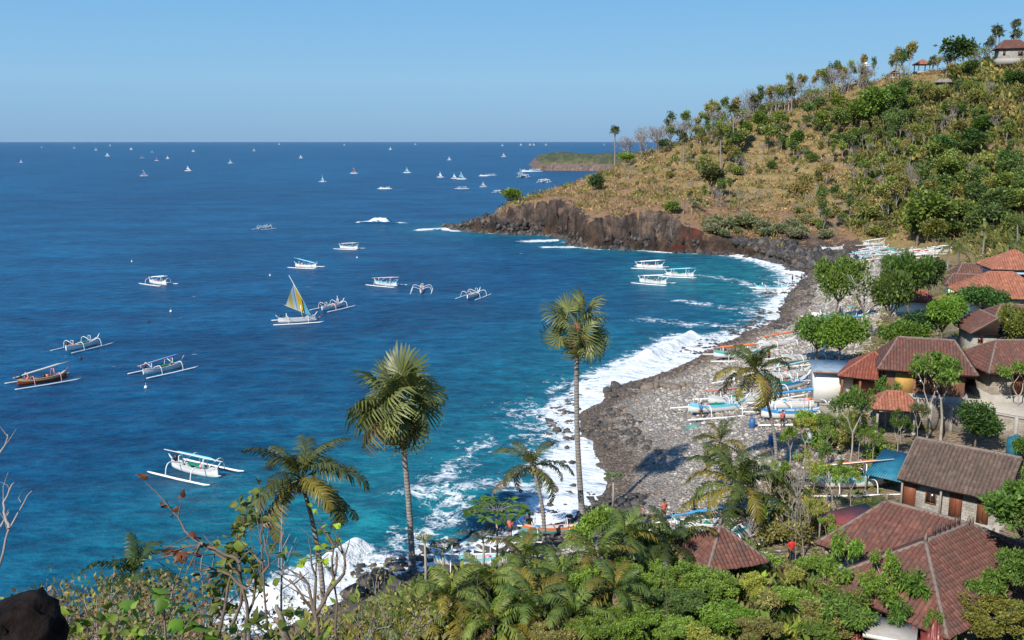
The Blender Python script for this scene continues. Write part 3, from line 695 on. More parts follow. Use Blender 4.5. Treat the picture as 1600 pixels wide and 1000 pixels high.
T(K_hill, 1500, 190, 5, (.06, .12, .025), 'round green tree on the bare upper slope below the small hut')
T(K_far, 1060, 222, 5, (.045, .09, .025), 'dark round tree on the headland skyline', wide=1.3)
T(K_far, 1035, 240, 5, (.05, .09, .03), 'dark green tree on the low skyline behind the headland palms', wide=1.2)
T(K_hill, 1185, 212, 8, (.12, .18, .03), 'bright green tree on the ridge slope right of the tall fan palm', wide=1.1)
T(K_hill, 1165, 228, 8, (.11, .17, .03), 'light green tree next to the tall fan palm on the ridge slope', wide=.9)
T(K_hill, 1245, 240, 7, (.09, .15, .03), 'lone green tree on the middle of the left slope', wide=.9)
T(K_far, 1088, 225, 6, (.10, .14, .035), 'spreading pale tree on the headland ridge', wide=1.2)
def band(K, n, xr, yr, h, cols, name, label, cat, group, wide=(.8, 1.3), y0=140, seedoff=0):
    for _ in range(n):
        px = rg.uniform(*xr); py = rg.uniform(*yr) if not callable(yr) else yr(px, rg)
        p = hit(px, py, y0)
        if p[2] < 2.2: continue
        tree(K, p, rg.uniform(*h), rg.choice(cols), name, label, cat, group, rng=rg, wide=rg.uniform(*wide))
ridge = lambda x: float(np.interp(x, [960, 1000, 1050, 1100, 1150, 1200, 1250, 1300, 1350, 1400, 1440, 1500, 1545, 1600], [262, 246, 228, 212, 194, 176, 162, 148, 135, 122, 112, 104, 94, 78]))
mid = lambda a, b_: (lambda x, r_: ridge(x)+a+(b_-a)*r_.random())
band(K_bare, 70, (975, 1350), mid(-3, 6), (7, 11.5), [(0, 0, 0)], 'bare_tree', 'leafless grey tree in the row along the ridge skyline', 'tree', 'bare trees along the ridge', (.7, 1.0))
band(K_sparse, 26, (1060, 1420), mid(2, 16), (5, 8.5), OLIVE+GREENS, 'thin_tree', 'thin crowned olive tree just below the ridge line', 'tree', 'thin trees under the ridge')
band(K_sparse, 10, (1460, 1600), mid(-2, 12), (5, 8), GREENS+OLIVE, 'thin_tree', 'thin crowned tree beside the hilltop houses', 'tree', 'thin trees at the hilltop')
band(K_far, 22, (1120, 1330), mid(18, 60), (4.5, 7.5), GREENS+[(.14, .18, .03)], 'tree', 'green leafy tree on the upper left slope of the hill', 'tree', 'green trees on the upper left slope')
band(K_hill, 14, (1300, 1440), mid(30, 110), (6, 10), GREENS+[(.12, .17, .03)], 'tree', 'full green tree in the clump on the upper middle slope', 'tree', 'green trees on the upper middle slope', (.8, 1.1))
band(K_hill, 22, (1420, 1600), mid(18, 120), (4, 7), GREENS+OLIVE, 'tree', 'leafy tree on the upper right slope', 'tree', 'trees on the upper right slope')
band(K_bare, 26, (1000, 1400), mid(40, 150), (3.5, 6), [(0, 0, 0)], 'bare_tree', 'small leafless tree scattered on the dry open slope', 'tree', 'small bare trees on the open slope', (.7, 1.1))
band(K_bare, 24, (1330, 1560), mid(60, 220), (5, 8), [(0, 0, 0)], 'bare_tree', 'pale stemmed leafless tree on the middle right slope', 'tree', 'bare trees on the right slope', (.6, .9))
band(K_slim, 64, (1270, 1600), mid(50, 230), (5.5, 9.5), GREENS+OLIVE, 'thin_tree', 'slender half leafy tree on the right side of the slope', 'tree', 'slender trees on the right slope')
band(K_far, 34, (1440, 1600), (250, 390), (5, 8), GREENS, 'tree', 'green tree on the wooded lower right slope', 'tree', 'green trees on the lower right slope')
band(K_bush, 26, (1240, 1500), (280, 378), (1.6, 3.4), OLIVE+GREENS, 'bush', 'olive bush on the dry lower slope', 'bush', 'bushes on the lower slope')
band(K_bush, 20, (1040, 1320), mid(25, 110), (1.6, 3.2), OLIVE+GREENS, 'bush', 'low bush on the dry grass of the left slope', 'bush', 'bushes on the left slope')
band(K_bush, 26, (1110, 1290), (344, 376), (1.4, 2.7), [(.18, .20, .125), (.21, .21, .14), (.16, .18, .10)], 'bush', 'grey green thorny bush above the black shore rocks', 'bush', 'grey green bushes above the shore rocks', (1.0, 1.5))
band(K_twig, 26, (1120, 1360), (310, 378), (2.5, 4.5), [(0, 0, 0)], 'dry_bush', 'leafless brown thicket on the foot of the slope', 'bush', 'dry thickets at the foot of the slope', (1.2, 1.8))
band(K_slim, 80, (1080, 1420), mid(10, 120), (4.5, 8), GREENS+OLIVE, 'slender_tree', 'slender airy tree on the left half of the slope', 'tree', 'slender trees on the left slope', (.7, 1.1))
band(K_slim, 14, (990, 1100), mid(6, 60), (3, 5), OLIVE, 'slender_tree', 'slender airy tree on the headland slope', 'tree', 'slender trees on the headland', (.7, 1.1))
band(K_hill, 20, (1440, 1600), (230, 380), (5, 9), GREENS, 'tree', 'green tree on the wooded lower right slope', 'tree', 'green trees on the lower right slope', (1.0, 1.5))
band(K_slim, 34, (1040, 1420), mid(-3, 7), (8, 12.5), GREENS+OLIVE, 'slender_tree', 'tall slender tree in the skyline row of the ridge', 'tree', 'tall slender trees on the ridge', (.7, 1.0))
# fan palms standing on the hill
HP = [(961, 244, 200, 'lone fan palm standing clear of the headland against the sky'), (1146, 240, 166, 'tallest fan palm on the middle of the ridge slope'), (1126, 266, 207, 'fan palm with a short crown below the tallest one'), (1068, 258, 212, 'fan palm beside the dark round tree on the headland'),
      (1176, 192, 152, 'fan palm among the bare ridge trees'), (1237, 178, 137, 'fan palm with dark crown in the bare skyline trees'), (1557, 68, 42, 'taller of two fan palms close together above the hilltop house'), (1562, 70, 48, 'shorter of two fan palms close together above the hilltop house'),
      (1587, 62, 34, 'highest fan palm of the hilltop at the right edge'), (1588, 66, 48, 'fan palm just under the highest one at the right edge'), (1547, 74, 62, 'small fan palm left of the hilltop pair'), (1458, 112, 92, 'small fan palm right of the orange gazebo'), (1506, 100, 68, 'fan palm rising behind the broad skyline tree')]
for i, (px, py, ty, lb) in enumerate(HP):
    b_ = hit(px, py, 140); fan_palm(b_, top_at(b_, px, ty+4), lb, n=20, r=.28, size=1.15, colr=(.09, .105, .035), seed=40+i, lo=True, low=-.7)
for i, (px, py, ty, sz, lb) in enumerate([(1502, 440, 392, 1.1, 'coconut palm in front of the dark brown roofs'), (1575, 410, 380, 1.1, 'coconut palm behind the orange pavilion roof'), (1535, 400, 362, 1.1, 'coconut palm on the slope above the brown roofs'), (1570, 360, 328, 1.0, 'coconut palm in the thicket of the lower right slope'),
      (1590, 395, 350, 1.1, 'coconut palm at the right edge above the orange pavilion'), (1480, 420, 383, 1.0, 'coconut palm beside the far beached boats'), (1418, 420, 398, .8, 'low coconut palm among the far beached boats')]):
    b_ = hit(px, py, 120); coconut_palm(b_, top_at(b_, px+(i % 3-1)*4, ty), lb, n=14, size=sz*1.15, seed=60+i, lo=True, r=.2, colr=(.12, .16, .035))
# undergrowth: grass tufts and low scrub, past counting
def scatter(name, label, n, sampler, blades, size, cols, mat, seed, hs=1.0):
    rng = np.random.RandomState(seed); xy = sampler(rng, n); x, y = xy[:, 0], xy[:, 1]; z = terrain(x, y); ok = z > 1.5; x, y, z = x[ok], y[ok], z[ok]
    n = len(x); s = size[0]+(size[1]-size[0])*rng.rand(n)**2
    cen = np.repeat(np.stack([x, y, z], 1), blades, 0); sr = np.repeat(s, blades)
    o = rng.normal(0, 1, (len(cen), 3))*[.5, .5, .32]; o[:, 2] = np.abs(o[:, 2])*hs; cen = cen+o*sr[:, None]
    d = o.copy(); d[:, 2] += .6
    N_ = len(cen); a = d+rng.normal(0, .4, (N_, 3)); a /= np.linalg.norm(a, axis=1)[:, None]; b_ = np.cross(a, rng.normal(0, 1, (N_, 3))); b_ /= np.linalg.norm(b_, axis=1)[:, None]
    L = (sr*.5*(.5+rng.rand(N_)))[:, None]
    v = np.stack([cen, cen+a*L*.5-b_*L*.22, cen+a*L, cen+a*L*.5+b_*L*.22], 1).reshape(-1, 3)
    ci = rng.randint(0, len(cols), n); cc = np.array(cols)[ci]*(.75+.5*rng.rand(n))[:, None]; cc = np.repeat(np.repeat(cc, blades, 0), 4, 0)
    me_ = mesh_np(name, v, np.arange(N_*4).reshape(-1, 4), mats=[mat]); vcol(me_, 'tint', cc)
    return tag(link(name, me_), label, kind='stuff')
def hill_pts(rng, n):
    x = rng.uniform(-5, 190, n*3); y = rng.uniform(205, 400, n*3); px = 800+FPX*x/y; _, d_, hd_, rk_, H_ = terrain(x, y, True)
    ok = (px < 1640) & (d_ > 5) & (rk_ < .4) & ((H_ > 5.2) | (x < 72)); return np.stack([x, y], 1)[ok][:n]
def hill_right(rng, n):
    x = rng.uniform(70, 190, n*4); y = rng.uniform(190, 350, n*4); px = 800+FPX*x/y; ok = (px < 1640) & (px > 1330) & (x+y*.35 > 165) & (terrain(x, y) > 6.2); return np.stack([x, y], 1)[ok][:n]
STRAW = [(.46, .33, .17), (.38, .24, .13), (.32, .25, .10), (.24, .21, .08), (.40, .23, .13), (.52, .40, .23)]
scatter('dry_grass', 'dry straw and rust coloured grass over the hillside', 9000, hill_pts, 9, (.5, 1.5), STRAW, M_tint, 1, .7)
scatter('scrub', 'low mixed olive and straw scrub over the hillside', 3600, hill_pts, 24, (.5, 2.1), GREENS[:2]+OLIVE+OLIVE+[(.30, .22, .13), (.33, .22, .15), (.27, .20, .12), (.36, .28, .15)], M_tint, 2)
scatter('thicket', 'tangled green thicket on the right side of the slope', 1700, hill_right, 44, (1.4, 3.2), GREENS+OLIVE+OLIVE, M_tint, 3)
# ------------------------------------------------------------ buildings
def tilemat(name, base, alt, grime=.5):
    m, t, b = newmat(name); g = N(t, 'ShaderNodeNewGeometry'); p = geo_pos(t)
    n1 = noise(t, .9, 4, .6, p); n2 = noise(t, 6, 3, .6, p)
    r = ramp(t, [(0, tuple(x*.88 for x in base)), (.6, base), (1, alt)], g.outputs['Random Per Island'])
    gr = ramp(t, [(.42, (0, 0, 0)), (.68, (1, 1, 1))], n1.outputs[0])
    c = mix(t, r.outputs[0], (.075, .062, .055), mth(t, 'MULTIPLY', gr.outputs[0], grime))
    c = mix(t, c, ramp(t, [(.35, (.7, .7, .7)), (.7, (1.2, 1.2, 1.2))], n2.outputs[0]).outputs[0], .8, 'MULTIPLY')
    t.links.new(c, b.inputs['Base Color']); b.inputs['Roughness'].default_value = .85; return m
T_brown = tilemat('brown_roof_tile', (.16, .072, .052), (.22, .10, .072), .55)
T_red = tilemat('red_roof_tile', (.25, .068, .042), (.31, .095, .06), .4)
T_maroon = tilemat('maroon_roof_tile', (.155, .062, .047), (.205, .09, .068), .6)
T_orange = tilemat('orange_roof_tile', (.36, .135, .08), (.42, .18, .11), .35)
T_dusty = tilemat('dusty_roof_tile', (.125, .085, .067), (.165, .12, .095), .6)
def blockmat(name, c, bw=.4, bh=.2):
    m, t, b = newmat(name); br = N(t, 'ShaderNodeTexBrick'); br.inputs['Scale'].default_value = 1
    br.inputs['Brick Width'].default_value = bw; br.inputs['Row Height'].default_value = bh; br.inputs['Mortar Size'].default_value = .018
    br.inputs['Color1'].default_value = (*c, 1); br.inputs['Color2'].default_value = (*[x*.72 for x in c], 1); br.inputs['Mortar'].default_value = (*[x*.5 for x in c], 1)
    tc = N(t, 'ShaderNodeTexCoord'); sx = N(t, 'ShaderNodeSeparateXYZ'); t.links.new(tc.outputs['Object'], sx.inputs[0])
    cx = N(t, 'ShaderNodeCombineXYZ'); t.links.new(mth(t, 'ADD', sx.outputs[0], sx.outputs[1]), cx.inputs[0]); t.links.new(sx.outputs[2], cx.inputs[1])
    t.links.new(cx.outputs[0], br.inputs['Vector']); n = noise(t, 1.2, 5, .65, tc.outputs['Object'])
    cc = mix(t, br.outputs[0], ramp(t, [(.3, (.6, .58, .55)), (.65, (1.1, 1.1, 1.1))], n.outputs[0]).outputs[0], .9, 'MULTIPLY')
    t.links.new(cc, b.inputs['Base Color']); b.inputs['Roughness'].default_value = .9
    bump(t, b, br.outputs['Fac'], -.6, .02); return m
M_block = blockmat('grey_block', (.36, .32, .275)); M_block2 = blockmat('pale_block', (.42, .40, .36))
M_white = paint('white_paint', (.80, .78, .72), .6, .02, .6, .08); M_cream = paint('cream_plaster', (.62, .57, .47), .8, .1, 1.2, .2)
M_yellow = paint('yellow_plaster', (.50, .30, .08), .8); M_orangew = paint('orange_plaster', (.55, .20, .05), .7)
M_wood = paint('red_brown_wood', (.21, .065, .03), .6); M_woodd = paint('dark_wood', (.07, .04, .028), .6); M_post = paint('grey_wood', (.30, .27, .23), .8)
M_conc = paint('concrete', (.36, .34, .31), .85); M_shade = paint('dark_glass', (.02, .022, .025), .2); M_ridge = paint('ridge_cement', (.21, .165, .135), .9, .25, 4, .5); M_ridger = paint('red_ridge_tile', (.34, .13, .085), .85, .25, 4, .4)
M_brown = paint('red_brown_plaster', (.20, .095, .055), .8); M_teal = paint('teal_trim', (.12, .30, .36), .5); M_stone = paint('porch_floor', (.42, .38, .32), .7)
def tinmat(name, c, sc_=9.0):
    m, t, b = newmat(name); p = obj_pos(t); wv = N(t, 'ShaderNodeTexWave'); wv.bands_direction = 'X'; wv.inputs['Scale'].default_value = sc_/6.28*1.2; t.links.new(p, wv.inputs[0])
    n = noise(t, 1.3, 4, .6, p); cc = mix(t, c, tuple(x*.55 for x in c), ramp(t, [(.45, (0, 0, 0)), (.7, (1, 1, 1))], n.outputs[0]).outputs[0])
    t.links.new(cc, b.inputs['Base Color']); b.inputs['Roughness'].default_value = .4; bump(t, b, wv.outputs[0], .6, .05); return m
M_tinblue = tinmat('blue_tin', (.03, .20, .30)); M_tingrey = tinmat('blue_grey_tin', (.26, .33, .40)); M_tinred = tinmat('red_tin', (.24, .06, .05))
def tiles(name, face, mat, parent, cw=.28, rl=.34, coarse=1.0):
    """rows of overlapping half round tiles laid on one sloping face; face = [eave a, eave b, top...]"""
    F = [np.array(p, float) for p in face]; a, b_ = F[0], F[1]; e = unit(b_-a); n = unit(np.cross(e, F[2]-a))
    if n[2] < 0: n = -n
    s = np.cross(n, e)
    if s[2] < 0: s = -s
    U = np.array([[np.dot(p-a, e), np.dot(p-a, s)] for p in F]); smax = U[:, 1].max(); wmax = U[:, 0].max(); wmin = U[:, 0].min()
    cw *= coarse; rl *= coarse; V = []; Q = []; k = 0
    uc = np.arange(wmin+cw/2, wmax, cw)
    for u in uc:
        lo, hi = 1e9, -1e9                                       # extent of the face along the slope at this column
        for i in range(len(U)):
            (x0, y0), (x1, y1) = U[i], U[(i+1) % len(U)]
            if abs(x1-x0) < 1e-9: continue
            f = (u-x0)/(x1-x0)
            if 0 <= f <= 1: yy = y0+f*(y1-y0); lo = min(lo, yy); hi = max(hi, yy)
        if hi-lo < .1: continue
        rows = np.arange(lo-.05+random.uniform(-.03, .03), hi-.04, rl); sag = random.uniform(-.012, .012)
        for v0 in rows:
            v1 = min(v0+rl*1.12, hi); j = random.uniform(-.012, .012)*coarse
            for (vv, lift) in ((v0, .035), (v1, .015)):
                for du, dz in ((-.5, 0), (-.2, .12), (.18, .12), (.5, 0)):
                    V.append(a+e*(u+du*cw*.98+j)+s*vv+n*(lift*coarse+dz*coarse+.035+sag+.03*math.sin(u*1.7+vv*1.1)))
            Q += [(k, k+1, k+5, k+4), (k+1, k+2, k+6, k+5), (k+2, k+3, k+7, k+6), (k, k+3, k+2, k+1)]; k += 8
    if not V: return None
    o = kid(name, mesh_np(name, V, Q, mats=[mat]), parent); tag(o, kind='stuff'); return o
def ridge_cap(parent, pts, mat, r=.13):
    mb = MB(); P0 = [np.array(p, float)+(0, 0, .08) for p in pts]
    pts2 = [P0[0]+(P0[-1]-P0[0])*t_ for t_ in np.linspace(0, 1, max(3, int(np.linalg.norm(P0[-1]-P0[0])/.35)))]
    mb.tube(pts2, [r*(1.0+.14*(i % 2)) for i in range(len(pts2))], 6); return mb.obj('ridge_cap', mat, parent)
def roof(parent, w, d, z, hr, rl, tmat, rmat=None, coarse=1.0, flare=0, ends=True, hip=True):
    """roof centred on the parent; ridge along x of length rl (rl=w gives a gable, rl=0 a pyramid)"""
    rmat = rmat or M_ridge; x, y = w/2, d/2
    A = [(-x, -y, z), (x, -y, z), (x, y, z), (-x, y, z)]; L = (-rl/2, 0, z+hr); Rr = (rl/2, 0, z+hr)
    mb = MB(); up = np.array((0, 0, .06))
    P6 = np.array(A+[L, Rr]); mb.add(np.concatenate([P6, P6-up*1.6]), [(0, 1, 5, 4), (2, 3, 4, 5), (6, 10, 11, 7), (8, 11, 10, 9), (0, 6, 7, 1), (1, 7, 8, 2), (2, 8, 9, 3), (3, 9, 6, 0)], [(3, 0, 4), (1, 2, 5), (9, 10, 6), (7, 11, 8)])
    rf = mb.obj('roof_deck', M_woodd, parent)
    tiles('roof_tiles', [A[0], A[1], Rr, L] if rl > 0 else [A[0], A[1], L], tmat, parent, coarse=coarse)
    tiles('roof_tiles', [A[2], A[3], L, Rr] if rl > 0 else [A[2], A[3], L], tmat, parent, coarse=coarse)
    gable = rl >= w-.01
    if not gable:
        tiles('roof_tiles', [A[3], A[0], L], tmat, parent, coarse=coarse); tiles('roof_tiles', [A[1], A[2], Rr], tmat, parent, coarse=coarse)
        for c_, t_ in ((A[0], L), (A[3], L), (A[1], Rr), (A[2], Rr)): ridge_cap(parent, [c_, t_], rmat, .11*coarse**.5)
    else:
        for c_, t_ in ((A[0], L), (A[3], L), (A[1], Rr), (A[2], Rr)): ridge_cap(parent, [c_, t_], rmat, .06)
    if rl > 0: ridge_cap(parent, [L, Rr], rmat, .13*coarse**.5)
    if ends:                                                       # curled finials
        for e_ in ({L, Rr}):
            mb = MB(); q_ = np.array(e_)+(0, 0, .1); mb.tube([q_, q_+(0, 0, .25), q_+(.06, 0, .5)], [.13, .1, .02], 5); mb.obj('finial', rmat, parent)
def wall_run(parent, c, sx, sy, h, mat, z0=0, name='wall'):
    mb = MB(); mb.box((c[0], c[1], z0+h/2), (sx, sy, h)); return mb.obj(name, mat, parent)
def opening(parent, name, x, y, z, w_, h, ax, mat, frame=None, depth=.06):
    """window or door standing 3 cm proud of a wall; ax='x' faces along y, ax='y' faces along x"""
    sgn = -1 if (y if ax == 'x' else x) < 0 else 1
    mb = MB(); sz = (w_, depth, h) if ax == 'x' else (depth, w_, h); off = (0, sgn*.02, 0) if ax == 'x' else (sgn*.02, 0, 0)
    mb.box((x+off[0], y+off[1], z+h/2), sz); o = mb.obj(name, mat, parent)
    fm_ = frame or M_woodd; mb = MB(); t_ = .07
    for (dx, dz, ww, hh) in ((-w_/2, h/2, t_, h+t_), (w_/2, h/2, t_, h+t_), (0, 0, w_-t_, t_), (0, h, w_-t_, t_), (0, h/2, t_*.6, h-t_)):
        c_ = (x+dx, y+off[1]+sgn*.03, z+dz) if ax == 'x' else (x+off[0]+sgn*.03, y+dx, z+dz)
        mb.box(c_, (ww, depth, hh) if ax == 'x' else (depth, ww, hh))
    mb.obj('frame', fm_, o); return o
def post(parent, x, y, z0, z1, mat, r=.09):
    mb = MB(); mb.box((x, y, (z0+z1)/2), (2*r, 2*r, z1-z0)); mb.box((x, y, z0+.15), (3*r, 3*r, .3)); mb.box((x, y, z1-.08), (2.8*r, 2.8*r, .12)); return mb.obj('post', mat, parent)
def place_ridge(a, b_, zr):              # centre, direction and length of a roof ridge seen between two photo pixels
    A = G(*a, zr); B = G(*b_, zr); c = (A+B)/2; dv = B-A; return c, math.atan2(dv[1], dv[0]), float(np.hypot(dv[0], dv[1]))
def house(name, label, c, rz, gz, w_, d_, h, hr, rl, tmat, wmat, over=.6, coarse=1.0, rmat=None, wins=(), doors=(), floor=True, ends=True, walls=True, cat='house', wall_in=0, gable_wall=None):
    o = empty(name, (c[0], c[1], gz), rz, label, cat)
    roof(o, w_+2*over, d_+2*over, h, hr, rl if rl < 900 else w_+2*over, tmat, rmat, coarse, ends=ends)
    if walls:
        mb = MB(); mb.box((0, 0, h/2-1), (w_-2*wall_in, d_-2*wall_in, h+2))
        if rl >= 900:                                              # gable ends
            hh = hr*d_/(d_+2*over)
            for s_ in (-1, 1): mb.add([(s_*w_/2, -d_/2, h), (s_*w_/2, d_/2, h), (s_*w_/2, 0, h+hh-.05), (s_*(w_/2-.15), -d_/2, h), (s_*(w_/2-.15), d_/2, h), (s_*(w_/2-.15), 0, h+hh-.05)], [(0, 1, 4, 3), (1, 2, 5, 4), (2, 0, 3, 5)], [(0, 1, 2), (3, 5, 4)])
        mb.obj('wall', wmat, o)
    if floor: wall_run(o, (0, 0), w_+.8, d_+.8, 2.0, M_conc, -1.72, 'plinth')
    wi = wall_in
    for (side, u, z, ww, hh) in wins:
        x_, y_, ax = {'f': (u, -d_/2+wi, 'x'), 'b': (u, d_/2-wi, 'x'), 'l': (-w_/2+wi, u, 'y'), 'r': (w_/2-wi, u, 'y')}[side]; opening(o, 'window', x_, y_, z, ww, hh, ax, M_shade, M_wood)
    for (side, u, ww, hh) in doors:
        x_, y_, ax = {'f': (u, -d_/2+wi, 'x'), 'b': (u, d_/2-wi, 'x'), 'l': (-w_/2+wi, u, 'y'), 'r': (w_/2-wi, u, 'y')}[side]; opening(o, 'door', x_, y_, .3, ww, hh, ax, M_wood, M_woodd)
    return o
# --- near cluster, lower right
c, rz, rl = place_ridge((1390, 790), (1480, 815), 7.6); gz = 3.6
c1 = np.array(c); off = np.array((math.cos(rz), math.sin(rz), 0))
hA = house('brown_tiled_house', 'long brown tiled house with an open porch, left of the big red brown roof', c1+off*.6, rz, gz, 7.4, 6.6, 2.0, 2.15, rl+1.6, T_maroon, M_cream, 1.1, wall_in=1.1, doors=[('f', -1.2, .9, 1.6)], wins=[('f', .4, .8, .9, .8), ('l', 0, .8, 1.1, .8)])
for x_ in (-4.3, -1.6, 1.2): post(hA, x_, -4.0, .1, 2.0, M_post)
post(hA, -4.3, 0, .1, 2.0, M_post); post(hA, -4.3, 3.6, .1, 2.0, M_post)
c, rz2, rl2 = place_ridge((1446, 846), (1512, 818), 8.3)
dv = np.array((math.cos(rz2), math.sin(rz2), 0)); c2 = G(1446, 846, 8.3)+dv*(2.2)
hB = house('red_brown_tiled_house', 'big hip roofed red brown tiled house in the bottom right corner', c2, rz2, 3.8, 10.4, 5.6, 1.7, 2.7, 4.4, T_maroon, M_cream, 1.1, wall_in=.6, wins=[('f', 0, .9, 1.2, .8)])
for i in range(6):
    mb = MB(); q_ = np.array((-1.4+i*.5, 0, 4.75)); mb.tube([q_, q_+(.05, 0, .22+.05*(i % 2)), q_+(.16, 0, .42)], [.1, .08, .015], 5); mb.obj('ridge_ornament', M_woodd, hB)
c, rz, rl = place_ridge((1434, 687), (1592, 718), 8.1)
hC = house('long_gabled_house', 'grey brown tiled gable house with one plain long roof slope', c, rz, 3.5, rl-1.2, 5.2, 2.4, 2.25, 999, T_dusty, M_block2, .75, wall_in=0, doors=[('f', .3, .8, 1.9), ('f', 2.1, .7, 1.9)], wins=[('f', -1.4, .9, .7, .8)], ends=False)
for x_ in (-3.3, -.6): post(hC, x_, -3.1, .1, 2.35, M_post, .06)
mb = MB(); mb.box((-1.2, -3.2, -.2), (5.5, 1.8, .8)); mb.obj('porch_floor', M_stone, hC)
mb = MB(); mb.box((-2.9, -2.72, 1.2), (.9, .08, 2.1)); mb.obj('red_panel', M_wood, hC)
pv = empty('pyramid_roofed_pavilion', tuple(G(1122, 905, 3.2)[:2])+(3.2,), R(20), 'small open pavilion with a four sided dark red tiled roof among bushes', 'pavilion')
roof(pv, 4.3, 4.3, 1.7, 1.75, 0, T_maroon, M_ridge, .95)
for x_ in (-1.6, 1.6):
    for y_ in (-1.6, 1.6): post(pv, x_, y_, -.6, 1.72, M_woodd, .07)
mb = MB(); mb.box((0, 0, -.5), (3.6, 3.6, .9)); mb.obj('platform', M_conc, pv)
# roof pieces at the bottom edge
b_ = G(1392, 985, 5.4); o = empty('orange_walled_shed', (b_[0], b_[1], 3.9), R(-25), 'orange walled outbuilding with a white eave board at the bottom edge', 'shed')
mb = MB(); mb.box((0, 0, .5), (2.1, 1.6, 2.0)); mb.obj('wall', M_orangew, o); mb = MB(); mb.box((0, -.1, 1.62), (2.5, 2.2, .1)); mb.obj('roof_slab', M_conc, o); mb = MB(); mb.box((0, -1.24, 1.58), (2.5, .06, .22)); mb.obj('eave_board', M_white, o)
b_ = G(1446, 985, 5.6); o = empty('family_shrine', (b_[0], b_[1], 3.9), R(-20), 'little shrine with two flared red roof tiers at the bottom edge', 'shrine')
for k, (x_, s_) in enumerate(((-.55, .8), (.45, 1.0))):
    mb = MB(); zt = .9+.35*k; n_ = 8
    prof = [(.85, 0), (.62, .12), (.42, .38), (.22, .8), (.05, 1.15)]
    V = []; Q = []
    for i, (rr_, zz_) in enumerate(prof):
        for j in range(8):
            a = j*PI/4; k2 = 1.0/max(abs(math.cos(a)), abs(math.sin(a))); V.append((x_+math.cos(a)*rr_*k2*s_*.75, math.sin(a)*rr_*k2*s_*.75, zt+zz_*s_+(.14*s_ if (i == 0 and j % 2) else 0)))
    for i in range(4):
        for j in range(8): Q.append((i*8+j, i*8+(j+1) % 8, (i+1)*8+(j+1) % 8, (i+1)*8+j))
    mb.add(V, Q); mb.obj('flared_roof', M_tinred, o); mb = MB(); mb.box((x_, 0, zt/2-.2), (.5*s_, .5*s_, zt+.4)); mb.obj('pillar', M_conc, o)
b_ = G(1340, 985, 5.2); o = empty('shrine', (b_[0], b_[1], 3.9), 0, 'tiny dark red roofed shrine half hidden by bushes left of the orange walled shed', 'shrine')
mb = MB(); mb.box((0, 0, .9), (.9, .9, .5), top=.3); mb.obj('roof', M_tinred, o); mb = MB(); mb.box((0, 0, .1), (.5, .5, 1.3)); mb.obj('pillar', M_conc, o)
b_ = G(1332, 808, 5.4); o = empty('red_tin_lean_to', (b_[0], b_[1], 3.4), R(15), 'red tin roofed lean-to showing behind the long brown tiled house', 'shed')
mb = MB(); mb.add([(-1.9, -1.2, 1.6), (1.9, -1.2, 1.9), (1.9, 1.3, 2.3), (-1.9, 1.3, 1.9), (-1.9, -1.2, 1.55), (1.9, -1.2, 1.85), (1.9, 1.3, 2.25), (-1.9, 1.3, 1.85)], [(0, 1, 2, 3), (4, 7, 6, 5), (0, 4, 5, 1), (1, 5, 6, 2), (2, 6, 7, 3), (3, 7, 4, 0)]); mb.obj('tin_roof', M_tinred, o)
for x_, y_ in ((-1.7, -1.1), (1.7, -1.1), (-1.7, 1.1), (1.7, 1.1)): post(o, x_, y_, -.3, 1.6, M_post, .05)
b_ = G(1393, 727, 5.0); o = empty('blue_roofed_shelter', (b_[0], b_[1], 3.1), R(-42), 'shelter with a slanting teal blue sheet roof left of the grey brown gable house', 'shelter')
mb = MB(); V = [(-1.4, -1.8, 1.35), (1.6, -1.8, 1.35), (1.6, 1.9, 2.5), (-1.4, 1.9, 2.5)]; mb.add(V+[(x_, y_, z_-.05) for x_, y_, z_ in V], [(0, 1, 2, 3), (4, 7, 6, 5), (0, 4, 5, 1), (1, 5, 6, 2), (2, 6, 7, 3), (3, 7, 4, 0)]); mb.obj('sheet_roof', M_tinblue, o)
for x_, y_, z_ in ((-1.3, -1.6, 1.35), (1.5, -1.6, 1.35), (-1.3, 1.8, 2.4), (1.5, 1.8, 2.4)): post(o, x_, y_, -.3, z_, M_post, .05)
b_ = G(1588, 693, 4.6); o = empty('blue_water_tank', (b_[0], b_[1], 3.5), 0, 'blue water tank between the block wall and the right end of the gable house', 'tank')
mb = MB(); mb.tube([(0, 0, -.2), (0, 0, 1.5), (0, 0, 1.75)], [.75, .75, .25], 16); mb.obj('tank_body', M_tinblue, o, True)
mb = MB(); mb.tube([(0, 0, 1.72), (0, 0, 1.85)], .22, 12); mb.obj('lid', M_tinblue, o)
# --- walled yard in the middle distance
zt = 6.0
def seg_wall(a, b_, z0, z1, label, mat=M_block, th=.3, posts=3, name='block_wall', cat='wall'):
    a = np.array(a); b2 = np.array(b_); c_ = (a+b2)/2; L = np.hypot(*(b2-a)[:2]); rz_ = math.atan2(b2[1]-a[1], b2[0]-a[0])
    o = empty(name, (c_[0], c_[1], z0), rz_, label, cat); mb = MB(); mb.box((0, 0, (z1-z0)/2), (L, th, z1-z0)); mb.obj('wall_face', mat, o)
    mb = MB(); mb.box((0, 0, z1-z0+.06), (L+.1, th+.12, .12)); mb.obj('coping', M_conc, o)
    for k in range(posts):
        mb = MB(); mb.box((-L/2+L*(k+.5)/posts, -th/2-.06, (z1-z0)/2+.1), (.3, .16, z1-z0+.2)); mb.obj('pilaster', M_conc, o)
    return o
A = G(1398, 668, 3.0); B = G(1462, 672, 3.1); C_ = G(1612, 700, 3.2)
seg_wall(A, B, 2.4, 6.0, 'left stretch of the tall grey block retaining wall below the red roofed houses')
seg_wall(B, C_, 2.4, 5.7, 'right stretch of the tall grey block retaining wall, partly behind the round dark bush')
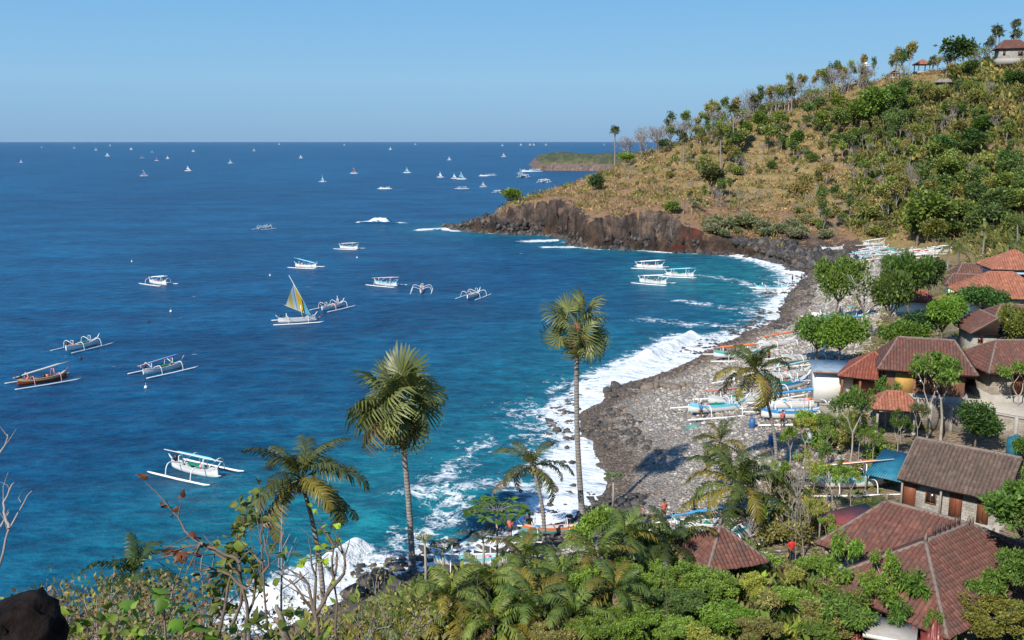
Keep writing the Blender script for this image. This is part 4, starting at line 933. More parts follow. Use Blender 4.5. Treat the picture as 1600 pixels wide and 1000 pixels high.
D_ = np.array((A[0]-6.5, A[1]+2.5, 0)); seg_wall(D_, A, 2.4, 4.6, 'lower grey block wall below the porch of the red roofed house', posts=2)
mb = MB()
def yard(pts, z): mb.add([(p[0], p[1], z) for p in pts]+[(p[0], p[1], z-2.5) for p in pts], [(0, 1, 2, 3), (0, 4, 5, 1), (1, 5, 6, 2), (2, 6, 7, 3), (3, 7, 4, 0)])
yard([A+(0, .3, 0), B+(0, .3, 0), B+(2, 16, 0), A+(1.5, 16, 0)], 5.9); yard([B+(.1, .3, 0), C_+(2, .3, 0), C_+(4, 17, 0), B+(2.1, 16, 0)], 5.6)
tag(mb.obj('yard_terrace', M_stone), 'paved yard behind the grey block wall', kind='structure')
# red roofed house: tall back roof plus lower front hip
c, rz, rl = place_ridge((1398, 531), (1478, 536), 10.6)
hD = house('red_roofed_house', 'long maroon tiled house with a lower red hip roof at its left end', c+np.array((.3, -.6, 0)), rz, 5.9, rl+2.2, 6.4, 2.6, 2.4, rl+.4, T_maroon, M_brown, .9, ends=False, doors=[('f', 1.0, .9, 1.9)], wins=[('f', -.4, .9, .8, .9)])
mb = MB(); mb.box((-1.9, -3.24, 1.2), (1.6, .08, 2.2)); mb.obj('yellow_panel', M_yellow, hD)
cc = G(1366, 548, 9.2); hD2 = empty('porch', (0, 0, 0)); hD2.parent = hD
mwi = Matrix.Translation((c[0]+.3, c[1]-.6, 5.9)) @ Matrix.Rotation(rz, 4, 'Z'); l_ = mwi.inverted() @ Vector(tuple(cc))
hD2.location = (l_.x, l_.y, 0); hD2.rotation_euler = (0, 0, R(-6))
roof(hD2, 6.0, 6.0, .9+.1, 2.15, .01, T_red, M_ridger, ends=False)
for x_ in (-2.6, -.9, .9, 2.6): post(hD2, x_, -2.6, -1.6, 1.0, M_wood, .12)
post(hD2, -2.6, 2.4, -1.6, 1.0, M_wood, .12)
mb = MB(); mb.box((.4, .6, -.3), (4.6, 2.6, 2.5)); mb.obj('room', M_wood, hD2); mb = MB(); mb.box((0, 0, -1.9), (5.7, 5.7, .7)); mb.obj('porch_floor', M_stone, hD2)
c, rz, rl = place_ridge((1546, 531), (1598, 531), 10.8)
hE = house('maroon_roofed_house', 'maroon hip roofed block house with a projecting front hip at the right edge', c+np.array((.8, -.6, 0)), rz, 5.9, rl+4, 6.2, 2.6, 2.3, rl+.8, T_maroon, M_block, .9, ends=False, doors=[('f', -1.2, .9, 1.9), ('f', 1.2, .9, 1.9)], wins=[('f', 0, .9, .8, .8)])
cc = G(1528, 545, 9.4); hE2 = empty('front_wing', (0, 0, 0)); hE2.parent = hE
mwi = Matrix.Translation((c[0]+.8, c[1]-.6, 5.9)) @ Matrix.Rotation(rz, 4, 'Z'); l_ = mwi.inverted() @ Vector(tuple(cc)); hE2.location = (l_.x, l_.y, 0); hE2.rotation_euler = (0, 0, R(-14))
roof(hE2, 6.4, 6.0, 1.1, 2.25, .01, T_maroon, M_ridge, ends=False)
mb = MB(); mb.box((.2, .4, -.5), (4.6, 3.6, 3.3)); mb.obj('room', M_block, hE2); mb = MB(); mb.box((-1.0, -1.45, -.55), (1.0, .1, 2.0)); mb.obj('door', M_wood, hE2)
for x_ in (-2.6, 2.6): post(hE2, x_, -2.5, -1.6, 1.1, M_conc, .12)
mb = MB(); mb.box((0, -.2, -1.8), (6.4, 5.8, .7)); mb.obj('porch_floor', M_stone, hE2)
# small orange porch roof in front of the red roofed house
b_ = G(1398, 628, 6.4); o = empty('orange_tiled_gatehouse', (b_[0], b_[1], 4.4), R(-12), 'little gatehouse with a bright orange tiled roof standing before the yellow wall', 'gatehouse')
roof(o, 4.2, 3.2, 1.6, 1.3, 1.6, T_orange, M_ridger, ends=False)
for x_ in (-1.6, 1.6):
    for y_ in (-1.1, 1.1): post(o, x_, y_, -.8, 1.6, M_conc, .1)
# white hut with blue grey tin roof
b_ = G(1300, 640, 3.0); o = empty('white_hut', (b_[0], b_[1], 3.0), R(-8), 'windowless white hut on short stilts with a flat blue grey tin roof beside the beach', 'hut')
mb = MB(); mb.box((0, 1.2, 2.35), (3.7, 2.8, 3.1)); mb.obj('wall', M_white, o)
mb = MB(); V = [(-2.2, -.6, 4.05), (2.2, -.6, 4.05), (2.4, 3.4, 4.45), (-2.0, 3.4, 4.45)]; mb.add(V+[(x_, y_, z_-.08) for x_, y_, z_ in V], [(0, 1, 2, 3), (4, 7, 6, 5), (0, 4, 5, 1), (1, 5, 6, 2), (2, 6, 7, 3), (3, 7, 4, 0)]); mb.obj('tin_roof', M_tingrey, o)
mb = MB(); mb.box((0, -.68, 3.98), (4.4, .06, .16)); mb.obj('fascia', M_wood, o)
for x_ in (-1.6, 0, 1.6):
    for y_ in (0, 2.4): post(o, x_, y_, -.6, .85, M_conc, .1)
# --- far row of roofs
b_ = G(1540, 545, 6.2); o = house('grey_gable_house', 'block walled house showing its grey gable end under a dark maroon roof', G(1541, 528, 7.6), R(84), 5.9, 4.6, 4.6, 2.7, 1.75, 999, T_maroon, M_block2, .5, ends=False, wins=[('l', 1.5, 1.6, .5, .6)])
o = house('red_hip_roofed_house', 'white house with teal eaves under a wide orange red hip roof, right edge', G(1560, 470, 8.5), R(-8), 7.0, 8.6, 7.6, 2.5, 2.9, 3.2, T_orange, M_white, 1.0, 1.25, M_ridger, ends=False, wins=[('f', -1, .9, 1.0, 1.0), ('f', 2, .9, 1.0, 1.0)])
mb = MB(); mb.box((0, 0, 2.28), (9.6, 8.6, .3)); mb.obj('teal_eave', M_teal, o)
o = house('orange_roofed_pavilion', 'two storey house with a peaked orange roof and pale blue eave', G(1580, 437, 9.8), R(-8), 7.5, 6.4, 5.6, 4.2, 2.4, .6, T_orange, M_conc, .8, 1.3, M_ridger, ends=False, wins=[('f', 0, 2.6, 1.2, 1.0)])
mb = MB(); mb.box((.4, -.6, 3.7), (8.0, 7.0, .25)); mb.obj('blue_eave', paint('pale_blue_paint', (.30, .46, .60), .5), o)
house('dark_brown_roofed_house', 'dark brown tiled house behind the coconut palm, left of the orange pavilion roof', G(1540, 440, 7.5), R(-14), 6.0, 9, 5.0, 2.4, 1.9, 7.5, T_brown, M_conc, .7, 1.3, ends=False)
house('dark_brown_shed', 'smaller dark brown roof left of and below the dark brown tiled house', G(1512, 452, 7.0), R(-20), 5.6, 6, 4.2, 2.2, 1.5, 4.5, T_brown, M_white, .5, 1.3, ends=False, cat='shed')
house('small_red_roofed_house', 'small house with a crimson roof half hidden behind trees near the beach', G(1425, 476, 5.6), R(-15), 4.4, 5.4, 3.6, 2.0, 1.3, 3.4, T_red, M_white, .5, 1.3, M_ridger, ends=False)
house('low_orange_roofed_shed', 'low orange tiled shed left of the house with teal eaves', G(1500, 480, 7.0), R(-8), 5.8, 5, 4, 1.9, 1.2, 2.6, T_orange, M_white, .5, 1.3, M_ridger, ends=False, cat='shed')
house('faded_roofed_house', 'faded brown roofed house at the right edge above the grey gable house', G(1590, 505, 8.0), R(-8), 6.2, 6.4, 4.6, 2.4, 1.6, 4.2, T_maroon, M_cream, .6, 1.2, ends=False)
house('maroon_outhouse', 'low maroon roof right of the grey gable house', G(1583, 532, 7.6), R(-8), 6.0, 3.6, 3.6, 1.6, 1.2, 2.0, T_maroon, M_cream, .5, 1.1, ends=False, cat='shed')
# --- houses up the hill
def hillhouse(name, px, py, rz, w_, d_, h, hr, rl, tm, wm_, label, wins=(), doors=(), cat='house', lift=0):
    p = hit(px, py, 140); return house(name, label, p, rz, p[2]+lift, w_, d_, h, hr, rl, tm, wm_, .8, 1.6, ends=False, wins=wins, doors=doors, cat=cat)
hillhouse('hilltop_house', 1578, 101, R(-14), 8.8, 6.5, 3.4, 3.0, 5.0, T_maroon, M_block2, 'pale block house with a dark brown hip roof on the hilltop, top right', [('f', -2.8, 1.2, .7, 1.6), ('f', 2.2, 1.0, 1.4, 1.4)], lift=1.6)
hillhouse('hillside_red_roofed_house', 1598, 268, R(-10), 6.5, 5, 4.6, 2.0, 2.6, T_maroon, M_white, 'white two storey house with maroon roof high at the right edge', [('l', 0, 2.6, .9, 1.1), ('f', -1.4, 2.6, .9, 1.1)])
hillhouse('lower_red_roof_annex', 1600, 283, R(-10), 5, 4, 1.4, 1.2, 2.6, T_red, M_conc, 'small red roofed annex directly below the white two storey house')
hillhouse('hillside_hut', 1474, 136, R(-5), 4.2, 3.0, 1.4, 1.3, 3.0, tilemat('grey_shingle', (.26, .23, .20), (.34, .30, .26), .3), M_conc, 'small grey roofed hut on the bare upper slope', cat='hut')
def gazebo(px, py, s_, label):
    p = hit(px, py, 200); o = empty('hill_gazebo', p, 0, label, 'gazebo'); roof(o, 6*s_, 6*s_, 3.0*s_, 2.2*s_, 0, T_orange, M_ridger, 1.7, ends=False)
    for x_ in (-2.3, 2.3):
        for y_ in (-2.3, 2.3): post(o, x_*s_, y_*s_, -.5, 3.0*s_, M_conc, .14)
    mb = MB(); mb.box((0, 0, -.2), (5.4*s_, 5.4*s_, .8)); mb.obj('platform', M_conc, o)
gazebo(1440, 113, .88, 'orange roofed open gazebo alone on the skyline'); gazebo(1397, 121, .45, 'small orange roofed shelter on the skyline between dark trees')
gazebo(1274, 152, .5, 'tiny pinkish roofed shelter among the bare ridge trees')
p = hit(1351, 132, 200); o = empty('white_tower', p, 0, 'slim white lookout tower with a railed top on the ridge', 'tower')
mb = MB(); mb.tube([(0, 0, -1), (0, 0, 6.5)], [.9, .75], 12); mb.obj('shaft', M_white, o, True); mb = MB(); mb.tube([(0, 0, 6.5), (0, 0, 6.9)], [1.4, 1.4], 12); mb.obj('gallery', M_white, o)
mb = MB(); mb.tube([(0, 0, 6.9), (0, 0, 8.0), (0, 0, 8.8)], [.65, .65, .05], 10); mb.obj('lantern', M_white, o, True)
mb = MB(); mb.tube([(math.cos(a)*1.3, math.sin(a)*1.3, 7.6) for a in np.linspace(0, 2*PI, 13)], .05, 4)
for a in np.linspace(0, 2*PI, 9)[:-1]: mb.tube([(math.cos(a)*1.3, math.sin(a)*1.3, 6.9), (math.cos(a)*1.3, math.sin(a)*1.3, 7.6)], .04, 4)
mb.obj('railing', M_white, o)
p = hit(1512, 116, 200); o = empty('yellow_parasol', p, 0, 'bright yellow awning on the slope below the hilltop', 'awning'); mb = MB(); mb.box((0, 0, 2.3), (3.6, 2.4, .5), top=.25); mb.obj('canopy', paint('yellow_canvas', (.75, .58, .05), .7), o); post(o, 0, 0, -.3, 2.2, M_post, .05)
# ------------------------------------------------------------ outrigger boats
def bp(name, c, rough=.45): return paint(name, c, rough, .08, 1.2, .12)
B_white = bp('boat_white', (.82, .82, .80)); B_grey = bp('boat_pale_grey', (.60, .62, .62)); B_wood = paint('varnished_hull', (.38, .075, .03), .45); B_in = bp('boat_inside', (.42, .44, .45), .7)
B_blue = bp('boat_blue', (.05, .30, .62)); B_sky = bp('boat_sky_blue', (.20, .62, .80)); B_red = bp('boat_red', (.55, .06, .05)); B_orange = bp('boat_orange', (.70, .20, .07)); B_pink = bp('boat_pink', (.72, .33, .36)); B_green = paint('green_net', (.0, .20, .11), .9, .3, 8); B_bamboo = bp('bamboo_pale', (.62, .60, .52)); B_dark = bp('engine_black', (.03, .03, .035)); B_teal = bp('boat_teal', (.10, .42, .42)); B_yel = bp('boat_straw', (.62, .50, .25))
def hull_mesh(L=5.6, W=.78, H=.72, mats=None):
    mb = MB(); n = 18; V = []; S = 17
    for i in range(n):
        f = i/(n-1); x = (f-.5)*L; b_ = (math.sin(PI*min(1, max(0, f*.94+.03)))**.55)
        if f > .93: b_ *= 1-(f-.93)*6
        w_ = W/2*max(.10, b_); sheer = H+.30*abs(2*f-1)**2.6+(.16 if f > .93 else 0); keel = .22*abs(2*f-1)**3
        for j in range(S):
            a = PI*j/(S-1); V.append((x, -w_*math.cos(a)*(abs(math.sin(a))**.0), keel+(sheer-keel)*(1-math.sin(a)**.75)))
    fq = lambda js: [(i*S+j, i*S+j+1, (i+1)*S+j+1, (i+1)*S+j) for i in range(n-1) for j in js]
    mb.add(V, fq(range(1, S-2)), [], 0); mb.add(V, fq((0, S-2)), [], 2)
    for x_ in (-1.5, -.7, .2, 1.0): mb.box((x_, 0, H-.02), (.14, W*.86, .05), m=1)
    # inner skin and deck
    V2 = []
    for i in range(n):
        y0 = np.array(V[i*S]); y1 = np.array(V[i*S+S-1]); c_ = (y0+y1)/2; V2 += [y0, c_+(y0-c_)*.82, c_+(y0-c_)*.72-(0, 0, .2), c_+(y1-c_)*.72-(0, 0, .2), c_+(y1-c_)*.82, y1]
    mb.add(V2, [(i*6+j, (i+1)*6+j, (i+1)*6+j+1, i*6+j+1) for i in range(n-1) for j in range(5)], [], 1)
    
    mb.add([V[j] for j in range(S)]+[V[(n-1)*S+j] for j in range(S)], [], [(0, j, j+1) for j in range(1, S-1)]+[(S, S+j+1, S+j) for j in range(1, S-1)], 0)
    # fish mouth prow and stern fin
    for s_, up_ in ((1, .42), (-1, .2)):
        mb.tube([(s_*L*.485, 0, H+.28), (s_*(L*.5+.22), 0, H+.3+up_), (s_*(L*.5+.38), 0, H+.5+up_)], [.09, .06, .02], 5, 0)
    mb.tube([(L*.49, 0, .32), (L*.5+.3, 0, .42)], [.07, .03], 5, 0)
    mb.tube([(x_, W/2*math.sin(PI*min(1, max(0, (x_/L+.5)*.94+.03)))**.55, H+.02+.3*abs(2*x_/L)**2.6) for x_ in np.linspace(-L*.46, L*.46, 12)], .035, 4, 2)
    mb.tube([(x_, -W/2*math.sin(PI*min(1, max(0, (x_/L+.5)*.94+.03)))**.55, H+.02+.3*abs(2*x_/L)**2.6) for x_ in np.linspace(-L*.46, L*.46, 12)], .035, 4, 2)
    return mb
ARM = [(.15, .0, .74), (.75, 0, .98), (1.25, 0, 1.18), (1.6, 0, 1.16), (1.82, 0, .92), (1.93, 0, .55), (1.98, 0, .12)]
def smooth_pts(p, k=3):
    p = np.array(p, float)
    for _ in range(k-1):
        q_ = [p[0]]
        for a, b_ in zip(p[:-1], p[1:]): q_ += [a*.75+b_*.25, a*.25+b_*.75]
        q_.append(p[-1]); p = np.array(q_)
    return p
_cache = {}
def part(key, fn):
    if key not in _cache: _cache[key] = fn()
    return _cache[key]
SAIL_COLS = {}
def boat(pos, heading, label, hull=None, trim=None, arm=None, flt=None, roll=None, roll_tilt=.08, tarp=None, posts=True, motor=True, size=1.0, cat='outrigger boat', group=None, name='outrigger_boat', sail=None, crew=0, rest=False, seed=0, tall=1.0, roll_ends=None, thick=1.0, span=1.0, mast=False):
    hull = hull or B_white; trim = trim or [B_grey, B_blue, B_white, B_white, B_teal, B_white, B_grey, B_sky][seed % 8]; arm = arm or B_white; flt = flt or B_white
    o = empty(name, pos, heading, label, cat, group); o.scale = (size,)*3
    rng = np.random.RandomState(seed); tk = round(thick, 1)
    kid('hull', part(('hull', hull.name, trim.name), lambda: hull_mesh().mesh('hull', [hull, B_in, trim], True)), o, loc=(0, 0, -.14 if not rest else .02))
    for s_ in (-1, 1):
        kid('float', part(('float', flt.name, tk), lambda: MB().tube([(-3.7, 0, .04), (-3.2, 0, .02), (0, 0, .0), (3.2, 0, .05), (3.85, 0, .16)], [.05*tk, .085*tk, .095*tk, .085*tk, .05*tk], 7).mesh('float', flt, True)), o, loc=(0, s_*1.98*span, .07))
        for x_ in (1.55, -1.45):
            def arm_me():
                p = smooth_pts(ARM); p = np.stack([p[:, 1], p[:, 0], p[:, 2]], 1); m_ = MB(); m_.tube(p, .042*tk, 6); return m_.mesh('outrigger_arm', arm, True)
            kid('outrigger_arm', part(('arm', arm.name, tk), arm_me), o, loc=(x_, 0, 0 if not rest else .12), scale=(1, s_*span, 1 if not rest else .82))
    if posts:
        for x_, h_ in ((1.3, 1.5*tall), (-1.7, 1.35*tall)):
            kid('roof_post', part(('post', arm.name, round(h_, 2)), lambda: MB().tube([(0, -.22, .6), (0, -.2, h_), (0, .2, h_), (0, .22, .6)], .045, 5).mesh('roof_post', arm)), o, loc=(x_, 0, 0))
    if roll is not None:
        def roll_me():
            m_ = MB(); m_.tube([(-3.3, 0, 0), (-2.4, 0, 0), (-1.9, 0, .02), (1.9, 0, .02), (2.4, 0, 0), (3.3, 0, 0)], [.035*tk, .04*tk, .11*tk, .13*tk, .05*tk, .035*tk], 7); return m_.mesh('rolled_sail', roll, True)
        kid('rolled_sail', part(('roll', roll.name, tk), roll_me), o, loc=(0, .05, 1.5*tall+.05), rot=(0, -roll_tilt, 0))
        if roll_ends: kid('yard_pole', part(('yard', roll_ends.name), lambda: MB().tube([(-3.6, 0, 0), (3.5, 0, 0)], .045, 5).mesh('yard_pole', roll_ends)), o, loc=(0, -.1, 1.5*tall+.12), rot=(0, -roll_tilt, 0))
    if tarp:
        def tm():
            m_ = MB(); V = []; xs_ = np.linspace(-.75, .8, 7)
            for i, x_ in enumerate(xs_):
                for j, y_ in enumerate((-.34, -.2, 0, .2, .34)): V.append((x_, y_, .78+(.2+.06*math.sin(i*2.1+j))*(1-abs(y_)*2)*(1-abs(x_)*.4)))
            m_.add(V, [(i*5+j, (i+1)*5+j, (i+1)*5+j+1, i*5+j+1) for i in range(6) for j in range(4)]); return m_.mesh('net_pile', tarp, False)
        kid('net_pile', part(('tarp', tarp.name), tm), o, loc=(rng.uniform(-.3, .3), 0, -.05))
    if motor:
        def mo():
            m_ = MB(); m_.box((0, 0, .28), (.34, .3, .42), top=.8); m_.box((-.12, 0, 0), (.12, .1, .5)); m_.tube([(.1, 0, .35), (.55, 0, .42)], .03, 4); return m_.mesh('outboard_engine', B_dark)
        kid('outboard_engine', part('mo', mo), o, loc=(-2.45, .12, .72))
    if crew:
        gc = [B_red, B_blue, B_green, B_orange, B_dark, B_teal, B_pink]
        for g_ in range(crew):
            gm = gc[rng.randint(len(gc))]
            kid('gear', part(('gear', gm.name, g_ % 2), lambda: (MB().box((0, 0, .14), (.42, .34, .3), top=.8) if g_ % 2 else MB().tube([(-.22, 0, .06), (0, .03, .2), (.2, 0, .07)], [.09, .17, .08], 6)).mesh('gear', gm)), o, loc=(rng.uniform(-1.9, 1.5), rng.uniform(-.12, .12), .58), rot=(0, 0, rng.uniform(0, 3)), scale=rng.uniform(.8, 1.3))
    if mast: kid('mast', part('mast', lambda: MB().tube([(0, 0, .5), (0, 0, 2.1)], [.055, .04], 6).mesh('mast', B_white)), o, loc=(1.3, 0, 0))
    return o
def sail_mat(name, c1, c2, c3, sc_=.6):
    m, t, b = newmat(name); p = obj_pos(t, (1, 1, 1)); vr = N(t, 'ShaderNodeTexWave'); vr.bands_direction = 'X'; vr.inputs['Scale'].default_value = sc_*.28; vr.inputs['Distortion'].default_value = 1.2; vr.inputs['Detail'].default_value = 0; t.links.new(p, vr.inputs[0])
    r = ramp(t, [(0, c1), (.36, c2), (.70, c3)], vr.outputs[0], 'CONSTANT'); t.links.new(r.outputs[0], b.inputs['Base Color']); b.inputs['Roughness'].default_value = .7
    tr = N(t, 'ShaderNodeBsdfTranslucent'); t.links.new(r.outputs[0], tr.inputs[0]); mx = N(t, 'ShaderNodeMixShader'); mx.inputs[0].default_value = .35
    t.links.new(b.outputs[0], mx.inputs[1]); t.links.new(tr.outputs[0], mx.inputs[2]); t.links.new(mx.outputs[0], t.nodes['Material Output'].inputs[0]); return m
def sail_mesh(mat, rak=1.0, h=5.4):
    """triangular sail hung between two long yards, belly blown to one side"""
    A = np.array((2.3, 0, .75)); B = np.array((-.35*rak, 0, h*.9)); C_ = np.array((-2.1*rak, 0, h*.4)); n = 8; V = []; Q = []; Tt = []
    for i in range(n+1):
        f = i/n; L_ = A+(B-A)*f; R_ = A+(C_-A)*f
        for j in range(i+1):
            g = j/max(1, i); p = L_+(R_-L_)*g; bel = math.sin(PI*g)*math.sin(PI*min(1, f*.9))*.55; V.append(p+(0, bel, 0))
    idx = lambda i, j: i*(i+1)//2+j
    for i in range(n):
        for j in range(i+1):
            Tt.append((idx(i, j), idx(i+1, j), idx(i+1, j+1)))
            if j < i: Tt.append((idx(i, j), idx(i+1, j+1), idx(i, j+1)))
    return mesh_np('sail', V, None, Tt, [mat], smooth=True), (A, B, C_)
def sailboat(pos, heading, label, mat, size=1.0, group=None, far=False, h=5.4, hull=None, rak=1.0):
    o = boat(pos, heading, label, roll=None, posts=False, motor=not far, size=size, group=group, name='sailing_outrigger', cat='sailboat', hull=hull, thick=1.6 if far else 1.0)
    me_, (A, B, C_) = part(('sail', mat.name, h, rak), lambda: sail_mesh(mat, rak, h))
    kid('sail', me_, o)
    kid('yard', part(('yd', h, rak, far), lambda: MB().tube([A-(B-A)*.06, B+(B-A)*.26], [.05 if not far else .1, .03 if not far else .06], 5).mesh('yard', B_white)), o)
    kid('boom', part(('bm', h, rak, far), lambda: MB().tube([A-(C_-A)*.06, C_+(C_-A)*.06], [.045, .03], 5).mesh('boom', B_yel)), o)
    kid('mast', part(('ms', far), lambda: MB().tube([(.9, 0, .5), (.6, 0, 2.6)], [.06, .05], 5).mesh('mast', B_white)), o)
    return o
def sea(px, py): return G(px, py, 0.0)
near_boats = [
 (305, 739, -29, dict(roll=B_sky, roll_ends=B_white, tarp=B_green, label='white outrigger boat with a sky blue rolled sail and green net, nearest to the palms', roll_tilt=.0, thick=1.1)),
 (255, 580, 54, dict(roll=B_blue, roll_ends=B_pink, tarp=B_green, arm=B_white, trim=B_white, label='white outrigger with pinkish poles, right of the dark red boat')),
 (67, 597, 43, dict(hull=B_wood, trim=B_yel, arm=B_pink, flt=B_grey, roll=B_bamboo, roll_tilt=.16, label='dark red wooden outrigger boat with pink arms at the left edge')),
 (129, 543, 66, dict(tarp=B_green, flt=B_grey, trim=B_white, label='white outrigger behind the dark red boat, red and green gear on deck')),
 (247, 444, -36, dict(roll=B_white, roll_tilt=.12, trim=B_white, label='white outrigger boat alone on the left, rolled sail tilted up to the right')),
 (478, 418, -22, dict(roll=B_sky, roll_tilt=-.18, trim=B_white, label='white outrigger just beyond the tip of the yellow sail')),
 (545, 389, -25, dict(roll=B_bamboo, trim=B_white, label='white outrigger crowded with gear below the lone breaking wave')),
 (603, 446, -33, dict(roll=B_pink, roll_ends=B_white, roll_tilt=.1, label='white outrigger with a pinkish rolled sail, left of the head-on boat')),
 (659, 456, -88, dict(roll=None, posts=True, flt=B_white, label='outrigger seen head-on like a spider')),
 (740, 464, 68, dict(roll=None, trim=B_white, label='outrigger with high arched arms right of the head-on boat')),
 (520, 482, 60, dict(roll=None, mast=True, trim=B_white, label='outrigger with a short mast just right of the yellow sail')),
 (413, 358, 60, dict(roll=None, label='small outrigger alone in the middle distance, left of the breaking wave')),
 (1015, 419, -18, dict(trim=B_white, roll=B_white, roll_tilt=.1, label='rearmost of the three white outriggers moored in the turquoise bay')),
 (1062, 432, -22, dict(trim=B_grey, roll=B_sky, roll_tilt=.1, label='rightmost of the three white outriggers moored in the turquoise bay')),
 (1020, 443, -34, dict(roll=B_white, roll_tilt=.1, label='nearest of the three white outriggers moored in the turquoise bay')),
 (1205, 453, -5, dict(roll=None, tarp=B_teal, mast=True, label='white boat with a teal net landing in the surf at the head of the beach')),
]
for i, (px, py, hd_, k) in enumerate(near_boats): boat(sea(px, py), R(hd_), seed=i, crew=3+i % 4, size=k.pop('size', 1.05 if px < 900 else 1.12), **k)
S_main = newmat('patchwork_sail')[0]
def _ms():
    t = S_main.node_tree; b = t.nodes['Principled BSDF']; p = obj_pos(t); sx = N(t, 'ShaderNodeSeparateXYZ'); t.links.new(p, sx.inputs[0])
    # panels run across the sail: straw, pale, gold, blue, with a dark emblem patch
    u = mth(t, 'ADD', mth(t, 'MULTIPLY', sx.outputs[0], .22), mth(t, 'ADD', mth(t, 'MULTIPLY', sx.outputs[2], .035), .40))
    r = ramp(t, [(0, (.70, .52, .10)), (.17, (.62, .62, .48)), (.30, (.70, .54, .12)), (.40, (.58, .64, .66)), (.49, (.10, .32, .60)), (.52, (.60, .66, .64)), (.56, (.75, .50, .03)), (.70, (.03, .03, .03)), (.735, (.10, .45, .62))], u, 'CONSTANT')
    t.links.new(r.outputs[0], b.inputs['Base Color']); tr = N(t, 'ShaderNodeBsdfTranslucent'); t.links.new(r.outputs[0], tr.inputs[0]); mx = N(t, 'ShaderNodeMixShader'); mx.inputs[0].default_value = .35
    t.links.new(b.outputs[0], mx.inputs[1]); t.links.new(tr.outputs[0], mx.inputs[2]); t.links.new(mx.outputs[0], t.nodes['Material Output'].inputs[0])
_ms()
sb = sailboat(sea(464, 503), R(18), 'sailing outrigger with a tall yellow, white and blue patchwork sail', S_main, 1.1, h=6.6, rak=.75)
SM = {'white': sail_mat('white_sail', (.85, .86, .86), (.75, .80, .84), (.85, .85, .8)), 'cyan': sail_mat('cyan_sail', (.10, .55, .72), (.5, .75, .85), (.12, .45, .70)), 'red': sail_mat('dark_red_sail', (.35, .05, .06), (.12, .03, .05), (.45, .12, .1)),
      'pink': sail_mat('red_and_blue_sail', (.80, .30, .28), (.75, .75, .78), (.15, .22, .6)), 'grey': sail_mat('pale_grey_sail', (.6, .66, .72), (.55, .60, .68), (.66, .7, .74))}
words = {'white': 'white', 'cyan': 'pale blue', 'red': 'dark red', 'pink': 'red, white and blue', 'grey': 'greyish'}
far_sails = [(225, 275, 14, 'pink', 'nearest of the left hand sails, red and blue above the left boats'), (294, 267, 12, 'white', 'white sail right of the nearest red and blue sail'), (168, 244, 8, 'white', None), (150, 235, 6, 'grey', None), (222, 247, 8, 'pink', None), (245, 251, 7, 'red', None), (262, 248, 7, 'white', None), (360, 255, 9, 'cyan', 'blue sail alone near the horizon right of the white one'),
 (33, 254, 8, 'grey', 'greyish sail farthest to the left'), (302, 237, 6, 'grey', None), (205, 234, 6, 'white', None), (65, 231, 5, 'grey', None), (238, 238, 6, 'cyan', None), (397, 236, 6, 'white', None), (470, 247, 7, 'white', 'white sail alone above the pale blue one'), (504, 284, 14, 'cyan', 'pale blue sail nearest to the middle of the horizon'),
 (553, 271, 13, 'red', 'dark red sail left of the middle'), (636, 270, 13, 'cyan', 'blue sail right of the dark red one'), (702, 250, 8, 'grey', None), (610, 234, 7, 'white', None), (688, 277, 13, 'white', 'leftmost of the three clustered white sails before the headland'), (710, 279, 12, 'white', 'middle of the three clustered white sails before the headland'), (721, 280, 17, 'cyan', 'blue and white sail, right of the clustered three before the headland'),
 (755, 292, 13, 'white', 'white sail just below the clustered three'), (787, 245, 9, 'white', 'white sail alone left of the distant cape'), (785, 228, 5, 'grey', None), (814, 227, 5, 'grey', None), (828, 227, 5, 'white', None), (834, 227, 5, 'white', None), (853, 227, 5, 'grey', None), (944, 227, 5, 'white', None), (116, 232, 5, 'grey', None), (172, 228, 4, 'grey', None), (538, 227, 4, 'grey', None), (649, 226, 4, 'grey', None), (436, 226, 4, 'grey', None), (813, 271, 12, 'cyan', 'blue sail at the foot of the distant cape')]
for i, (px, py, hpx, cn, lb) in enumerate(far_sails):
    p = sea(px, py); dep = p[1]; hm = hpx*dep/FPX; s_ = hm/8.2
    sailboat(p, R(-60+130*vnoise(i*.73, 3.1)), lb+', an outrigger' if lb else 'tiny %s sail far out near the horizon' % words[cn], SM[cn], s_, group='distant sailing boats', far=True, rak=.9)
small = [(601, 295, 'anchored outrigger right of the pale blue sail, small'), (722, 295, 'outrigger without sail below the clustered sails'), (778, 301, 'outrigger without sail nearest to the headland tip'), (756, 275, 'left of two sail-less outriggers near the distant cape'), (768, 274, 'right of two sail-less outriggers near the distant cape'), (850, 285, 'long white boat in the gap between headland and distant cape'),
         (824, 268, 'outrigger close under the distant cape, left one'), (836, 268, 'outrigger close under the distant cape, right one'), (818, 277, 'small dark outrigger before the distant cape')]
for i, (px, py, lb) in enumerate(small): boat(sea(px, py), R(-10+40*(i % 3)), lb, roll=None, motor=False, group='distant boats without sail', thick=1.7, size=1.15 if i < 5 else 1.9, hull=B_white if i != 8 else B_dark, name='anchored_outrigger', seed=i)
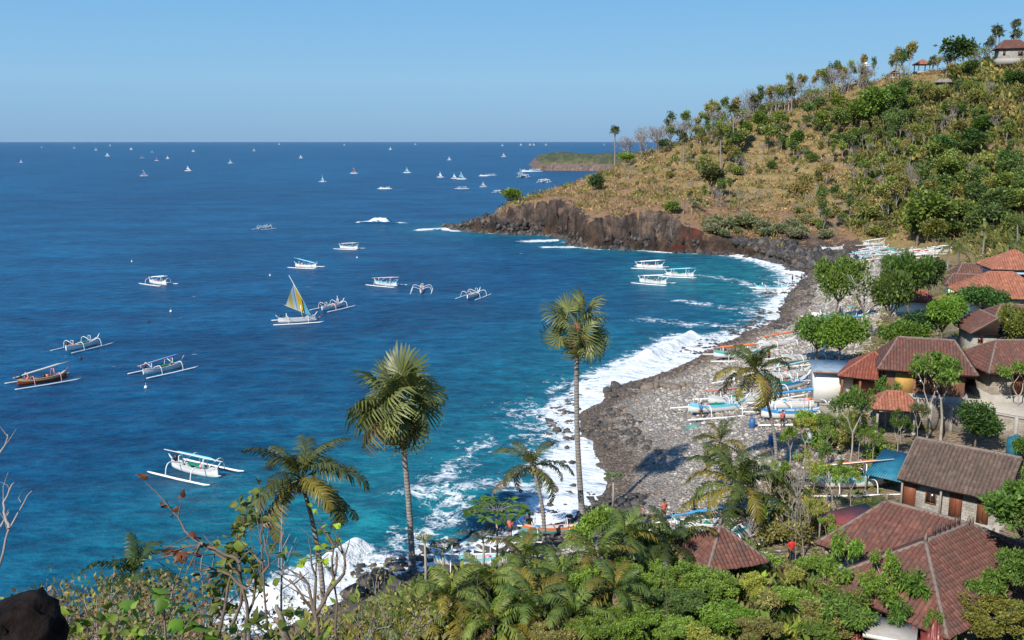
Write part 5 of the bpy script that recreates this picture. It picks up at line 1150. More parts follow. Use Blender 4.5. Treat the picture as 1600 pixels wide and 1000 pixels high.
# mooring buoys
M_buoy = bp('buoy_white', (.75, .75, .72)); 
for px, py, c_, lb in [(126, 561, 'd', 'dark round buoy between the two left boats'), (228, 606, 'w', 'white buoy below the boat with pinkish poles'), (267, 487, 'w', 'white buoy left of the sailing boat'), (232, 503, 'd', 'dark buoy left of the sailing boat'), (422, 431, 'w', 'white buoy beside the tip of the yellow sail'), (558, 403, 'w', 'white buoy right below the crowded boat'), (206, 409, 'w', 'small white buoy far on the left')]:
    mb = MB(); mb.tube([(0, 0, -.2), (0, 0, 0), (0, 0, .2), (0, 0, .32)], [.1, .24, .2, .04], 8); mb.tube([(0, 0, .3), (0, 0, .65)], [.025, .02], 4)
    tag(mb.obj('mooring_buoy', M_buoy if c_ == 'w' else B_dark, smooth=True, loc=sea(px, py)), lb, 'buoy', 'mooring buoys')
# ---- boats drawn up on the beach
def beach(px, py): return hit(px, py, 60)+np.array((0, 0, .05))
hauled = [
 (1150, 632, -28+45, dict(roll=B_blue, tarp=B_green, roll_tilt=.06, label='hauled-out white outrigger with blue and red rolled sail, farthest left on the stones', roll_ends=B_orange)),
 (1120, 645, 20, dict(roll=None, tarp=B_green, label='low white outrigger with a green net left of the leaning palm trunk')),
 (1235, 592, 24, dict(roll=B_sky, roll_ends=B_yel, label='white outrigger with blue and yellow bundle just left of the white hut')),
 (1225, 612, 24, dict(roll=None, tarp=B_green, label='white outrigger between the blue bundled boat and the palm trunk')),
 (1248, 640, 12, dict(roll=B_blue, posts=False, label='white outrigger with a curved blue sail bundle below the white hut')),
 (1240, 655, 8, dict(roll=None, trim=B_blue, label='white and blue hull lowest of the hauled-out row below the white hut')),
 (1150, 560, 10, dict(roll=B_orange, label='white outrigger with an orange rolled sail at the surf, left of the palm crown')),
 (1215, 542, 14, dict(roll=B_orange, posts=False, label='white outrigger with an orange and blue pole above the palm crown')),
 (1325, 763, -3, dict(roll=B_orange, roll_ends=B_white, tall=1.3, trim=B_sky, size=1.0, label='white hull under a long white and orange pole, left of the blue sheet roof')),
 (1325, 745, 4, dict(roll=None, posts=False, label='low white outrigger behind the saplings by the blue sheet roof', size=.9)),
 (1255, 565, 18, dict(roll=None, label='white hull on the stones behind the bushy green tree')),
 (1180, 600, 26, dict(roll=None, label='white outrigger behind the leaning palm trunk')),
 (862, 836, 10, dict(roll=None, posts=False, size=.8, trim=B_orange, hull=B_teal, label='teal and orange outrigger at the foot of the tall fan palm')),
 (1130, 835, 6, dict(roll=B_blue, hull=B_teal, label='weathered teal boat behind the pyramid roofed pavilion')),
 (1100, 850, 12, dict(roll=None, hull=B_grey, label='grey boat hidden by palm fronds behind the pyramid roofed pavilion')),
 (1300, 500, 6, dict(roll=None, label='white hull on the pale stones behind the leaning shore tree')),
 (1320, 505, 3, dict(roll=None, trim=B_blue, label='white and blue hull behind the leaning shore tree')),
 (735, 886, 5, dict(roll=None, posts=False, motor=False, label='white outrigger at the waterline left of the papaya tree', size=.9)),
]
rgb = random.Random(4)
for i, (px, py, hd_, k) in enumerate(hauled):
    s_ = k.pop('size', rgb.uniform(1.05, 1.3))
    boat(beach(px, py), R(hd_+rgb.uniform(-9, 9)), seed=30+i, rest=True, crew=i % 5, size=s_, motor=k.pop('motor', False), group='boats hauled out on the beach', **k)
far_row = [(1330, 412, B_white, 'leftmost white hull of the crowded far boat row'), (1345, 405, B_sky, 'blue bundled boat in the far boat row, second from the left'), (1358, 398, B_white, 'white boat in the upper left of the far boat row'), (1372, 393, B_white, None), (1385, 400, B_teal, None), (1365, 385, B_white, None), (1408, 397, B_teal, None), (1400, 406, B_grey, None), (1425, 402, B_white, None), (1440, 396, B_red, 'boat with red gear at the right end of the far boat row'), (1455, 400, B_white, None), (1468, 396, B_white, None), (1300, 392, B_white, 'single white outrigger lying apart left of the far boat row'), (1340, 420, B_white, None), (1435, 410, B_white, None)]
for i, (px, py, rm, lb) in enumerate(far_row):
    boat(hit(px, py, 120)+np.array((0, 0, .05)), R(18+rgb.uniform(-7, 7)), lb or 'white outrigger packed in the far boat row below the hill', roll=rm if i % 3 else None, trim=rm, posts=bool(i % 2), crew=i % 4, motor=False, rest=True, group='far row of beached boats', thick=1.1, size=1.05, seed=80+i)
# ------------------------------------------------------------ palms that stand out
def palm_at(fn, bx, by, tx, ty, label, dy=0.0, y0=45, base=None, **k):
    b_ = hit(bx, by, y0) if base is None else np.array(base, float); t_ = P(tx, ty, b_[1]+dy); return fn(b_, t_, label, **k)
palm_at(fan_palm, 645, 893, 622, 630, 'big fan palm with a full shaggy crown and brown dead leaves, left of centre', size=1.78, n=32, seed=3, bend=(.15, 0, 0), r=.215, low=-1.05, skirt=12)
palm_at(fan_palm, 912, 822, 902, 510, 'tallest fan palm with a small crown on a long straight trunk, right of centre', size=1.36, n=19, seed=8, bend=(-.25, 0, 0), r=.22, low=-.95, skirt=5)
palm_at(coconut_palm, 506, 965, 470, 748, 'coconut palm with a curved trunk leaning over the surf, left of the big fan palm', size=1.25, n=22, seed=5, bend=(.35, 0, 0), r=.16, colr=(.085, .10, .028), yellow=.35, low=-.9)
palm_at(coconut_palm, 850, 850, 832, 728, 'coconut palm with a wavy trunk standing against the white surf', size=.92, n=15, seed=12, bend=(.3, 0, 0), r=.15, colr=(.10, .115, .035), yellow=.2, low=-1.0)
palm_at(coconut_palm, 1214, 745, 1183, 582, 'coconut palm leaning left over the hauled-out boats', size=1.15, n=20, seed=15, bend=(.5, 0, 0), r=.14, yellow=.5, low=-.9, colr=(.085, .11, .025))
palm_at(coconut_palm, 1138, 765, 1126, 692, 'short coconut palm with yellow hanging fronds on the pebble beach', size=.85, n=15, seed=18, r=.15, yellow=.8, low=-1.0)
palm_at(coconut_palm, 1168, 835, 1152, 762, 'wide coconut palm with long spreading fronds above the pyramid roof', size=1.35, n=18, seed=21, r=.16, low=-.35, colr=(.08, .11, .025), yellow=.3)
palm_at(coconut_palm, 1055, 900, 1048, 850, 'dark green coconut palm just left of the pyramid roof', size=1.05, n=16, seed=24, r=.16, low=-.5, colr=(.055, .08, .02))
palm_at(coconut_palm, 985, 905, 975, 838, 'coconut palm between the tall fan palm and the pebble beach bushes', size=.95, n=16, seed=35, r=.14, low=-.6, colr=(.12, .17, .04), yellow=.25)
low_palms = [(818, 900, 872, 1.05, 'low coconut palm between the papaya tree and the tall fan palm'), (760, 950, 915, 1.0, 'low coconut palm below the papaya tree'), (880, 940, 905, 1.05, 'low coconut palm under the tall fan palm'), (935, 930, 872, 1.0, 'bright low coconut palm right of the tall fan palm'), (700, 985, 935, 1.05, 'low coconut palm right of the big fan palm trunk'),
             (835, 995, 950, 1.05, 'low coconut palm at the bottom edge below the papaya tree'), (900, 1000, 960, 1.0, 'low coconut palm at the bottom edge under the tall fan palm'), (650, 1000, 960, .95, 'low coconut palm at the bottom edge below the big fan palm'), (960, 985, 925, .95, 'low coconut palm at the lower centre beside the leafy bushes'), (585, 1010, 985, .8, 'low coconut palm at the bottom edge above the boulders'), (772, 1010, 975, .95, 'low coconut palm with yellow fronds at the bottom edge'), (998, 880, 850, .85, 'small coconut palm left of the person in pink')]
for i, (px, py, ty, s_, lb) in enumerate(low_palms):
    palm_at(coconut_palm, px, py, px+rg.uniform(-4, 4), ty, lb, size=s_*.85, n=17, seed=70+i, r=.13, low=-.45, yellow=.28, nuts=False, colr=[(.14, .20, .045), (.18, .23, .05), (.10, .155, .035)][i % 3])
b_ = P(212, 985, 26); palm_at(coconut_palm, 0, 0, 208, 905, 'small dark coconut palm among dry shrubs at the lower left', base=(b_[0], b_[1], tz(b_[0], b_[1])), size=.52, n=15, seed=90, r=.09, low=-.4, nuts=False, colr=(.06, .10, .02), yellow=.1)
# ------------------------------------------------------------ village trees
def V(K, bx, by, ty, c, label, wide=1.0, name='tree', cat='tree', group=None, tx=None, y0=45):
    p = hit(bx, by, y0); h_ = max(.8, P(bx, ty, p[1])[2]-p[2]); return tree(K, p, h_, c, name, label, cat, group, rng=rg, wide=wide)
LG = (.16, .25, .045); MG = (.12, .185, .035); DG = (.07, .115, .032); YG = (.25, .27, .055); OL = (.20, .19, .07)
V(K_dense, 1302, 508, 408, (.11, .17, .035), 'leaning shore tree with a dense rounded crown on forked trunks', .62)
V(K_dense, 1275, 572, 492, (.085, .15, .035), 'left of the two bushy green trees behind the white hut', .85)
V(K_dense, 1312, 576, 498, (.11, .19, .03), 'right of the two bushy green trees behind the white hut', .8)
V(K_sparse, 1352, 535, 415, (.08, .11, .03), 'twisted dark tree with a thin crown right of the leaning shore tree', 1.0)
V(K_dense, 1388, 535, 420, (.07, .11, .025), 'tall dark shaggy tree in the middle of the village trees', .5)
V(K_dense, 1420, 500, 402, (.065, .125, .025), 'green tree just left of the small crimson roof', .6)
V(K_dense, 1400, 455, 402, (.05, .10, .025), 'dark round tree beyond the tall shaggy tree', .7)
V(K_dense, 1450, 480, 408, (.04, .075, .022), 'very dark tree between the crimson roof and the coconut palm', .65)
V(K_dense, 1468, 545, 462, (.11, .20, .03), 'bright green upright tree behind the maroon roofs', .7)
V(K_dense, 1440, 545, 490, (.05, .10, .03), 'dark spreading bush left of the bright green upright tree', 1.3)
V(K_dense, 1412, 555, 505, (.10, .17, .03), 'light green bush under the tall shaggy tree', 1.2)
V(K_dense, 1535, 500, 450, (.05, .11, .03), 'dark green bush against the house with teal eaves', 1.2)
V(K_dense, 1592, 560, 480, (.13, .15, .035), 'yellowish tree at the right edge by the maroon roofs', .8)
V(K_open, 1470, 690, 553, (.085, .15, .03), 'tall pale trunked tree with clumped leaves in front of the maroon roofed house', .78)
V(K_open, 1448, 690, 560, (.095, .16, .03), 'slimmer pale trunked tree left of the tall one before the maroon roofs', .6)
V(K_open, 1590, 660, 565, (.095, .17, .03), 'clumped green tree on a bare trunk at the right edge before the block house', .8)
V(K_open, 1382, 672, 590, (.08, .15, .03), 'round headed sapling before the porch of the red roofed house', .7)
V(K_open, 1345, 690, 600, (.07, .13, .03), 'sapling in front of the porch posts', .6)
V(K_open, 1325, 735, 610, (.08, .14, .03), 'slender leafy sapling right of the white hut', .6)
V(K_open, 1400, 720, 640, (.07, .12, .03), 'sapling against the grey block wall', .6)
V(K_open, 1432, 700, 628, (.10, .12, .06), 'almost bare pale sapling against the grey block wall', .5)
V(K_dense, 1522, 702, 637, (.045, .095, .022), 'round dark green bushy tree before the block wall, above the gable roof', 1.05)
V(K_dense, 1597, 735, 680, (.08, .15, .03), 'leafy tree at the right edge by the blue tank', .8)
sap = [(1285, 700), (1300, 725), (1318, 700), (1340, 720), (1362, 735), (1375, 700), (1290, 755), (1310, 770), (1355, 715), (1330, 790), (1300, 800), (1268, 780), (1346, 675), (1408, 690)]
for px, py in sap: V(K_open, px, py+rg.uniform(-6, 10), py-rg.uniform(45, 80), rg.choice([LG, MG, MG, DG]), 'young tree with clumped leaves in the grove between the beach and the block wall', .6, 'sapling', 'sapling', 'saplings in the grove')
for px, py in [(1272, 690), (1285, 740), (1315, 745), (1345, 740), (1368, 712), (1390, 742), (1260, 660), (1330, 668), (1290, 665), (1310, 690), (1340, 655)]: V(K_bush, px, py+8, py-14, rg.choice([LG, MG, DG, OL]), 'leafy bush on the ground of the grove above the boats', 1.0, 'bush', 'bush', 'bushes in the grove')
for px, py in [(1190, 800), (1215, 810), (1235, 790), (1260, 815), (1205, 840), (1180, 820), (1245, 840), (1222, 765), (1270, 800), (1290, 822), (1150, 815)]: V(K_bush, px, py+10, py-18, rg.choice([(.20, .19, .06), (.17, .16, .06), OL]), 'yellowing shrub on dry ground between the wide palm and the brown tiled house', 1.0, 'bush', 'bush', 'yellowing shrubs')
for px, py, ty in [(1205, 790, 700), (1240, 800, 715), (1232, 840, 740), (1265, 745, 690), (1290, 790, 720), (1180, 870, 800), (1255, 870, 770), (1300, 760, 700)]: V(K_bare, px, py, ty, (0, 0, 0), 'leafless grey branched small tree in the scrub by the hauled boats', .6, 'bare_tree', 'tree', 'bare small trees in the scrub')
V(K_twig, 1242, 885, 690, (0, 0, 0), 'tall bare stem beside the person in a red shirt', .35, 'bare_tree')
# right edge and bottom masses
V(K_big, 1612, 960, 745, (.075, .14, .028), 'large leafy tree filling the right edge beside the lower roofs', .8)
V(K_big, 1640, 1000, 830, (.065, .125, .025), 'second large leafy tree at the right edge, lower and nearer', .9)
V(K_big, 1545, 1010, 935, (.17, .17, .04), 'yellow green shrub in the bottom right corner', 1.2)
V(K_big, 1590, 1015, 945, (.13, .15, .035), 'olive shrub in the bottom right corner beside the yellow green one', 1.1)
def onroof(K, px, py, z, h_, c, label, wide=1.0):           # trees growing in front of the roofs: crown seen at this pixel
    p = G(px, py, z); g_ = tz(p[0], p[1]); return tree(K, (p[0], p[1], g_), z-g_+h_*.4, c, 'mango_tree', label, 'tree', None, rng=rg, wide=wide)
K_mango = kind(3, 340, h=5, per=70, rad=.5, size=.42, aspect=.28, levels=2, nb=(3, 4), spread=.62, up=.4, flat=.8, droop=.7, trunk=.5, r0=.07)
onroof(K_mango, 1342, 850, 7.2, 1.2, (.11, .21, .03), 'narrow leaved bright tree in front of the left part of the brown tiled roof', .62)
onroof(K_mango, 1392, 895, 7.0, 1.4, (.09, .18, .03), 'narrow leaved tree before the middle of the lower roofs', .8)
onroof(K_mango, 1425, 880, 7.2, 1.0, (.10, .19, .03), 'tuft of narrow leaves against the big red brown roof', .5)
onroof(K_mango, 1372, 915, 6.8, 1.4, (.12, .20, .035), 'narrow leaved tree covering the join of the two lower right roofs', .9)
onroof(K_mango, 1325, 895, 6.6, 1.2, (.13, .21, .035), 'bright narrow leaved tree at the front eave of the brown tiled house', .8)
onroof(K_mango, 1355, 945, 6.4, 1.4, (.10, .17, .035), 'dark narrow leaved tree left of the orange walled shed', 1.0)
onroof(K_mango, 1452, 958, 6.2, 1.0, (.12, .19, .035), 'leaf tuft above the family shrine', .5)
onroof(K_mango, 1545, 905, 7.0, 1.2, (.10, .17, .035), 'narrow leaved tree against the right slope of the red brown roof', .8)
onroof(K_open, 1385, 870, 8.0, 1.2, (.13, .21, .035), 'open clumped tree rising before the brown tiled roof', .6)
onroof(K_mango, 1408, 955, 6.4, 1.0, (.08, .16, .03), 'narrow leaved tree above the orange walled shed', .7)
onroof(K_mango, 1340, 930, 6.4, 1.2, (.12, .17, .035), 'bronze green narrow leaved tree left of the lower roofs', .8)
bushes = [(1205, 905, 865, LG, 1.2), (1265, 915, 868, LG, 1.0), (1235, 935, 890, YG, 1.0), (1180, 945, 905, YG, 1.1), (1140, 960, 915, LG, 1.2), (1090, 955, 900, MG, 1.3), (1030, 950, 895, MG, 1.2), (1060, 985, 935, DG, 1.2), (1110, 1000, 950, LG, 1.4), (1150, 1000, 955, (.12, .22, .03), 1.2), (1205, 985, 930, OL, 1.1), (1255, 985, 925, LG, 1.1),
          (1300, 965, 905, MG, 1.1), (1300, 1010, 950, OL, 1.1), (1240, 1020, 965, MG, 1.2), (1180, 1025, 975, OL, 1.1), (1010, 1000, 945, MG, 1.3), (985, 1015, 965, LG, 1.1), (1000, 920, 875, LG, 1.0), (960, 900, 850, MG, .9), (1040, 905, 868, DG, 1.2), (1050, 1020, 975, LG, 1.2), (1340, 1010, 960, YG, 1.0), (940, 1020, 965, MG, 1.0), (1290, 900, 862, MG, .8), (860, 1025, 975, OL, 1.0), (1130, 1030, 985, YG, 1.2), (1365, 965, 930, LG, .8)]
for i, (px, py, ty, c_, wd_) in enumerate(bushes):
    V(K_big if i % 2 else K_mango, px, py, ty-4, c_, 'leafy shrub in the dense greenery along the lower right, left of the tiled roofs', wd_*1.15, 'shrub', 'shrub', 'shrubs in the lower greenery', y0=40)
for px, py, ty in [(940, 826, 800), (1000, 850, 826), (1030, 860, 836), (975, 835, 808), (1080, 850, 830), (905, 845, 825), (925, 825, 806)]: V(K_bush, px, py+6, ty, rg.choice([MG, LG, DG]), 'small bush at the edge of the pebbles near the tall fan palm', .9, 'bush', 'bush', 'bushes at the pebble edge')
for px, py, ty, c_ in [(690, 990, 935, LG), (740, 1000, 950, MG), (800, 985, 925, LG), (860, 985, 930, YG), (920, 960, 890, LG), (640, 1010, 965, YG), (1000, 960, 900, LG), (950, 1005, 950, MG), (975, 940, 880, LG), (720, 950, 915, OL), (1080, 920, 875, LG), (900, 1015, 965, LG), (1010, 895, 860, MG)]:
    V(K_big, px, py, ty, c_, 'fresh green leafy shrub standing among the low palms', .8, 'shrub', 'shrub', 'shrubs among the low palms', y0=40)
V(K_big, 1590, 905, 728, (.10, .17, .035), 'spreading leafy tree overhanging the right end of the grey brown gable roof', .62)
V(K_big, 1560, 990, 860, (.09, .155, .035), 'leafy tree in front of the right slope of the red brown roof', .6)
for px, py, ty in [(1232, 735, 668), (1258, 722, 650), (1278, 745, 665), (1250, 770, 700), (1225, 790, 722), (1200, 775, 715), (1188, 850, 785), (1262, 850, 780), (1288, 860, 800)]:
    V(K_open, px, py, ty, rg.choice([LG, MG, YG]), 'loose thin tree at the beach edge between the palms and the boats', .62, 'sapling', 'sapling', 'loose trees at the beach edge')
# papaya like flat crowned trees at the surf
def papaya(bx, by, ty, label, s_=1.0, c_=(.09, .17, .03)):
    p = hit(bx, by, 45); h_ = P(bx, ty, p[1])[2]-p[2]; o = empty('papaya_tree', p, 0, label, 'tree'); mb = MB(); mb.tube([(0, 0, -.3), (.05, 0, h_*.5), (0, .03, h_*.93)], [.11, .09, .06], 6); mb.obj('trunk', M_pale, o, True)
    rng = np.random.RandomState(int(bx)); m_ = MB(); C = []; D = []
    for k in range(26):
        a = k*2.4; L_ = (.55+.75*rng.rand())*s_; e_ = np.array((math.cos(a)*L_, math.sin(a)*L_, h_-.1+.25*rng.rand()-.1*L_)); m_.tube([(0, 0, h_*.9), e_*[.5, .5, 1], e_], [.018, .015, .01], 3, cap=False)
        for j in range(9): C.append(e_); D.append((math.cos(a+(j-4)*.55), math.sin(a+(j-4)*.55), -.05))
    m_.obj('leaf_stalks', M_pale, o)
    v, q = leaf_quads(rng, np.array(C), np.array(D)*2.5, .42*s_, .35, 0, .1); kid('crown', mesh_np('crown', v, q, mats=[M_leaf]), o, color=c_); return o
papaya(776, 888, 792, 'papaya tree with a flat spreading crown against the surf', 1.5); papaya(692, 905, 852, 'small dark papaya like tree left of the papaya tree', .6, (.04, .07, .025)); papaya(755, 900, 835, 'small dark leaved tree just left of the papaya trunk', .5, (.04, .075, .03)); papaya(957, 800, 740, 'small bright leafed tree on dark stems at the pebble edge', .5, (.08, .20, .03)); papaya(665, 935, 838, 'slim yellow green plant right of the big fan palm trunk', .4, (.20, .24, .05))
# undergrowth of the village and the near slope
def vill(rng, n):
    x = rng.uniform(-18, 130, n*5); y = rng.uniform(30, 205, n*5); px = 800+FPX*x/(y*math.cos(PITCH)+4.5); H_ = terrain(x, y); d_ = shore_dist(x, y)
    lim = np.interp(y, [30, 50, 60, 75, 90, 110, 130, 200], [-8, 0, 9, 24, 33, 40, 48, 85]); hz = fbm(x/7, y/7, 3, 4)
    ok = (px < 1650) & (px > 480) & (x > lim+3*(hz-.5)) & (d_ > 3) & (hz > .42); return np.stack([x, y], 1)[ok][:n]
scatter('ground_cover', 'low weeds and leafy plants on the village ground', 3600, vill, 22, (.25, .75), [MG, LG, OL, OL, (.20, .17, .07), YG, (.24, .19, .10)], M_tint, 5, .8)
def nearslope(rng, n):
    x = rng.uniform(-28, 50, n*3); y = rng.uniform(33, 58, n*3); H_ = terrain(x, y); d_ = shore_dist(x, y); ok = (d_ > 2.5) & (y < np.interp(x, [-20, -8, 0, 8, 16, 24], [44, 54, 58, 60, 56, 46])); return np.stack([x, y], 1)[ok][:n]
scatter('slope_greenery', 'dense mixed greenery under the palms at the bottom', 2600, nearslope, 46, (.5, 1.3), [MG, LG, OL, YG, (.20, .17, .07), DG], M_tint, 6, 1.0)
# ------------------------------------------------------------ stones and rocks
def rockmesh(name, seed, mat, sub=2, rough=.35, flat=.75):
    bm = bmesh.new(); bmesh.ops.create_icosphere(bm, subdivisions=sub, radius=1); rng = np.random.RandomState(seed)
    pl = rng.normal(0, 1, (15, 3)); pl /= np.linalg.norm(pl, axis=1)[:, None]; of = .5+.4*rng.rand(15)
    V = []
    for v in bm.verts:
        p = np.array(v.co); k = 1.0
        for a, b_ in zip(pl, of):
            dd_ = p@a
            if dd_*k > b_: k = min(k, b_/dd_)
        V.append(p*k*(1+rng.normal(0, rough*.08))*[1.15, .95, flat])
    me_ = mesh_np(name, V, None, [[v.index for v in f.verts] for f in bm.faces], [mat], smooth=False); bm.free(); return me_
def stonemat(name, c, var=.4, attrn=None):
    m, t, b = newmat(name); p = obj_pos(t); n = noise(t, 2.5, 5, .65, p)
    if attrn: base = attr(t, attrn, 'Color')
    else: base = mix(t, c, c, 0.0)
    cc = mix(t, base, ramp(t, [(.3, (1-var,)*3), (.7, (1+var*.6,)*3)], n.outputs[0]).outputs[0], 1.0, 'MULTIPLY')
    t.links.new(cc, b.inputs['Base Color']); b.inputs['Roughness'].default_value = .8; bump(t, b, n.outputs[0], .5, .1); return m
M_rock = stonemat('dark_boulder', (.075, .068, .062)); M_rockb = stonemat('brown_boulder', (.20, .16, .125)); M_stones = stonemat('stone_heap', (.2, .2, .2), .25, 'tint')
RK = [rockmesh('boulder', s_, M_rock) for s_ in range(5)]; RKB = [rockmesh('boulder', 10+s_, M_rockb) for s_ in range(4)]
def boulder(px, py, r_, label, K=RK, group='boulders', i=0):
    p = hit(px, py, 45) if py < 1000 else hit(px, py, 30); z = max(p[2], -.05); o = link('boulder', K[i % len(K)], loc=(p[0], p[1], z+r_*.15), rot=(rg.uniform(-.3, .3), rg.uniform(-.3, .3), rg.uniform(0, 6.28)), scale=r_)
    return tag(o, label, 'boulder', group)
rowb = [(948, 612, .8), (962, 606, 1.0), (975, 612, .7), (985, 604, .8), (998, 607, .9), (1012, 608, 1.1), (1024, 606, .9), (1036, 604, .8), (1046, 606, 1.0), (1056, 608, .9), (1066, 604, .8), (960, 620, .6), (990, 618, .7), (1078, 604, .7)]
for i, (px, py, r_) in enumerate(rowb): boulder(px, py, r_*.95, 'large rounded boulder in the row running out from the beach into the surf', RKB if px > 1010 else RK, 'row of large boulders', i)
for i, (px, py, r_) in enumerate([(930, 655, .5), (870, 673, .5), (905, 640, .4), (885, 700, .35), (915, 680, .45), (860, 790, .4), (895, 760, .35), (600, 905, .9), (575, 915, .8), (555, 935, 1.0), (540, 955, .9), (590, 925, .8), (620, 915, .6), (520, 975, .8), (560, 965, 1.1), (635, 905, .5), (700, 893, .6), (715, 887, .5), (730, 884, .5), (610, 940, .9), (480, 1000, .6)]):
    boulder(px, py, r_*1.1, 'dark wet rock in the white surf near the palms' if i < 7 else 'dark angular rock on the shore left of the low palms', RK, 'surf rocks' if i < 7 else 'dark shore rocks', i)
def stones(name, label, x, y, z, s_, cols, seed, sub=1, flat=.7, mat=None):
    rng = np.random.RandomState(seed); bm = bmesh.new(); bmesh.ops.create_icosphere(bm, subdivisions=sub, radius=1)
    T_ = [np.array([v.co for v in bm.verts])*(1+rng.normal(0, .26, (len(bm.verts), 1))) for _ in range(6)]; F = np.array([[v.index for v in f.verts] for f in bm.faces]); bm.free()
    n = len(x); nv = len(T_[0]); vt = rng.randint(0, 6, n); A_ = np.stack(T_)[vt]; a = rng.rand(n)*6.28; ca, sa = np.cos(a), np.sin(a)
    A_ = A_*np.stack([np.ones(n)*1.1, .7+.4*rng.rand(n), flat*(.7+.5*rng.rand(n))], 1)[:, None]
    X_ = A_[..., 0]*ca[:, None]-A_[..., 1]*sa[:, None]; Y_ = A_[..., 0]*sa[:, None]+A_[..., 1]*ca[:, None]; Vv = np.stack([X_, Y_, A_[..., 2]], -1)*s_[:, None, None]+np.stack([x, y, z], 1)[:, None]
    me_ = mesh_np(name, Vv.reshape(-1, 3), None, (F[None]+np.arange(n)[:, None, None]*nv).reshape(-1, 3), [mat or M_stones])
    cc = np.array(cols)[rng.randint(0, len(cols), n)]*(.7+.55*rng.rand(n))[:, None]
    return me_, cc, nv
def put(name, label, me_, cc, nv): vcol(me_, 'tint', np.repeat(cc, nv, 0)); return tag(link(name, me_), label, kind='stuff')
rng = np.random.RandomState(77)
# cobbles on the upper beach, brown and dark rubble by the waterline
x = rng.uniform(-20, 90, 150000); y = rng.uniform(52, 240, 150000); lim = np.interp(y, [52, 60, 75, 90, 110, 130, 200, 240], [2, 9, 24, 33, 40, 48, 85, 92]); ok = (x < lim+2) & (rng.rand(150000) < np.clip(75/y, .25, 1)); x, y = x[ok], y[ok]; d_ = shore_dist(x, y); ok = (d_ > .3); x, y, d_ = x[ok][:26000], y[ok][:26000], d_[ok][:26000]
z = terrain(x, y); s_ = (.07+.13*rng.rand(len(x))**2)*np.clip(y/75, .9, 1.9)
me_, cc, nv = stones('cobbles', '', x, y, z, s_, [(.41, .37, .32), (.35, .32, .275), (.48, .45, .40), (.29, .25, .205), (.38, .335, .28)], 5, sub=1)
dn = d_+5*(fbm(x/8, y/8, 3, 5)-.5)
br = sstep(7.0, 4.0, dn)[:, None]; cc = cc*(1-br)+np.array((.20, .155, .12))*(.5+.9*rng.rand(len(x)))[:, None]*br; wt = sstep(3.2, 1.0, dn)[:, None]; cc = cc*(1-wt*.38)
put('cobbles', 'grey and brown cobbles over the beach', me_, cc, nv)
# rubble rocks half in the surf
x = rng.uniform(-25, 75, 60000); y = rng.uniform(50, 225, 60000); d_ = shore_dist(x, y); clump = fbm(x/6, y/6, 3, 2); ok = (d_ > -4.5) & (d_ < 5) & (clump > .5); x, y = x[ok][:3000], y[ok][:3000]
z = np.maximum(terrain(x, y), -.12); s_ = .18+.32*rng.rand(len(x))**2.2
me_, cc, nv = stones('surf_rubble', '', x, y, z, s_, [(.06, .055, .05), (.09, .08, .07), (.13, .105, .085), (.045, .042, .04)], 6, sub=1); put('surf_rubble', 'dark wet rubble along the waterline of the beach', me_, cc, nv)
# craggy rocks of the headland foot and faces
x = rng.uniform(-24, 85, 90000); y = rng.uniform(205, 345, 90000); h_, d_, hd_, rk_, H_ = terrain(x, y, True)
ok = (d_ > -2.5) & (hd_ > .3) & (h_ < 3.4) & (d_ < 14); ok &= (fbm(x/6, y/6, 3, 3) > .42); x, y, h_, d_ = x[ok][:9000], y[ok][:9000], h_[ok][:9000], d_[ok][:9000]
s_ = (.28+.75*rng.rand(len(x))**3)*np.where(h_ > 3.2, 1.15, 1.0)
me_, cc, nv = stones('headland_rocks', '', x, y, np.maximum(h_, -.2), s_, [(.04, .037, .037), (.065, .06, .057), (.028, .027, .028), (.09, .08, .07), (.11, .095, .08)], 8, sub=1, flat=1.15)
put('headland_rocks', 'jagged dark rocks at the foot and on the faces of the headland', me_, cc, nv)
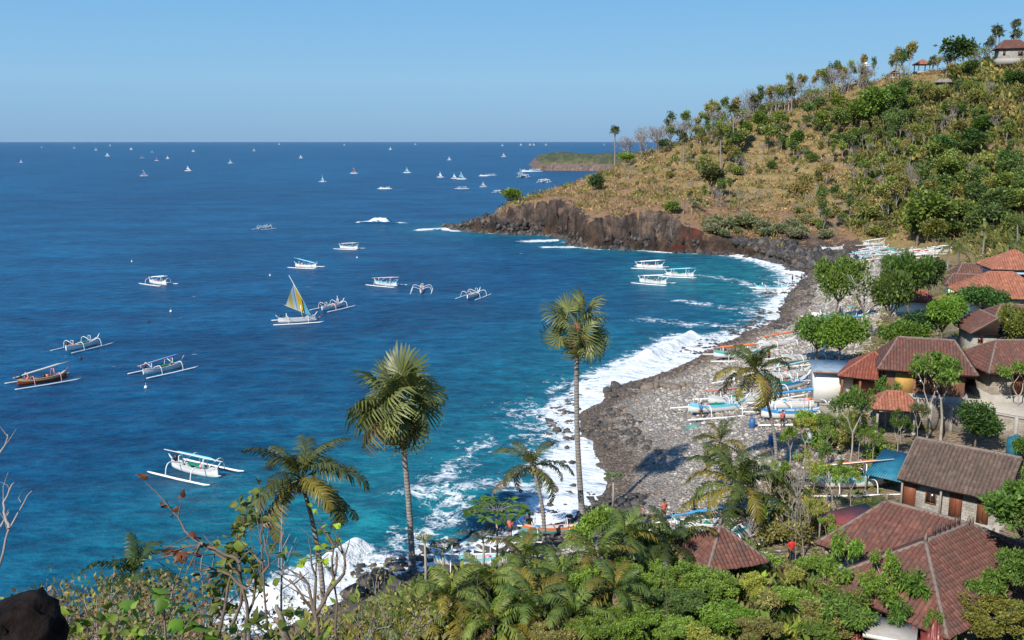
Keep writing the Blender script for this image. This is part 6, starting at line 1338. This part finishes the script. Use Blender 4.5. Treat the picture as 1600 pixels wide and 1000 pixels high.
# ------------------------------------------------------------ close to the camera, lower left
M_near = stonemat('near_boulder', (.016, .011, .009), .7); M_near.node_tree.nodes['Principled BSDF'].inputs['Specular IOR Level'].default_value = .1
o = link('near_boulder', rockmesh('near_boulder', 33, M_near, 4, .55, .95), loc=(-3.72, 6.3, 26.36), rot=(.1, .35, .4), scale=(.40, .5, .66)); tag(o, 'big dark brown boulder close to the viewer in the bottom left corner', 'boulder')
o = link('near_boulder', rockmesh('near_boulder', 37, M_near, 4, .12, .6), loc=(-3.36, 6.2, 25.98), rot=(0, .3, 0), scale=(.36, .45, .5)); tag(o, 'lower dark boulder leaning against the big one in the bottom left corner', 'boulder')
def spray(name, base, px_list, label, cat, mat=M_grey, r0=.012, Y=None, leaves=None, lc=(.15, .22, .03), lsize=.12, lmat=None, extra=0, seed=0):
    """stems that pass through given photo pixels at one distance; leaves are parts"""
    rng = np.random.RandomState(seed); o = empty(name, base, 0, label, cat); B = np.array(base); pts_all = []
    for line in px_list:
        pts = [P(a, b_, Y+.05*i) for i, (a, b_) in enumerate(line)]; pts = smooth_pts([p-B for p in pts], 2); n = len(pts); pts[1:-1] += rng.normal(0, .006*Y/6, (n-2, 3))
        mb = MB(); mb.tube(pts, np.linspace(r0, r0*.3, n), 5, cap=False)
        for _ in range(extra):                                       # side twigs
            i = rng.randint(n//3, n-1); dv_ = unit((pts[i]-pts[i-1]))+rng.normal(0, .75, 3)*[1, .6, .6]; L_ = .035*Y*rng.uniform(.4, 1.3); e_ = pts[i]+unit(dv_)*L_; mb.tube([pts[i], (pts[i]+e_)/2+rng.normal(0, .01, 3), e_], [r0*.4, r0*.3, r0*.15], 3, cap=False); pts_all.append(e_)
        mb.obj('stem', mat, o); pts_all += list(pts[n//2:])
    if leaves:
        lm = []
        for k in range(3):
            prof = [(0, 0), (.14, .26), (.38, .36), (.72, .17), (1.0, 0)]; V_ = []; 
            for (u, w_) in prof: V_ += [(u, -w_, -.10*u-.25*w_*(k*.5)), (u, 0, .05*math.sin(u*3)), (u, w_, -.10*u-.25*w_*(k*.5))]
            Qf = [(i*3+j, (i+1)*3+j, (i+1)*3+j+1, i*3+j+1) for i in range(4) for j in range(2)]; lm.append(mesh_np('leaf', V_, Qf, mats=[lmat or M_leaf]))
        for k in range(leaves):
            p = pts_all[rng.randint(len(pts_all))]+rng.normal(0, .004*Y, 3)*[1, .5, .8]; d_ = rng.normal(0, 1, 3); d_[2] = d_[2]*.5-.1; j = .6+.7*rng.rand()
            kid('leaf', lm[k % 3], o, loc=p, rot=orient(d_, rng.normal(0, .9)), scale=lsize*(.6+.8*rng.rand()), color=[c_*j for c_ in lc])
    return o
def gbase(px, Y, dz=0): p = P(px, 1000, Y); return (p[0], Y, tz(p[0], Y))
spray('dry_branch', gbase(-10, 5.5), [[(-30, 1040), (-8, 900), (8, 850), (16, 822), (30, 795), (50, 767)], [(14, 826), (8, 808), (4, 790), (12, 770), (22, 754)], [(-30, 1040), (-14, 890), (-6, 830), (0, 818), (14, 800)], [(-12, 730), (2, 700), (12, 678)]], 'bare forked twig reaching in from the left edge', 'branch', M_grey, .011, 5.5, extra=2, seed=1)
Y = 13.0
spray('dry_shrub', gbase(330, Y), [[(395, 1060), (380, 900), (345, 870), (318, 850), (300, 840), (288, 825), (275, 805), (255, 783)], [(375, 880), (345, 860), (310, 850), (280, 858)], [(318, 850), (300, 865), (278, 860)], [(385, 920), (350, 890), (325, 888)]], 'leaning dry stem with reddish dead leaves at the left', 'shrub', M_bark, .03, Y, leaves=26, lc=(.16, .06, .03), lsize=.13, extra=6, seed=2)
spray('vine_covered_shrub', gbase(340, Y), [[(335, 1050), (350, 960), (360, 900), (368, 850), (372, 812)], [(360, 980), (380, 930), (372, 880), (378, 840), (380, 790)], [(390, 1050), (380, 980), (400, 930), (398, 890), (385, 870)], [(310, 1050), (335, 990), (330, 930), (352, 890)]], 'stems thickly wrapped in green vine leaves at the lower left', 'shrub', M_bark, .03, Y, leaves=250, lc=(.15, .19, .045), lsize=.14, extra=7, seed=3)
spray('leafless_sapling', gbase(420, 12), [[(422, 1060), (418, 980), (412, 900), (408, 860), (407, 825), (408, 790)], [(412, 900), (420, 875), (412, 850), (412, 828)], [(410, 880), (395, 862), (380, 865)]], 'upright thin grey stem right of the vine covered shrub', 'shrub', M_bark, .02, 12, leaves=6, lc=(.13, .17, .03), lsize=.2, extra=6, seed=4)
spray('leafless_sapling', gbase(440, 14), [[(440, 1060), (441, 980), (440, 900), (441, 850), (443, 830)], [(440, 900), (435, 880)]], 'second upright thin stem left of the leaning coconut trunk', 'shrub', M_grey, .025, 14, extra=4, seed=5)
spray('cut_stump_shrub', gbase(490, 12), [[(500, 1060), (497, 985), (490, 955), (470, 930), (452, 905)], [(492, 960), (482, 925), (468, 893)], [(492, 958), (492, 915), (486, 872)], [(494, 960), (510, 930), (522, 890), (526, 862)], [(510, 930), (535, 900), (540, 880), (530, 845)]], 'pollarded stump with bare upright shoots at the foot of the leaning coconut palm', 'shrub', M_bark, .032, 12, extra=3, seed=6)
spray('broken_stump', gbase(445, 11), [[(465, 1060), (448, 1000), (437, 960), (432, 945)], [(455, 1040), (440, 975), (430, 965)]], 'short broken tan stump at the bottom left of the surf', 'stump', M_rockb, .07, 11, seed=7)
spray('leafy_sprig', gbase(520, 12), [[(530, 1060), (525, 960), (520, 900), (520, 870), (524, 845)], [(521, 862), (508, 858), (500, 855)], [(522, 855), (512, 835), (502, 822)]], 'bright yellow green sprig beside the curved coconut trunk', 'shrub', M_bark, .02, 12, leaves=34, lc=(.28, .40, .03), lsize=.11, extra=2, seed=8)
spray('bush', gbase(285, 8.5), [[(270, 1060), (285, 990), (300, 970), (310, 958)], [(300, 1060), (310, 1000), (322, 980)], [(255, 1060), (262, 990), (252, 940), (258, 925)]], 'big soft bright green leaves close to the viewer at the lower left', 'plant', M_bark, .015, 8.5, leaves=24, lc=(.12, .24, .03), lsize=.17, extra=3, seed=9)
spray('bush', gbase(400, 9), [[(380, 1060), (400, 1010), (420, 985)], [(430, 1060), (450, 1010), (465, 985)], [(350, 1060), (360, 1010)], [(480, 1060), (492, 1005)]], 'mixed round leaves on thin stems along the bottom edge left of centre', 'plant', M_bark, .015, 9, leaves=60, lc=(.13, .17, .035), lsize=.13, extra=4, seed=10)
spray('bush', gbase(110, 8), [[(60, 1060), (70, 1000), (64, 972)], [(120, 1060), (128, 1000), (120, 970)], [(150, 1060), (155, 1005), (160, 985)], [(200, 1060), (210, 1000), (218, 985)], [(250, 1060), (255, 1005)]], 'small bright green leaves at the bottom edge beside the dark boulder', 'plant', M_bark, .012, 8, leaves=70, lc=(.16, .24, .03), lsize=.10, extra=5, seed=11)
def nearbush(K, px, top, Y, c_, label, wide=1.0, name='dry_shrub'):
    p = P(px, top, Y); g_ = tz(p[0], Y); return tree(K, (p[0], Y, g_), p[2]-g_, c_, name, label, 'shrub', None, rng=rg, wide=wide, sink=.3)
K_dry = kind(4, 370, h=3.2, per=7, rad=.34, size=.075, aspect=.6, levels=4, nb=(2, 3), spread=.62, shrink=.66, bark=M_grey, r0=.045, trunk=.42)
DRY = (.15, .095, .06)
nearbush(K_dry, 70, 905, 15, DRY, 'dry brown shrub right behind the dark boulder', .75)
nearbush(K_dry, 118, 872, 15, (.17, .16, .05), 'leggy grey shrub with a few olive leaves left of the small dark palm', .7)
nearbush(K_dry, 168, 862, 16, (.10, .10, .05), 'tall twiggy shrub directly left of the small dark palm', .75)
nearbush(K_dry, 235, 880, 17, DRY, 'bare pale twigs mixed into the small dark palm', .7)
nearbush(K_dry, 265, 920, 15, (.22, .10, .06), 'rusty dry shrub between the small dark palm and the vine covered shrub', .8)
nearbush(K_dry, 95, 935, 14, (.14, .13, .05), 'low tangle of twigs at the bottom left', .9)
nearbush(K_dry, 150, 930, 14, DRY, 'brown tangled shrub below the twiggy one at the bottom left', .9)
nearbush(K_dry, 215, 945, 14, (.12, .13, .04), 'tangled shrub under the small dark palm', .9)
nearbush(K_dry, 300, 930, 15, (.18, .15, .06), 'straggly shrub left of the vine covered stems', .8)
for px_, tp_, y_ in [(60, 950, 13), (85, 920, 16), (130, 905, 16), (140, 950, 13), (185, 920, 16), (200, 900, 18), (240, 930, 15), (255, 900, 18), (275, 950, 13), (290, 895, 19), (320, 955, 14), (175, 960, 12), (110, 960, 12), (230, 965, 12)]:
    nearbush(K_dry, px_, tp_, y_, rg.choice([(.20, .13, .08), (.17, .17, .06), (.24, .13, .07), (.13, .16, .05)]), 'twiggy dry shrub in the tangle at the bottom left', 1.0)
nearbush(K_dry, 545, 945, 24, (.17, .14, .06), 'dry straw coloured shrub above the boulders at the bottom centre left', .9)
nearbush(K_dry, 575, 925, 26, (.19, .17, .06), 'straw coloured shrub at the foot of the big fan palm', .9)
# bare stalks and reeds around the palm foot
for i, (px, py, ty) in enumerate([(600, 1000, 860), (612, 1000, 842), (560, 1000, 920), (720, 990, 900), (1042, 980, 878), (745, 960, 890), (535, 1000, 905)]):
    Yk = 30; spray('dry_stalk', gbase(px, Yk), [[(px-rg.uniform(-14, 14), py+60), (px, (py+ty)/2), (px+rg.uniform(-10, 10), ty)]], 'single bare stalk sticking up from the greenery along the bottom', 'stalk', M_bark, .016, Yk, extra=2, seed=50+i)['group'] = 'bare stalks along the bottom'
# ------------------------------------------------------------ people
def flat_mat(name, c, r_=.8):
    m, t, b = newmat(name); n = noise(t, 14, 3, .6, obj_pos(t)); t.links.new(mix(t, c, tuple(x*.7 for x in c), ramp(t, [(.4, (0, 0, 0)), (.7, (1, 1, 1))], n.outputs[0]).outputs[0]), b.inputs['Base Color']); b.inputs['Roughness'].default_value = r_; return m
M_skin = flat_mat('skin', (.23, .115, .065), .6); M_hair = flat_mat('black_hair', (.012, .01, .01), .5)
def skinned(name, verts, edges, rad, mat):
    me_ = bpy.data.meshes.new(name); me_.from_pydata([tuple(v) for v in verts], edges, []); o = bpy.data.objects.new(name, me_); col.objects.link(o)
    m = o.modifiers.new('s', 'SKIN'); m.use_smooth_shade = True
    for i, r_ in enumerate(rad): me_.skin_vertices[0].data[i].radius = (r_ if hasattr(r_, '__len__') else (r_, r_))
    me_.skin_vertices[0].data[0].use_root = True
    s_ = o.modifiers.new('d', 'SUBSURF'); s_.levels = 1; s_.render_levels = 1
    dg = bpy.context.evaluated_depsgraph_get(); ev = o.evaluated_get(dg); out = bpy.data.meshes.new_from_object(ev); bpy.data.objects.remove(o, do_unlink=True); out.name = name
    out.materials.clear(); out.materials.append(mat); return out
def person(pos, rz, shirt, bottom, label, pose=0, long_=False, hat=None):
    o = empty('person', pos, rz, label, 'person'); st = [.10, -.06, .03][pose % 3]; ar = [(.30, .1, .95), (.24, .28, 1.05), (.28, -.12, .9)][pose % 3]; ar2 = [(-.28, -.1, .92), (-.3, .12, .98), (-.22, .32, 1.15)][pose % 3]
    J = [(0, 0, .92), (0, 0, 1.15), (0, .01, 1.38), (0, .01, 1.50), (0, .02, 1.58), (0, .02, 1.70), (-.10, 0, .88), (-.11, st, .50), (-.12, -st*.4, .08), (-.12, -st*.4+.14, .04), (.10, 0, .88), (.11, -st, .50), (.12, st*.6, .08), (.12, st*.6+.14, .04),
         (.19, 0, 1.40), (.24, .0, 1.15), ar, (ar[0], ar[1]+.03, ar[2]-.09), (-.19, 0, 1.40), (-.24, 0, 1.15), ar2, (ar2[0], ar2[1]+.03, ar2[2]-.09)]
    E_ = [(0, 1), (1, 2), (2, 3), (3, 4), (4, 5), (0, 6), (6, 7), (7, 8), (8, 9), (0, 10), (10, 11), (11, 12), (12, 13), (2, 14), (14, 15), (15, 16), (16, 17), (2, 18), (18, 19), (19, 20), (20, 21)]
    Rr = [(.15, .11), (.13, .10), (.15, .10), .055, .09, .085, .09, .06, .042, .035, .09, .06, .042, .035, .055, .042, .032, .026, .055, .042, .032, .026]
    kid('body', skinned('body', J, E_, Rr, M_skin), o)
    Js = [(0, 0, .90), (0, 0, 1.15), (0, .01, 1.38), (0, .01, 1.46), (.19, 0, 1.40), (.235, 0, 1.18), (-.19, 0, 1.40), (-.235, 0, 1.18)]
    kid('shirt', skinned('shirt', Js, [(0, 1), (1, 2), (2, 3), (2, 4), (4, 5), (2, 6), (6, 7)], [(.18, .14), (.17, .13), (.18, .13), .075, .08, .065, .08, .065], shirt), o)
    ke = .1 if long_ else .5
    Jt = [(0, 0, .93), (-.10, 0, .86), (-.11, st*.9, ke+.02), (.10, 0, .86), (.11, -st*.9, ke+.02)]
    kid('trousers' if long_ else 'shorts', skinned('shorts', Jt, [(0, 1), (1, 2), (0, 3), (3, 4)], [(.18, .135), .115, .085, .115, .085], bottom), o)
    bm = bmesh.new(); bmesh.ops.create_uvsphere(bm, u_segments=10, v_segments=6, radius=.105); mb = MB(); mb.add([np.array(v.co)*[1, 1.1, .95]+[0, -.01, 1.70] for v in bm.verts], t=[], q=[])
    vi = [v for v in bm.verts]; fq = [[v.index for v in f.verts] for f in bm.faces]; bm.free()
    me_ = bpy.data.meshes.new('hair'); me_.from_pydata([tuple(x_) for x_ in mb.v[0]], [], fq); me_.materials.append(hat or M_hair); kid('hat' if hat else 'hair', me_, o); return o
C_red = flat_mat('red_cloth', (.65, .03, .03)); C_pink = flat_mat('pink_cloth', (.75, .22, .48)); C_sal = flat_mat('salmon_cloth', (.70, .16, .12)); C_dk = flat_mat('dark_cloth', (.03, .035, .05)); C_bl = flat_mat('blue_cloth', (.05, .22, .5)); C_wh = flat_mat('white_cloth', (.7, .7, .68)); C_gr = flat_mat('olive_cloth', (.12, .11, .06))
def at_(px, py, y0=45): p = hit(px, py, y0); return (p[0], p[1], max(p[2], .02))
person(at_(797, 842), R(160), C_sal, C_dk, 'person in a salmon red shirt and dark shorts on a beached boat at the surf', 0)
person(at_(827, 838), R(200), C_gr, C_dk, 'person in dull clothes stooping by the surf right of the salmon shirt', 1)
person(at_(1004, 822), R(100), C_pink, C_dk, 'person in a pink top among the bushes at the pebble edge', 1)
person(at_(1037, 815), R(30), C_sal, C_gr, 'person in an orange top right of the pink one', 2)
person(at_(1236, 880), R(190), C_red, C_dk, 'person in a bright red shirt and dark hat left of the brown tiled house', 1, True, C_dk)
person(at_(1238, 441), R(90), C_dk, C_dk, 'left of two dark dressed people standing at the far waterline', 0); person(at_(1252, 440), R(70), C_bl, C_dk, 'right of two people at the far waterline, in blue', 1)
person(at_(1133, 560), R(90), C_dk, C_dk, 'left of two people leaning on the white boat at the surf', 1); person(at_(1148, 559), R(80), C_dk, C_gr, 'right of two people leaning on the white boat at the surf', 2)
person(at_(1312, 495), R(60), C_bl, C_wh, 'person in blue standing under the leaning shore tree', 0); person(at_(1201, 567), R(60), C_red, C_dk, 'person in red beside the crown of the leaning palm', 2)
person(at_(1188, 655), R(40), C_wh, C_dk, 'person in white between the hauled-out boats by the leaning palm trunk', 1); person(at_(1095, 655), R(120), C_bl, C_gr, 'person in blue left of the hauled-out boats with the green net', 2)
person(at_(1222, 668), R(200), C_sal, C_dk, 'person in orange below the lowest hauled-out hull', 0); person(at_(1265, 700), R(150), C_wh, C_bl, 'person in white at the edge of the sapling grove', 2)
# odds and ends on the stones
M_drum = paint('blue_drum', (.04, .14, .35), .5); M_net = paint('faded_net', (.10, .30, .26), .9)
for i, (px, py, k_, lb) in enumerate([(1175, 668, 0, 'blue plastic drum on the stones below the leaning palm'), (1085, 668, 1, 'heap of faded green net left of the hauled-out boats'), (1262, 688, 1, 'heap of pale net by the grove edge'), (1205, 695, 0, 'blue drum lying between the short palm and the grove'), (1240, 712, 1, 'green net heap on the dirt right of the leaning trunk'), (1330, 480, 1, 'net heap under the village trees'), (1290, 545, 0, 'blue drum by the stones left of the bushy trees')]):
    p = hit(px, py, 50); mb = MB()
    if k_ == 0: mb.tube([(0, 0, 0), (0, 0, .03), (0, 0, .45), (0, 0, .9), (0, 0, .92)], [.26, .29, .30, .29, .24], 12); tag(mb.obj('plastic_drum', M_drum, smooth=True, loc=p), lb, 'drum')
    else:
        rng = np.random.RandomState(i); V_ = [(x_*.28, y_*.24, max(0, .34-.07*(x_*x_+y_*y_))*(.7+.6*rng.rand())) for x_ in np.linspace(-3, 3, 9) for y_ in np.linspace(-3, 3, 9)]
        mb.add(V_, [(a*9+b_, (a+1)*9+b_, (a+1)*9+b_+1, a*9+b_+1) for a in range(8) for b_ in range(8)]); tag(mb.obj('fishing_net', M_net, smooth=True, loc=p), lb, 'fishing net')
# ------------------------------------------------------------ air
hm = bpy.data.materials.new('haze'); hm.use_nodes = True; t = hm.node_tree; t.nodes.remove(t.nodes['Principled BSDF'])
pv_ = t.nodes.new('ShaderNodeVolumePrincipled'); pv_.inputs['Color'].default_value = (.62, .80, 1, 1); pv_.inputs['Density'].default_value = 7e-6; pv_.inputs['Anisotropy'].default_value = .1
t.links.new(pv_.outputs[0], t.nodes['Material Output'].inputs['Volume'])
mb = MB(); mb.box((0, 0, 52), (126000, 126000, 122)); hz = mb.obj('haze', hm); tag(hz, 'thin sea haze over the whole bay', kind='stuff')
# ------------------------------------------------------------ labels of look-alikes: say where each one stands
LM = [('the lone headland fan palm', 961, 225), ('the lime green headland tree', 985, 255), ('the wide dark olive tree', 1112, 292), ('the tallest ridge fan palm', 1146, 200), ('the red rock cleft', 1078, 362), ('the white tower', 1351, 112), ('the orange gazebo', 1440, 106), ('the hilltop house', 1578, 86), ('the small grey hut', 1474, 130), ('the white two storey house', 1598, 245),
      ('the big round tree', 1432, 352), ('the far boat row', 1370, 402), ('the orange pavilion roof', 1577, 425), ('the white hut', 1300, 600), ('the red roofed house', 1410, 560), ('the block wall', 1480, 655), ('the grey brown gable house', 1490, 735), ('the pyramid roof', 1122, 872), ('the person in pink', 1004, 815), ('the trunk of the tallest fan palm', 905, 760), ('the big fan palm trunk', 638, 820), ('the papaya tree', 775, 830), ('the wide coconut palm', 1155, 765), ('the brown tiled house', 1350, 830), ('the upper tree clump', 1370, 180), ('the vivid green slope tree', 1530, 205), ('the blue green slope tree', 1462, 240), ('the far cape', 890, 250), ('the leaning shore tree', 1302, 450), ('the dark headland bush', 932, 290), ('the bright ridge tree', 1185, 200), ('the lone middle slope tree', 1245, 225), ('the red sail', 553, 265), ('the blue horizon sail', 360, 250), ('the left red and blue sail', 225, 268), ('the clustered sails', 708, 272), ('the yellow sail', 465, 470), ('the dark red boat', 67, 595), ('the leaning palm', 1190, 600), ('the dark boulder', 30, 950), ('the small dark palm', 210, 900), ('the vine covered stems', 365, 900), ('the row of large boulders', 1010, 606)]
ORD = ['leftmost', 'second', 'third', 'fourth', 'fifth', 'sixth', 'seventh', 'eighth', 'ninth', 'tenth', 'eleventh', 'twelfth', 'thirteenth', 'fourteenth', 'fifteenth', 'sixteenth', 'seventeenth', 'eighteenth', 'nineteenth', 'twentieth']
SHORT = {'leafless grey tree in the row along the ridge skyline': 'leafless grey skyline tree', 'thin crowned olive tree just below the ridge line': 'thin tree below the ridge', 'thin crowned tree beside the hilltop houses': 'thin crowned hilltop tree', 'green leafy tree on the upper left slope of the hill': 'leafy slope tree', 'full green tree in the clump on the upper middle slope': 'full crowned slope tree', 'leafy tree on the upper right slope': 'leafy slope tree', 'small leafless tree scattered on the dry open slope': 'small leafless slope tree',
         'pale stemmed leafless tree on the middle right slope': 'pale stemmed leafless tree', 'slender half leafy tree on the right side of the slope': 'slender half leafy tree', 'green tree on the wooded lower right slope': 'woodland tree', 'slender airy tree on the left half of the slope': 'slender airy tree', 'slender airy tree on the headland slope': 'small slender headland tree', 'tall slender tree in the skyline row of the ridge': 'tall slender skyline tree', 'olive bush on the dry lower slope': 'olive bush', 'low bush on the dry grass of the left slope': 'low bush', 'grey green thorny bush above the black shore rocks': 'grey green thorny bush', 'leafless brown thicket on the foot of the slope': 'leafless brown thicket', 'young tree with clumped leaves in the grove between the beach and the block wall': 'young clump leaved tree',
         'leafy bush on the ground of the grove above the boats': 'leafy grove bush', 'yellowing shrub on dry ground between the wide palm and the brown tiled house': 'yellowing shrub', 'leafless grey branched small tree in the scrub by the hauled boats': 'leafless grey branched tree', 'leafy shrub in the dense greenery along the lower right, left of the tiled roofs': 'leafy shrub', 'fresh green leafy shrub standing among the low palms': 'fresh green leafy shrub', 'loose thin tree at the beach edge between the palms and the boats': 'loose thin tree', 'small bush at the edge of the pebbles near the tall fan palm': 'small bush', 'twiggy dry shrub in the tangle at the bottom left': 'twiggy dry shrub', 'white outrigger packed in the far boat row below the hill': 'packed beached outrigger', 'large rounded boulder in the row running out from the beach into the surf': 'large rounded boulder', 'dark wet rock in the white surf near the palms': 'dark wet rock', 'dark angular rock on the shore left of the low palms': 'dark angular rock', 'single bare stalk sticking up from the greenery along the bottom': 'bare upright stalk'}
def tone(o):
    cr = [k for k in KIDS.get(o.name, []) if k.name.startswith('crown')]
    if not cr: return ''
    r_, g_, b2 = cr[0].color[:3]
    if g_ < .10: return 'dark '
    if r_ > g_*.93: return 'olive '
    if g_ > .19: return 'bright '
    return ''
bpy.context.view_layer.update()
_by = {}
for o in [o for o in col.objects if o.parent is None and o.get('label') and not o.get('kind')]:
    _by.setdefault(o['label'], []).append(o)
for lb, os_ in list(_by.items()):
    if len(os_) < 2: continue
    sh_ = SHORT.get(lb, lb.replace(' far out near the horizon', '')); sub_ = {}
    for o in os_:
        px, py = project(o.location); j = min(LM, key=lambda q_: (q_[1]-px)**2+((q_[2]-py)*1.3)**2); dx, dy = px-j[1], py-j[2]; r_ = math.hypot(dx, dy)
        d_ = ('left of' if dx < 0 else 'right of') if abs(dx) > abs(dy) else ('above' if dy < 0 else 'below')
        q_ = 'close' if r_ < 22 else ('' if r_ < 60 else 'well')
        if r_ < 9: q_, d_ = '', 'at'
        sub_.setdefault((tone(o)+sh_+', '+(q_+' ' if q_ else '')+d_+' '+j[0]).strip(), []).append((px, o))
    for k in list(sub_):                                             # crowded spots: split into an upper and a lower half
        if len(sub_[k]) > 12:
            l_ = sub_.pop(k); my = sorted(project(o.location)[1] for _, o in l_)[len(l_)//2]
            sub_['upper '+k] = [a for a in l_ if project(a[1].location)[1] < my]; sub_['lower '+k] = [a for a in l_ if project(a[1].location)[1] >= my]
    for k, l_ in sub_.items():
        l_.sort(key=lambda a: a[0])
        for i, (_, o) in enumerate(l_):
            if len(l_) == 1: o['label'] = k
            else: o['label'] = k+', '+('leftmost there' if i == 0 else ('rightmost there' if i == len(l_)-1 else (ORD[i]+' from left' if i < len(l_)/2 else ORD[len(l_)-1-i]+' from right')))
